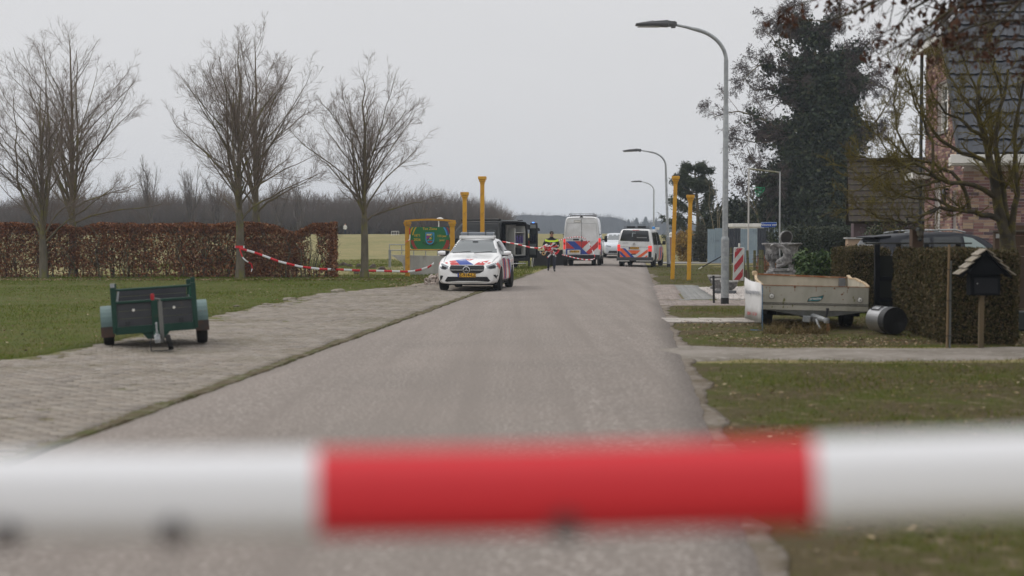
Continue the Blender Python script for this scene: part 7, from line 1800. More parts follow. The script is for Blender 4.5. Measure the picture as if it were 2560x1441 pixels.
tape('barrier_tape', 'tape trailing in a wide loop behind the officer across the tall police van', [at(px, py, yb + d) for px, py, d in ((1376, 612, -1.7), (1392, 603, -1.0), (1415, 596, 1), (1440, 592.5, 3), (1455, 593.5, 4), (1464, 598, 5), (1472, 608, 6), (1478, 620, 6), (1483, 632, 6), (1487, 641, 6), (1487, 646, 6), (1482, 649, 5.5), (1465, 650, 5), (1440, 646, 4), (1418, 640, 3), (1405, 637, 2))], 0.052, 0.24, lambda u: (0, .3, 1), 0, group='barrier tapes')
# the tangle in the officer's arms
bd = thing('tape_bundle', 'tangled bundle of red and white tape in the arms of the officer', 'tape', (OFF.x - .17, OFF.y - .30, .99), 0)
r = np.random.default_rng(201)
for k in range(11):
    c = Vector(r.normal(size=3) * np.array([.10, .04, .06])) + Vector((-.10 + .016 * k, 0, .05 - .012 * k)); d = Vector(r.normal(size=3) * np.array([.15, .06, .07])); e = Vector(r.normal(size=3) * np.array([.10, .06, .10])); n_ = r.normal(size=3)
    tape('tape_strand', None, [c - d, c - d * .4 + e, c + d * .3 + e * .5, c + d, c + d + e * 1.2 - Vector((0, 0, .06))], .07, .22, lambda u, n_=n_: tuple(n_ * np.array([.6, 1, .6]) + np.array([0, 0, 1])), r.random(), parent=bd)
for pth in ([(.10, 0, -.05), (.28, -.02, -.12), (.42, -.02, -.17), (.45, .0, -.14), (.30, 0, -.24), (.36, 0, -.31)], [(.12, 0, .1), (.3, .0, .05), (.5, .02, -.03), (.52, .02, -.05)], [(.0, 0, .08), (.18, 0, .2), (.32, .02, .30)], [(-.25, 0, .1), (-.34, 0, .02), (-.36, 0, -.1), (-.30, 0, -.16)]):
    tape('tape_strand', None, pth, .065, .2, lambda u: (.1, -.5, 1), r.random(), parent=bd)
q = MB(); q.lathe([(.05, -.035), (.085, -.035), (.085, .035), (.05, .035), (.05, -.035)], 14, Matrix.Translation((-.19, -.09, -.17)) @ Matrix.Rotation(R_(80), 4, 'X')); q.build('roll', mat('cardboard_roll', (.48, .30, .13), .8), bd)
# dark crates on the grass behind the officer
M_crate = mat('black_crate', (.014, .014, .016), .6)
def crate(lab, px, Y, w_, d_, h_, rz):
    p = at(px, 640, Y); t = thing('crate', lab, 'crate', (p.x, Y, -.03), rz, 'dark crates on the grass'); q = MB(); q.box(-w_ / 2, w_ / 2, -d_ / 2, d_ / 2, 0, h_); q.build('body', M_crate, t, bevel=.02); q = MB(); q.box(-w_ / 2 - .02, w_ / 2 + .02, -d_ / 2 - .02, d_ / 2 + .02, h_ + .003, h_ + .06); q.build('lid', M_crate, t, bevel=.015)
crate('black crate on the grass between the open van door and the officer', 1349, 76, .75, .6, .78, .1)
crate('wide black crate on the grass mostly hidden behind the officer', 1394, 77, .9, .6, .82, -.05)
# ------------------------------------------------------------------ green box trailer on the block paving
M_tgreen = mat('trailer_green', (0.010, 0.040, 0.028), 0.5, col2=(0.015, 0.050, 0.036), vscale=4, col3=(0.07, 0.045, 0.03), v3scale=7, v3lo=.62, v3hi=.74, spec=.25)
M_fend = mat('faded_teal_mudguard', (0.095, 0.155, 0.150), 0.55, col2=(0.070, 0.115, 0.110), vscale=4, col3=(0.13, 0.055, 0.03), v3scale=5, v3lo=.60, v3hi=.68)
M_ply = mat('grey_film_board', (0.030, 0.032, 0.038), 0.65, col2=(0.040, 0.042, 0.047), vscale=3, col3=(0.08, 0.06, 0.045), v3scale=3, v3lo=.62, v3hi=.74)
wl_, wr_ = gnd(270, 868), gnd(500, 856)
gtY = R_(15)
GT = thing('box_trailer', 'small green box trailer with dark grey boards parked at the lawn edge', 'trailer', ((wl_.x + wr_.x) / 2 + .02, (wl_.y + wr_.y) / 2, 0.012), gtY)
GT.rotation_euler = (0, R_(-3.4), gtY)
# local: front (drawbar) towards -Y, wheels at y = 0
HW, YF, YR, Z0, Z1 = .555, -.72, .95, .28, .655
fr_ = MB()
for s in (-1, 1):
    fr_.beam((s * (HW - .03), YF, Z0), (s * (HW - .03), YR, Z0), .06, .08)
    for y in (YF, YR): fr_.box(s * HW - .035, s * HW + .035, y - .03, y + .03, Z0 - .04, Z1 + .235)
fr_.box(-HW, HW, YF - .03, YF + .03, Z0 - .06, Z0 + .05); fr_.box(-HW, HW, YR - .03, YR + .03, Z0 - .06, Z0 + .05); fr_.box(-HW, HW, YF - .032, YF + .032, Z1, Z1 + .035)
fr_.box(-.045, .045, YF - .045, YF + .02, Z0 - .05, Z1 + .02); fr_.build('frame', M_tgreen, GT, bevel=.006)
q = MB(); q.tube([(-HW, YF + .02, Z1 + .195), (HW, YF + .02, Z1 + .195)], .018, 8); q.build('top_rail', M_tgreen, GT)
for s in (-1, 1):
    q = MB(); q.box(s * HW - .03, s * HW + .03, YF - .025, YF + .025, Z1 + .238, Z1 + .262 + (.05 if s > 0 else .03)); q.build('post_cap', M_tgreen if s > 0 else M_galv, GT)
hb_ = (Z1 - Z0 - .05) / 3
def boards(nm, M, L):
    for k in range(3):
        q = MB(); q.box(-L / 2, L / 2, -.012 + .001 * k, .012 + .001 * k, Z0 + .052 + k * hb_, Z0 + .052 + (k + 1) * hb_ - .003, M); q.build(nm, M_ply, GT, bevel=.003)
boards('plank', Matrix.Translation((0, YF, 0)), 2 * HW - .08)
boards('plank', Matrix.Translation((0, YR, .14)), 2 * HW - .08)
for s in (-1, 1): boards('plank', Matrix.Translation((s * (HW - .012), (YF + YR) / 2, 0)) @ Matrix.Rotation(PI / 2, 4, 'Z'), YR - YF - .08)
q = MB(); q.box(-HW + .03, HW - .03, YF + .035, YR - .035, Z0 + .01, Z0 + .035); q.build('floor', M_ply, GT)
q = MB(); q.beam((HW - .05, YF + .5, Z1 - .1), (HW - .02, YF + .2, Z1 + .18), .025, .025); q.build('side_brace', mat('bright_green', (.02, .16, .10), .5), GT)
q = MB(); q.tube([(-HW + .05, YF + .06, Z1 + .02), (-HW + .08, YF + .12, Z1 + .2), (-HW + .06, YF + .06, Z1 + .20)], .014, 6); q.build('strap', M_galv, GT)
for x, z in ((-.29, Z1 - .10), (.27, Z1 - .10)): q = MB(); q.lathe([(.02, 0), (.02, .012)], 12, Matrix.Translation((x, YF - .013, z)) @ Matrix.Rotation(PI / 2, 4, 'X')); q.build('reflector', M_white, GT)
for x in (-.38, .36): q = MB(); q.tube([(x - .02, YF - .02, Z0 + .12), (x - .02, YF - .05, Z0 + .07), (x + .02, YF - .05, Z0 + .07), (x + .02, YF - .02, Z0 + .12)], .006, 6); q.build('lashing_hook', M_dark, GT)
for s in (-1, 1):
    wo_ = wheel(GT, s * .665, .0, .27, .15, M_rimk); wo_.location.z = -s * .665 * math.sin(R_(3.0))
    q = MB(); n = 14; V = []
    for k in range(n + 1):
        a = R_(-8) + (R_(196)) * k / n
        for x in (HW + .02, HW + .20):
            for rr in (.325, .337): V.append((s * x, -rr * math.cos(a), .27 + rr * math.sin(a)))
    q.add(V, [(k * 4 + a, k * 4 + b, k * 4 + 4 + b, k * 4 + 4 + a) for k in range(n) for a, b in ((0, 1), (1, 3), (3, 2), (2, 0))] + [(0, 1, 3, 2), (n * 4, n * 4 + 1, n * 4 + 3, n * 4 + 2)])
    V2 = [(s * (HW + .19), -.33 * math.cos(R_(-8) + R_(196) * k / n), .27 + .33 * math.sin(R_(-8) + R_(196) * k / n)) for k in range(n + 1)]; q.prism(V2, (s * .012, 0, 0))
    g = q.build('mudguard', M_fend, GT)
    q = MB(); q.box(s * (HW + .11) - .095, s * (HW + .11) + .095, -.352, -.340, .17, .32); q.build('mudflap', mat('rusty_flap', (.055, .045, .042), .8, col2=(.09, .05, .035), vscale=8), g)
q = MB(); q.tube([(-.66, 0, .27), (.66, 0, .27)], .03, 8); q.build('axle', M_dark, GT)
q = MB(); q.beam((0, YF + .3, Z0 - .07), (0, YF - .78, Z0 - .07), .07, .07); q.prism([(-.20, YF - .02, Z0 - .05), (.20, YF - .02, Z0 - .05), (.12, YF - .02, Z0 - .15), (-.12, YF - .02, Z0 - .15)], (0, .06, 0)); q.build('drawbar', M_tgreen, GT, bevel=.005)
q = MB(); q.tube([(0.07, YF - .60, Z0 - .17), (0.07, YF - .60, Z0 + .40)], .028, 10); q.tube([(0.07, YF - .60, Z0 + .40), (.07, YF - .60, Z0 + .43), (-.02, YF - .62, Z0 + .45)], .012, 6)
jk = q.build('jockey_stand', mat('dull_steel', (.15, .15, .14), .65, metal=.2), GT, smooth=True)
q = MB(); q.lathe([(.022, -.045), (.028, 0), (.022, .045)], 10, Matrix.Translation((-.025, YF - .62, Z0 + .47))); q.build('handle', mat('red_grip', (.35, .012, .02), .4), jk, smooth=True)
q = MB(); q.lathe([(.03, -.035), (.105, -.035), (.11, -.015), (.11, .015), (.105, .035), (.03, .035)], 18, Matrix.Translation((.16, YF - .62, .105)) @ Matrix.Rotation(R_(78), 4, 'Y')); q.build('jockey_wheel', M_tyre, GT, smooth=True)
q = MB(); q.tube([(0, YF - .70, Z0 - .07), (0, YF - .92, Z0 - .08)], [.045, .04], 10); q.lathe([(.035, -.05), (.045, 0), (.03, .04)], 12, Matrix.Translation((0, YF - .93, Z0 - .10))); q.box(-.012, .012, YF - .9, YF - .70, Z0 - .02, Z0 + .12); q.build('coupling', M_galv, GT, bevel=.004)
q = MB(); q.tube([(-.05, YF - .75, Z0 - .05), (-.1, YF - .8, .15), (-.09, YF - .82, .02), (.05, YF - .86, .015), (.2, YF - .75, .015)], .008, 6); q.build('cable', M_dark, GT)

# ------------------------------------------------------------------ cream trailer
M_cream = mat('dirty_cream_panel', (0.44, 0.415, 0.35), 0.55, col2=(0.29, 0.275, 0.215), vscale=2.6, vlo=.42, vhi=.72, col3=(0.25, 0.145, 0.06), v3scale=6, v3lo=.66, v3hi=.76, stretch=(1, 1, .45))
M_rust = mat('rusty_edge', (0.24, 0.095, 0.038), 0.85, col2=(0.36, 0.24, 0.14), vscale=7, vlo=.5, vhi=.62)
M_rots = mat('rot_spot', (0.20, 0.075, 0.03), 0.9); M_alg = mat('algae_streak', (0.17, 0.165, 0.06), 0.9)
M_wood_e = mat('split_wood', (0.52, 0.41, 0.27), 0.85, col2=(0.33, 0.22, 0.12), vscale=6)
CY = 24.6
cxr = at(2037, 760, CY).x
CT = thing('cream_trailer', 'old cream caravan floor turned into an open trailer with rusty streaked sides', 'trailer', (cxr, CY, -0.02), -ROAD_YAW + R_(1.5))
CT.rotation_euler = (0, R_(1.1), -ROAD_YAW + R_(1.5))
cs = CY / F
X = lambda px: (px - 2037) * cs
Z = lambda py: CH + .02 + (590 - py) * cs
fz0, fz1 = Z(777), Z(717)
q = MB(); q.box(X(1904), X(2168), -.015, .015, fz0, fz1); fp = q.build('front_panel', M_cream, CT, bevel=.006)
q = MB(); q.box(X(1903), X(2169), -.022, .02, fz1 + .002, fz1 + .014); q.build('rusty_rim', M_rust, fp)
for py in (759.5, 763): q = MB(); q.box(X(1904), X(2168), -.021, -.016, Z(py + .7), Z(py - .7)); q.build('trim_line', M_dark, fp)
for px, py in ((1928, 743), (2147, 748)):
    q = MB(); M = Matrix.Translation((X(px), -.016, Z(py))) @ Matrix.Rotation(PI / 2, 4, 'X'); q.lathe([(.040, 0), (.040, .012), (.03, .018)], 20, M); rf_ = q.build('reflector', M_white, fp, smooth=True)
    q = MB(); q.lathe([(.010, .018), (.009, .024)], 10, M); q.lathe([(.0415, .0), (.0465, .004), (.0415, .008)], 20, M, k=0); q.build('reflector_rim', M_dark, rf_)
# leaf-shaped badge
B0 = [(0, 0), (.04, .10), (.13, .145), (.25, .15), (.38, .17), (.50, .215), (.47, .12), (.42, .055), (.33, .015), (.22, .01), (.10, .015)]
lx0, lz0 = X(2017), Z(755)
def leafp(sc_, y, m, nm, par): c = (.25, .10); q = MB(); q.prism([(lx0 + (c[0] + (x - c[0]) * sc_[0]) * .55, y, lz0 + (c[1] + (z - c[1]) * sc_[1]) * .55) for x, z in B0], (0, -.002, 0)); return q.build(nm, m, par)
bdg = leafp((1.06, 1.14), -.016, mat('badge_gold', (.16, .10, .035), .5), 'badge', fp); leafp((1, 1), -.0182, M_dark, 'badge_rim', bdg) ; leafp((.95, .88), -.0204, mat('badge_teal', (.02, .16, .18), .4), 'badge_face', bdg)
flat_text('prestige', .062, lx0 + .135, lz0 + .056, M_white, bdg, -.0234, rot=.05)
r = np.random.default_rng(211)
q = MB(); q2 = MB()
def spot(mb, px, py, rad, y=-.0165, sx_=1.0, L=0.0):
    n = 9; mb.add([(X(px) + rad * sx_ * (1 + .3 * r.normal()) * math.cos(2 * PI * k / n), y, Z(py) + rad * math.sin(2 * PI * k / n) * (1 + .2 * r.normal()) - (L if math.sin(2 * PI * k / n) < 0 else 0)) for k in range(n)], [tuple(range(n))])
for px, py, rd in ((1914, 722, .013), (1923, 722, .010), (1985, 719, .02), (2038, 719, .013), (2102, 735, .018), (2106, 731, .008), (2105, 748, .010), (2083, 721, .016), (2117, 719, .012), (1952, 740, .007), (1976, 733, .006), (2004, 734, .006), (2085, 765, .010), (1968, 770, .007), (2060, 728, .006)): spot(q, px, py, rd)
for px, py in ((1985, 722), (2038, 722), (2115, 724), (1923, 726)): spot(q, px, py, .004, L=.05)
o = q.build('rust_spots', M_rots, fp, fix=False); tag(o, kind='stuff')
for px, py, rd in ((1959, 750, .020), (1957, 758, .016), (1980, 765, .012), (1958, 768, .014), (2130, 742, .014), (2133, 748, .012), (1930, 768, .010)): spot(q2, px, py, rd, -.0167, .8, .02)
o = q2.build('algae_streaks', M_alg, fp, fix=False); tag(o, kind='stuff')
# rear board, further back and higher
LB_ = 3.1
kb_ = (CY + LB_) / CY
Xb = lambda px: (px - 2037) * cs * kb_ - LB_ * 0.060 * 0 + (1.0) * 0
offx = LB_ * (at(2037, 700, 1).x - 0.0866 + .026)                        # where the line of sight lies at the back
q = MB(); zb1 = CH + (590 - 689) * (CY + LB_) / F
q.prism([(Xb(1888) + offx, LB_, .35), (Xb(2116) + offx, LB_, .35), (Xb(2116) + offx, LB_, zb1 - .02), (Xb(1888) + offx, LB_, zb1 + .02)], (0, .03, 0)); rp = q.build('rear_panel', M_cream, CT)
q = MB(); q.prism([(Xb(1886) + offx, LB_ - .02, zb1 + .022), (Xb(2118) + offx, LB_ - .02, zb1 - .018), (Xb(2118) + offx, LB_ - .02, zb1 + .01), (Xb(1886) + offx, LB_ - .02, zb1 + .05)], (0, .07, 0)); q.build('rusty_rim', M_rust, rp)
q = MB(); q.cbox((Xb(1885) + offx, LB_, zb1 + .05), (.10, .10, .09)); q.build('corner_block', M_wood_e, rp, bevel=.03)
q = MB(); q.cbox((Xb(2100) + offx, LB_ - .05, zb1 - .12), (.12, .05, .22)); q.build('grey_bracket', mat('grey_bracket', (.13, .14, .155), .6), rp)
# bent side boards
xl0, xl1, xr0, xr1 = X(1904), Xb(1888) + offx, X(2168), Xb(2116) + offx
def sideboard(xa, xb_, bow, nm, lift):
    q = MB(); n = 10; V = []
    for k in range(n + 1):
        u = k / n; x = xa + (xb_ - xa) * u + bow * math.sin(PI * u); zt = fz1 + (zb1 - fz1) * u + lift * (.5 - abs(u - .5)) + .012 * r.normal(); y = .02 + (LB_ - .02) * u
        for dx in (-.012, .012): V += [(x + dx, y, fz0), (x + dx, y, zt)]
    q.add(V, [(k * 4 + a, k * 4 + b, k * 4 + 4 + b, k * 4 + 4 + a) for k in range(n) for a, b in ((0, 1), (1, 3), (3, 2), (2, 0))]); o = q.build(nm, M_cream, CT)
    q = MB()
    for k in range(n): a_, b_ = Vector(V[k * 4 + 1]), Vector(V[k * 4 + 5]); q.beam(a_ + Vector((.012, 0, .012)), b_ + Vector((.012, 0, .012)), .045 + .015 * r.random(), .018 + .012 * r.random())
    q.build('split_edge', M_wood_e, o); return o
sideboard(xl0, xl1, -.04, 'side_panel', -.03); sideboard(xr0, xr1, .02, 'side_panel', .05)
q = MB(); q.box(xl0 + .02, xr0 - .02, .03, LB_ - .03, fz0 + .01, fz0 + .04); q.build('floor', M_wood_e, CT)
q = MB(); q.prism([(X(1915), -.03, fz0 - .004), (X(2160), -.03, fz0 - .004), (X(2075), -.03, fz0 - .10), (X(2010), -.03, fz0 - .10)], (0, .04, 0)); q.box(X(2035) - .05, X(2035) + .05, -.3, 2.5, fz0 - .18, fz0 - .10)
q.box(xl0 + .1, xr0 - .1, 1.2, 1.3, fz0 - .16, fz0 - .06); q.build('chassis', mat('chassis_galv', (.115, .115, .112), .7, col2=(.06, .062, .045), vscale=3), CT)
for s in (-1, 1): q = MB(); q.box(s * .72 - .08, s * .72 + .08, .2, 3.0, fz0 - .10, fz0 - .012); q.build('outrigger', M_under, CT)
for s in (-1, 1): wheel(CT, s * .70, 1.25 if s < 0 else 1.0, .29, .20, M_rimk)
q = MB(); q.tube([(X(2032), -.02, fz0 - .10), (X(2045), -.42, fz0 - .12), (X(2050), -.55, fz0 - .13)], [.05, .045, .035], 12); q.lathe([(.045, -.04), (.055, 0), (.04, .05)], 14, Matrix.Translation((X(2052), -.62, fz0 - .14))); q.build('coupling', M_chrome if False else M_galv, CT, smooth=True)
q = MB(); q.tube([(X(2053), -.5, fz0 - .12), (X(2056), -.5, fz0 + .03)], .018, 8); q.tube([(X(2056), -.5, fz0 + .03), (X(2056), -.5, fz0 + .07)], .026, 8); q.build('brake_lever', M_dark, CT)
q = MB(); q.tube([(X(2034), -.3, fz0 - .14), (X(2036), -.42, fz0 - .22), (X(2042), -.47, fz0 - .29)], .022, 8); q.build('handle', M_galv, CT, smooth=True)
q = MB(); q.beam((X(2057), -.5, fz0 - .14), (X(2059), -.5, .0), .045, .05); q.build('prop_stick', M_rust, CT)
q = MB(); q.box(X(2010) - .03, X(2020) + .03, -.1, -.03, fz0 - .20, fz0 - .09); q.build('socket', M_galv, CT, bevel=.01)
# banner leaning on the trailer's corner
BN = thing('banner', 'worn white advertising banner hung on the corner of the cream trailer', 'banner', (at(1890, 750, 24.2).x, 24.2, 0))
bz_ = lambda py: CH + (590 - py) * 24.2 / F
n = 8; q = MB(); V = []
for k in range(n + 1):
    u = k / n
    x = (-17 + 27 * u) * 24.2 / F; y = .45 - .62 * u; zt = bz_(695 + 17 * u + 3 * math.sin(u * 5)); zb_ = bz_(800 + 6 * u)
    for e in (0, .33, .66, 1): V.append((x + .012 * math.sin(e * 6 + u * 4), y, zb_ + (zt - zb_) * e))
q.add(V, [(k * 4 + j, k * 4 + j + 1, k * 4 + 5 + j, k * 4 + 4 + j) for k in range(n) for j in range(3)])
o = q.build('sheet', mat('banner_vinyl', (.66, .65, .65), .5, col2=(.52, .51, .50), vscale=3), BN, smooth=True); so = o.modifiers.new('t', 'SOLIDIFY'); so.thickness = .004
dirb = Vector((27 * 24.2 / F, -.62, 0)); Lb = dirb.length; dirb.normalize(); nb = Vector((dirb.y, -dirb.x, 0))
def on_banner(txt, size, u, py, m):
    V, Fc = text_geo(txt, size, True); p0 = Vector((-17 * 24.2 / F, .45, bz_(py))) + dirb * (u * Lb)
    q = MB(); q.add([p0 + dirb * v[0] + Vector((0, 0, v[1])) + nb * .022 for v in V], Fc); q.build('lettering', m, o, fix=False)
on_banner('koopgarage', .115, .52, 731, M_grey); on_banner('te koop', .075, .55, 742, M_dk2) if False else None
on_banner('0591 - 31 24', .07, .5, 786, M_pr)
q = MB(); q.tube([(.075, -.18, bz_(712)), (.078, -.19, .0), (-.02, -.25, .01), (-.12, -.2, .012)], .008, 6); q.build('blue_rope', mat('blue_rope', (.08, .16, .26), .8), BN)

# ------------------------------------------------------------------ drum on its side
DR = thing('steel_drum', 'brushed steel washing drum with a black ribbed end lying in front of the hedge', 'drum', gnd(2222, 835) + Vector((0, 0.15, .218)), 0)
M_st = mat('brushed_steel', (.46, .46, .47), .34, metal=.85, col2=(.38, .38, .39), vscale=6, stretch=(1, 1, 12))
Md = Matrix.Rotation(R_(24), 4, 'Z') @ Matrix.Rotation(R_(-90), 4, 'X') @ Matrix.Rotation(PI, 4, 'X')
DR.rotation_euler = (0, 0, R_(14))
Mx = Matrix.Rotation(R_(90), 4, 'X')        # axis along -Y of the drum
q = MB(); q.lathe([(.20, -.32), (.215, -.31), (.218, -.02), (.218, .20)], 36, Mx); q.build('shell', M_st, DR, smooth=True)
M_rib = mat('black_rubber', (.014, .014, .015), .55)
prof = [(.2195, .10), (.224, .12), (.224, .275), (.216, .285)]
for k in range(7): rr = .205 - k * .028; prof += [(rr, .285), (rr - .006, .278), (rr - .012, .278), (rr - .016, .286)]
prof += [(.01, .286)]
q = MB(); q.lathe(prof, 36, Mx); q.build('ribbed_end', M_rib, DR, smooth=False)
q = MB()
for (a, b_) in (((-.16, -.05), (.16, -.05)), ((.16, -.05), (.16, .05)), ((.16, .05), (-.16, .05)), ((-.16, .05), (-.16, -.05))):
    f = lambda p: Vector((.232 * math.sin(p[1] / .22 - .5), -(-.12 + p[0] * .85), .232 * math.cos(p[1] / .22 - .5)))
    q.tube([f(a), f(((a[0] + b_[0]) / 2, (a[1] + b_[1]) / 2)), f(b_)], .010, 6)
q.build('hatch_frame', M_rib, DR)

# ------------------------------------------------------------------ letterbox, pipe stake, garden gate frame, pillar lantern
mbp = gnd(2455, 869); LBX = thing('letterbox', 'black letterbox under a little shingled gable roof on a wooden post', 'letterbox', mbp, R_(-4))
Ym = mbp.y; mz = lambda py: CH + (590 - py) * Ym / F; mxx = lambda px: (px - 2458) * Ym / F
M_lb = mat('black_letterbox', (.007, .008, .010), .85, spec=.12); M_post = mat('weathered_post', (.125, .09, .05), .9, col2=(.09, .07, .036), vscale=5, stretch=(1, 1, .2)); M_shin = mat('pale_shingle', (.34, .30, .245), .85, col2=(.24, .205, .16), vscale=4, col3=(.24, .22, .10), v3scale=6, v3lo=.6, v3hi=.7)
q = MB(); q.box(mxx(2449), mxx(2461), -.035, .035, -.1, mz(738)); q.build('post', M_post, LBX, bevel=.004)
q = MB(); q.box(mxx(2424), mxx(2497), -.10, .16, mz(739) + .003, mz(690)); bx_ = q.build('box', M_lb, LBX, bevel=.012)
q = MB(); q.box(mxx(2433), mxx(2490), -.106, -.101, mz(733), mz(696)); q.build('flap', mat('letterbox_flap', (.012, .013, .016), .7, spec=.2), bx_, bevel=.003)
q = MB(); q.lathe([(.008, 0), (.008, .01)], 10, Matrix.Translation((mxx(2440), -.106, mz(709))) @ Matrix.Rotation(PI / 2, 4, 'X')); q.build('lock', M_chrome, bx_)
ap, lo_l, lo_r = Vector((mxx(2459), 0, mz(625))), Vector((mxx(2398), 0, mz(689))), Vector((mxx(2525), 0, mz(690)))
q = MB(); q.prism([(ap.x, -.13, ap.z - .06), (lo_l.x + .10, -.13, lo_l.z + .03), (lo_r.x - .10, -.13, lo_r.z + .03)], (0, .02, 0)); q.prism([(ap.x, .14, ap.z - .06), (lo_l.x + .10, .14, lo_l.z + .03), (lo_r.x - .10, .14, lo_r.z + .03)], (0, .02, 0))
q.prism([(mxx(2424), -.09, mz(690) + .003), (mxx(2497), -.09, mz(690) + .003), (mxx(2497), -.09, mz(672)), (mxx(2424), -.09, mz(672))], (0, .2, 0)); q.build('gable', M_lb, LBX)
for lo in (lo_l, lo_r):
    d = (lo - ap); L = d.length; d.normalize(); nrm = Vector((-d.z, 0, d.x)); nrm = nrm if nrm.z > 0 else -nrm
    q = MB(); q.prism([ap - nrm * .012 + Vector((0, -.15, 0)), lo - nrm * .012 + Vector((0, -.15, 0)), lo - nrm * .03 + Vector((0, -.15, 0)), ap - nrm * .03 + Vector((0, -.15, 0))], (0, .34, 0)); q.build('roof_board', M_lb, LBX)
    for k in range(4):
        for j in range(4):
            p = ap + d * (L * (k + .5) / 4); hl = L / 8 + .012
            M = Matrix(((d.x, 0, nrm.x, 0), (0, 1, 0, 0), (d.z, 0, nrm.z, 0), (0, 0, 0, 1))); y = -.175 + j * .098
            q = MB(); vs_ = [Vector((a, b_, c + (a / hl) * .016)) for a in (-hl, hl) for b_ in (0, .094) for c in (0, .012)]
            vs_ = [M @ v + p + Vector((0, y, 0)) + nrm * .016 for v in vs_]; q.add(vs_, [(0, 1, 3, 2), (4, 6, 7, 5), (0, 4, 5, 1), (2, 3, 7, 6), (0, 2, 6, 4), (1, 5, 7, 3)]); q.build('shingle', M_shin, LBX)
sk = gnd(2366, 866); ST = thing('fence_stake', 'wooden stake and steel pipe wired together at the corner of the clipped hedge', 'stake', (sk.x, sk.y - .06, -.02))
sz = lambda py: CH + .02 + (590 - py) * sk.y / F
q = MB(); q.tube([(-.012, 0, -.05), (.012, .02, sz(612))], .017, 8); q.build('wooden_stake', mat('tan_stake', (.19, .13, .07), .9), ST); q = MB(); q.tube([(.03, 0, -.05), (.038, .02, sz(652))], .015, 8); q.build('steel_pipe', mat('dull_pipe', (.13, .135, .13), .6, metal=.3), ST)
for py in (675, 752, 840): q = MB(); q.tube([(-.04, -.03, sz(py)), (.01, -.028, sz(py) + .004), (.06, -.03, sz(py))], .005, 5); q.build('wire', M_dark, ST)
PG = thing('gate_frame', 'black timber frame and gate standing between the two clipped hedges', 'gate', (at(2193, 700, 25.4).x, 25.4, 0), 0)
pgx = lambda px: (px - 2193) * 25.4 / F; pgz = lambda py: CH + (590 - py) * 25.4 / F
M_bt = mat('black_timber', (.012, .013, .016), .8, spec=.15)
q = MB(); q.box(pgx(2186), pgx(2198), -.04, .04, 0, pgz(611)); q.build('post', M_bt, PG); q = MB(); q.box(pgx(2162), pgx(2427), -.05, .05, pgz(611) + .003, pgz(607)); q.build('top_beam', mat('mossy_beam', (.03, .028, .02), .8), PG)
for px in (2246, 2316, 2395): q = MB(); q.box(pgx(px) - .035, pgx(px) + .035, -.04, .04, 0, pgz(611)); q.build('post', M_bt, PG)
for py in (697, 750): q = MB(); q.box(pgx(2199), pgx(2242), -.02, .02, pgz(py + 5), pgz(py - 5)); q.build('rail', M_bt, PG)
q = MB(); q.box(pgx(2199), pgx(2242), .022, .035, .03, pgz(640)); q.build('gap_shade_panel', mat('gap_shade', (.02, .022, .018), .9), PG)  # opaque dark sheet, coloured to stand for the shaded gap between hedges
LP_ = thing('pillar_lantern', 'old black lantern on a brown wooden pillar in front of the estate car', 'lantern', (at(2295, 600, 24.4).x, 24.4, 0)); lz = lambda py: CH + (590 - py) * 24.4 / F; lxx = lambda px: (px - 2295) * 24.4 / F
M_brn = mat('brown_stained_wood', (.085, .048, .026), .8, col2=(.06, .035, .02), vscale=3, stretch=(1, 1, .2))
q = MB(); q.box(lxx(2281), lxx(2309), 0, .18, 0, lz(574)); q.box(lxx(2279), lxx(2311), -.02, .2, lz(574) + .002, lz(572.5)); q.build('pillar', M_brn, LP_)
q = MB(); q.lathe([(.028, lz(597)), (.03, lz(593)), (.055, lz(588)), (.06, lz(577))], 6, Matrix.Translation((lxx(2297), -.07, 0))); ln_ = q.build('glass', mat('lantern_glass', (.12, .11, .09), .2), LP_)
q = MB(); q.lathe([(.085, lz(577)), (.075, lz(573)), (.035, lz(569)), (.045, lz(567)), (.01, lz(563))], 6, Matrix.Translation((lxx(2297), -.07, 0))); q.lathe([(.015, lz(604)), (.04, lz(600)), (.03, lz(597))], 8, Matrix.Translation((lxx(2297), -.07, 0)))
for k in range(6): a = k * PI / 3; q.tube([(lxx(2297) + .030 * math.cos(a), -.07 + .03 * math.sin(a), lz(597)), (lxx(2297) + .062 * math.cos(a), -.07 + .062 * math.sin(a), lz(577))], .005, 4)
q.build('cage', mat('verdigris_black', (.025, .03, .028), .6), LP_)
WF = thing('plank_fence', 'brown horizontal plank fence behind the trunk of the garden tree', 'fence', (at(2480, 600, 26.5).x, 26.5, 0)); wz = lambda py: CH + (590 - py) * 26.5 / F; wx = lambda px: (px - 2480) * 26.5 / F
for k in range(9):
    q = MB(); q.box(wx(2502), wx(2700), -.012, .012, .05 + k * .195, .05 + k * .195 + .187); q.build('plank', M_brn, WF, bevel=.004)
for px in (2492, 2600, 2690): q = MB(); q.box(wx(px) - .055, wx(px) + .055, -.05, .06, 0, wz(580)); q.build('post', M_brn, WF)
q = MB(); q.box(wx(2478), wx(2700), -.08, .08, wz(580) + .003, wz(576)); q.build('cap', mat('grey_weathered', (.12, .105, .085), .9), WF)
q = MB(); q.box(wx(2487), wx(2500), -.09, -.052, wz(596), wz(585)); q.build('sensor_lamp', mat('white_lamp', (.35, .35, .34), .4), WF)
BP = thing('brick_pillar', 'low brick pillar with a pale cap at the back corner of the dark estate car', 'pillar', (at(2133, 600, 37.5).x, 37.5, 0)); q = MB(); q.box(-.17, .26, -.15, .15, 0, CH + (590 - 598) * 37.5 / F); q.build('shaft', M_brk, BP); q = MB(); q.box(-.21, .30, -.2, .2, CH + (590 - 598) * 37.5 / F + .002, CH + (590 - 594) * 37.5 / F); q.build('cap', M_conc, BP)
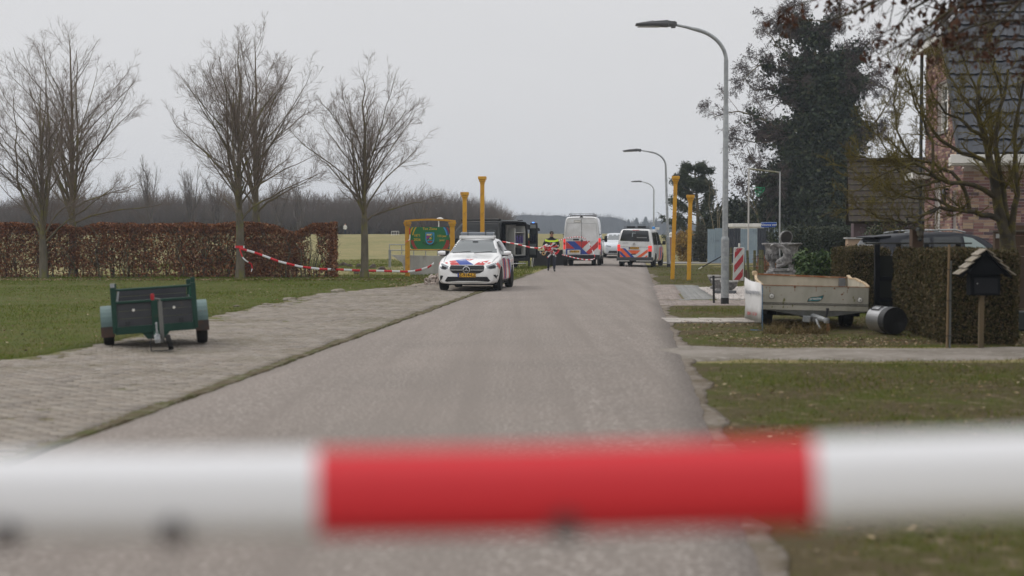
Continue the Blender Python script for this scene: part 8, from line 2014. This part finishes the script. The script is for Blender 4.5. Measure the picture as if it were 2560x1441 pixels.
rb_ = gnd(2552, 826); q = MB(); q.box(-.1, .25, -.1, .25, 0, .32); o = q.build('dark_crate', mat('dark_green_plastic', (.012, .02, .018), .5), None, bevel=.02); o.location = rb_; tag(o, 'dark green plastic box half out of view beside the clipped hedge', 'box')

# ------------------------------------------------------------------ stone urns, figure and bowls
M_stone = mat('carved_stone', (.31, .30, .295), .9, col2=(.13, .126, .124), vscale=5.5, vlo=.40, vhi=.62, col3=(.48, .47, .45), v3scale=8, v3lo=.55, v3hi=.7, bump=.012, bscale=40, spec=.1)
YU = 42.0; us = YU / F
uz = lambda py: CH + (590 - py) * us
def urn(lab, px, seed):
    t = thing('stone_urn', lab, 'urn', (at(px, 650, YU).x, YU + (.0 if seed else .35), 0), 0, 'stone urns behind the cream trailer'); k = (1.0 if seed else 1.008)
    q = MB(); q.lathe([(.17, uz(683)), (.17, uz(680)), (.12, uz(676)), (.085, uz(671)), (.075, uz(663)), (.09, uz(660)), (.10, uz(657)), (.17, uz(653)), (.225, uz(646)), (.235, uz(641)), (.215, uz(638)), (.20, uz(636)), (.195, uz(628)), (.205, uz(620)), (.235, uz(615)), (.30, uz(612.5)), (.315, uz(610.5)), (.31, uz(608.5)), (.27, uz(608)), (.22, uz(612)), (.18, uz(625)), (.02, uz(632))], 48, None, 0, 16, (uz(655), uz(638)), .06); q.build('bowl', M_stone, t, smooth=True)
    q = MB(); q.box(-.21, .21, -.21, .21, uz(690), uz(684)); q.box(-.19, .19, -.19, .19, uz(720), uz(690) - .002); q.box(-.23, .23, -.23, .23, 0, uz(720) - .002); q.build('plinth', M_stone, t, bevel=.01); return t
urn('big fluted stone urn nearest the laurel bush', 1978, 1)
urn('big fluted stone urn partly hidden by the carved stone bird', 1936, 0)
fg = thing('stone_bird', 'carved stone bird with curved neck standing between the two big urns', 'statue', (at(1956, 650, YU - .35).x, YU - .35, 0))
fx_ = lambda px: (px - 1956) * us; r = np.random.default_rng(5)
J = {'pel': ((fx_(1962), 0, uz(652)), (.17, .13)), 'b1': ((fx_(1950), 0, uz(655)), (.13, .12)), 'b0': ((fx_(1940), 0, uz(660)), (.10, .10)), 'c1': ((fx_(1967), 0, uz(640)), (.10, .10)), 'c2': ((fx_(1964), 0, uz(629)), (.085, .09)), 'c3': ((fx_(1956), 0, uz(619)), (.075, .075)), 'c4': ((fx_(1944), -.02, uz(613)), (.07, .06)), 'c5': ((fx_(1932), -.03, uz(612)), (.04, .04)), 'c6': ((fx_(1924), -.04, uz(616)), (.018, .02)),
     'w1': ((fx_(1972), .05, uz(650)), (.12, .12)), 'w2': ((fx_(1978), .08, uz(660)), (.10, .10)), 'f1': ((fx_(1955), -.06, uz(663)), (.10, .08)), 'f2': ((fx_(1938), -.10, uz(667)), (.08, .06))}
m_, _ = skin_mesh(J, [('pel', 'b1'), ('b1', 'b0'), ('pel', 'c1'), ('c1', 'c2'), ('c2', 'c3'), ('c3', 'c4'), ('c4', 'c5'), ('c5', 'c6'), ('pel', 'w1'), ('w1', 'w2'), ('pel', 'f1'), ('f1', 'f2')], 'pel')
o = link('body', m_, fg); m_.materials.append(M_stone); m_.shade_smooth(); dm = o.modifiers.new('d', 'DISPLACE'); tx = bpy.data.textures.new('carve', 'CLOUDS'); tx.noise_scale = .07; dm.texture = tx; dm.strength = .05
q = MB(); q.box(fx_(1932), fx_(1980), -.2, .2, uz(678), uz(671)); q.box(fx_(1936), fx_(1977), -.17, .17, uz(715), uz(678) - .002); q.box(fx_(1930), fx_(1982), -.22, .22, 0, uz(715) - .002); q.build('plinth', M_stone, fg, bevel=.012)
# hollow bowl tipped on its side
tbw = thing('tipped_bowl', 'hollow stone bowl tipped on edge on top of the urns, dark inside', 'bowl', (at(1964, 594, YU + .3).x, YU + .3, uz(594)))
Mb = Matrix.Rotation(R_(28), 4, 'Z') @ Matrix.Rotation(R_(98), 4, 'X') @ Matrix.Diagonal((1.0, .9, 1, 1))
q = MB(); q.lathe([(.02, -.16), (.14, -.13), (.215, -.04), (.228, .022)], 26, Mb); q.build('bowl', M_stone, tbw, smooth=True)
q = MB(); q.lathe([(.205, .026), (.19, -.03), (.12, -.11), (.02, -.13)], 26, Mb); q.build('hollow', mat('shaded_hollow_stone', (.050, .045, .040), .95, col2=(.03, .027, .025), vscale=4), tbw, smooth=True)  # inner face coloured dark for the shade inside the bowl
q = MB(); q.lathe([(.207, .028), (.232, .022), (.236, .04), (.207, .046), (.207, .028)], 26, Mb); q.build('rim', M_stone, tbw, smooth=True)
q = MB(); q.box(-.14, .14, -.14, .14, uz(608) - uz(594) - .04, uz(608) - uz(594) + .02); q.build('foot', M_stone, tbw)
YB = 39.6; M_rimst = mat('pale_rim_stone', (.52, .51, .49), .9, col2=(.38, .37, .355), vscale=6, spec=.1)
def bowl(lab, px, top, bot, wpx, Y):
    s_ = Y / F; t = thing('stone_bowl', lab, 'bowl', (at(px, 700, Y).x, Y, 0), 0, 'low stone bowls on the gravel'); zt, zb_ = CH + (590 - top) * s_, max(0.0, CH + (590 - bot) * s_); w_ = wpx * s_ / 2; h = zt - zb_
    q = MB(); q.lathe([(w_ * .45, zb_), (w_ * .42, zb_ + h * .08), (w_ * .30, zb_ + h * .16), (w_ * .60, zb_ + h * .32), (w_ * .88, zb_ + h * .62), (w_ * .90, zb_ + h * .84), (w_ * .84, zb_ + h * .86), (w_ * .7, zb_ + h * .8), (.02, zb_ + h * .7)], 48, None, 0, 14, (zb_ + h * .25, zb_ + h * .8), w_ * .13); q.build('bowl', M_stone, t, smooth=True)
    q = MB(); q.lathe([(w_ * .84, zb_ + h * .862), (w_ * .97, zb_ + h * .862), (w_, zb_ + h * .92), (w_ * .99, zb_ + h), (w_ * .86, zb_ + h), (w_ * .84, zb_ + h * .862)], 36); q.build('rim', M_rimst, t, smooth=True)
    if zb_ > .02: q = MB(); q.cbox((0, 0, zb_ / 2 - .001), (w_ * 1.2, w_ * 1.2, zb_ - .004)); q.build('block', M_stone, t)
bowl('low fluted stone bowl at the back of the gravel, half behind the other bowls', 1787, 688, 716, 36, 42.5)
bowl('low fluted stone bowl in the middle, partly behind the lamp post', 1799, 697, 724, 44, 41.2)
bowl('nearest low fluted stone bowl beside the lamp post on the gravel', 1823, 702, 731, 46, 39.6)
gb = gnd(1795, 745); q = MB(); q.beam((-.15, .1, .05), (.42, -.12, .05), .14, .09); o = q.build('granite_beam', mat('dark_granite', (.10, .105, .11), .7), None, bevel=.01); o.location = gnd(1800, 735); tag(o, 'dark granite beam lying on the gravel under the stone bowls', 'beam')
pb = gnd(1785, 758); t = thing('bollard', 'thin black post beside the nearest street lamp', 'post', pb); q = MB(); q.tube([(0, 0, -.1), (-.015, 0, CH + (590 - 692) * pb.y / F)], .028, 10); q.build('post', M_blk, t); q = MB(); q.lathe([(.03, 0), (.03, .02), (.01, .03)], 10, Matrix.Translation((-.015, 0, CH + (590 - 692) * pb.y / F))); q.build('cap', M_blk, t)
# hazard marker
hmp = gnd(1845, 707); HM = thing('hazard_marker', 'leaning red and white striped hazard marker board with scuffed paint', 'marker', (hmp.x, hmp.y, 0)); HM.rotation_euler = (0, R_(1.6), 0)
ms = hmp.y / F; w_ = 12 * ms; h0, h1 = .06, CH + (590 - 619) * ms
q = MB(); q.box(-w_ - .02, w_ + .02, -.02, .035, h0, h1); q.build('board', mat('marker_white', (.60, .595, .58), .6, col2=(.48, .475, .46), vscale=4), HM, bevel=.02)
q = MB(); q.box(-.03, .03, -.03, .04, h1 + .002, h1 + .14); q.build('stud', M_white, HM, bevel=.01)
M_mr = mat('marker_red', (.40, .035, .045), .6, col2=(.50, .42, .40), vscale=7, vlo=.60, vhi=.66)
Hh = h1 - h0 - .06; 
def band(zc, hgt):
    pts = []; x0, x1 = -w_ + .015, w_ - .015; sl = .40
    P = [(x0, zc - hgt / 2 - sl * .5), (x1, zc - hgt / 2 + sl * .5), (x1, zc + hgt / 2 + sl * .5), (x0, zc + hgt / 2 - sl * .5)]
    lo, hi = h0 + .03, h1 - .03
    def clip(P, lim, keep):
        out = []
        for a, b in zip(P, P[1:] + P[:1]):
            ia, ib = keep(a[1], lim), keep(b[1], lim)
            if ia: out.append(a)
            if ia != ib: u = (lim - a[1]) / (b[1] - a[1]); out.append((a[0] + u * (b[0] - a[0]), lim))
        return out
    P = clip(P, lo, lambda v, l: v >= l); P = clip(P, hi, lambda v, l: v <= l) if P else P
    if len(P) > 2: q = MB(); q.prism([(x, -.0215, z) for x, z in P], (0, -.003, 0)); q.build('red_stripe', M_mr, HM)
for zc in (h0 + .10, h0 + .60, h0 + 1.08): band(zc, .26)
q = MB(); q.beam((at(1756, 668, 60).x, 60, CH + (590 - 668) * 60 / F), (at(1806, 640, 59).x, 59, CH + (590 - 640) * 59 / F), .035, .035); q.k = 1; a_, b_ = Vector((at(1747, 672, 60.2).x, 60.2, max(.0, CH + (590 - 672.5) * 60.2 / F))), Vector((at(1756, 667.6, 60).x, 60, CH + (590 - 667.6) * 60 / F)); q.beam(a_, b_, .036, .036)
o = q.build('pole', [M_dark, M_white], None); tag(o, 'leaning dark pole with a white tip sticking out beside the street lamp', 'pole')
br_ = gnd(1867, 700); q = MB(); q.box(-.06, .06, -.06, .06, -.03, CH + (590 - 675) * br_.y / F); o = q.build('rusty_post', mat('rust_brown', (.075, .03, .022), .8), None, bevel=.008); o.location = (br_.x, br_.y, 0); tag(o, 'short rust-brown post at the corner of the cream trailer', 'post')
# rustic fence posts with wire
M_mpost = mat('mossy_post', (.11, .095, .06), .95, col2=(.10, .11, .035), vscale=5, vlo=.45, vhi=.6, bump=.01, bscale=30)
fpts = [(1824, 617, 690, 'lowest in the row, half behind the street lamp'), (1862, 624, 690, 'next to the striped hazard marker'), (1872, 624, 692, 'standing just past the hazard marker'), (1886, 624, 693, 'third past the hazard marker'), (1900, 623, 694, 'thin, beside the brown bush'), (1907, 623, 694, 'last in the row at the brown bush')]
for k, (px, top, bot, w2) in enumerate(fpts):
    Yp = 52.0 - k * .9; t = thing('fence_post', 'mossy round fence post, ' + w2, 'post', (at(px, 650, Yp).x, Yp, -.03), 0, 'mossy posts of the wire fence'); t.rotation_euler = (0, R_((2.5, -3.5, -3, 0.5, 0, -1)[k]), 0)
    q = MB(); hh = CH + (590 - top) * Yp / F; q.tube([(0, 0, -.1), (0, 0, hh * .5), (0, 0, hh)], [.055, .05, .048], 10); q.build('post', M_mpost, t)
    q = MB(); q.lathe([(.050, hh - .30), (.052, hh - .29), (.050, hh - .28)], 10); q.build('wire_tie', M_dark, t)
q = MB()
for z in (.55, .95): q.tube([(at(px, 650, 52 - k * .9).x, 52 - k * .9 - .06, z + .03 * math.sin(k * 2)) for k, (px, *_r) in enumerate(fpts)], .005, 5)
o = q.build('fence_wire', M_galv, None); tag(o, 'slack wires strung along the mossy fence posts', 'wire')
# street name sign
NS = thing('street_sign', 'blue street name sign reading Nieuwe weg on a thin grey pole', 'sign', (at(1922, 563, 66).x, 66, 0)); nsz = lambda py: CH + (590 - py) * 66 / F
q = MB(); q.tube([(0, .03, -.1), (0, .03, nsz(557))], .022, 8); q.build('pole', M_galv, NS)
q = MB(); w_ = 19.5 * 66 / F; q.box(-w_, w_, -.012, .0, nsz(569.5), nsz(556)); bd_ = q.build('plate', mat('sign_pale_blue_edge', (.35, .45, .6), .5), NS, bevel=.01); q = MB(); q.box(-w_ + .018, w_ - .018, -.0155, -.0125, nsz(569.5) + .018, nsz(556) - .018); q.build('face', mat('street_blue', (.012, .07, .38), .4), bd_)
flat_text('Nieuwe weg', .145, 0, nsz(562.5), M_white, bd_, -.019, space=1.02)
# white pipe frame
PF = thing('pipe_frame', 'tall goal-like frame of rusty white pipes in front of the ivy tree', 'frame', (at(1870, 650, 58).x, 58, 0)); pz = lambda py: CH + (590 - py) * 58 / F; pxx = lambda px: (px - 1870) * 58 / F
M_rw = mat('rusty_white_pipe', (.52, .50, .48), .6, col2=(.20, .10, .065), vscale=3.5, vlo=.60, vhi=.68)
q = MB(); q.tube([(0, 0, -.1), (pxx(1871), 0, pz(421))], .036, 10); q.build('post', M_rw, PF); q = MB(); q.tube([(pxx(1945.5), -.3, -.1), (pxx(1945), -.3, pz(431))], .034, 10); q.build('post', M_white if False else mat('grey_white_pipe', (.36, .37, .38), .6), PF)
q = MB(); q.tube([(pxx(1872), 0, pz(423)), (pxx(1947), -.3, pz(433.5))], .035, 10); q.build('crossbar', mat('mossy_pipe', (.26, .25, .20), .8, col2=(.17, .16, .08), vscale=4), PF)
q = MB(); q.tube([(.06, 0, pz(470)), (.12, 0, pz(458)), (.05, 0, pz(455))], .014, 6); q.build('hook', M_dark, PF)
NT = thing('green_net', 'torn green netting caught in the twigs beside the ivy tree', 'net', (at(1899, 481, 57.5).x, 57.5, pz(481))); r = np.random.default_rng(77); q = MB()
out = [(-.20, .18), (.05, .16), (.21, .17), (.17, .02), (.05, -.04), (-.05, -.20), (-.14, -.12), (-.17, .02)]
for k in range(26):
    a, b_ = out[r.integers(8)], out[r.integers(8)]; c = r.normal(size=2) * .03
    q.tube([(a[0], r.normal() * .03, a[1]), ((a[0] + b_[0]) / 2 + c[0], r.normal() * .05, (a[1] + b_[1]) / 2 + c[1]), (b_[0], r.normal() * .03, b_[1])], .006, 4)
for k in range(8): a, b_ = out[k], out[(k + 1) % 8]; q.tube([(a[0], 0, a[1]), (b_[0], 0, b_[1])], .009, 4)
tag(q.build('netting', mat('net_green', (.03, .30, .14), .7), NT), kind='stuff')
# wheelie bin
WB = thing('wheelie_bin', 'dark wheelie bin standing beside the golden shrub behind the shorter yellow post', 'bin', (at(1741, 655, 86).x, 86, 0)); M_bin = mat('bin_plastic', (.035, .038, .045), .6)
q = MB(); hb = CH + (590 - 614) * 86 / F; q.add([(x * (.24 if z == 0 else .30), y * (.28 if z == 0 else .36), z * hb + .06) for z in (0, 1) for x, y in ((-1, -1), (1, -1), (1, 1), (-1, 1))], [(3, 2, 1, 0), (4, 5, 6, 7)] + [(i, (i + 1) % 4, (i + 1) % 4 + 4, i + 4) for i in range(4)]); q.build('body', M_bin, WB, bevel=.02)
q = MB(); q.prism([(-.33, -.40, hb + .065), (.33, -.40, hb + .065), (.33, .40, hb + .11), (-.33, .40, hb + .11)], (0, 0, .04)); q.build('lid', M_bin, WB, bevel=.015)
for s in (-1, 1): q = MB(); q.lathe([(.09, -.03), (.1, 0), (.09, .03)], 16, Matrix.Translation((s * .27, .25, .1)) @ Matrix.Rotation(PI / 2, 4, 'Y')); q.build('wheel', M_tyre, WB)
# stone gatepost with white ball, half behind the taller yellow post
GP = thing('gatepost', 'dark brick gatepost with a white ball finial behind the taller yellow post', 'gatepost', (at(1677, 650, 90).x, 90, 0)); q = MB(); q.box(-.16, .16, -.16, .16, 0, 1.5); q.build('shaft', M_brk, GP); q = MB(); q.lathe([(.05, 1.503), (.20, 1.52), (.18, 1.58), (.08, 1.6), (.13, 1.68), (.12, 1.76), (.02, 1.82)], 14); q.build('finial', M_white, GP, smooth=True)
# dry grass tufts under the cream trailer
r = np.random.default_rng(88); n = 620; cx_ = r.choice([at(1935, 820, 23.6).x, at(2040, 826, 23.3).x, at(1915, 818, 24.2).x, at(2060, 830, 23.2).x, at(1990, 822, 23.8).x], n); Xt = cx_ + r.normal(size=n) * .10; Yt = 23.5 + r.normal(size=n) * .10
a = r.uniform(0, 6.28, n); hh = r.uniform(.05, .26, n); ln = r.normal(size=(n, 2)) * .16; V = np.stack([np.stack([Xt - .004 * np.cos(a), Yt - .004 * np.sin(a), 0 * a - .03], -1), np.stack([Xt + .004 * np.cos(a), Yt + .004 * np.sin(a), 0 * a - .03], -1), np.stack([Xt + ln[:, 0], Yt + ln[:, 1], hh], -1)], 1)
tag(npmesh('straw_tufts', V.reshape(-1, 3), [np.arange(n * 3).reshape(-1, 3)], M_dry), 'dry straw tufts growing up under the cream trailer', kind='stuff')
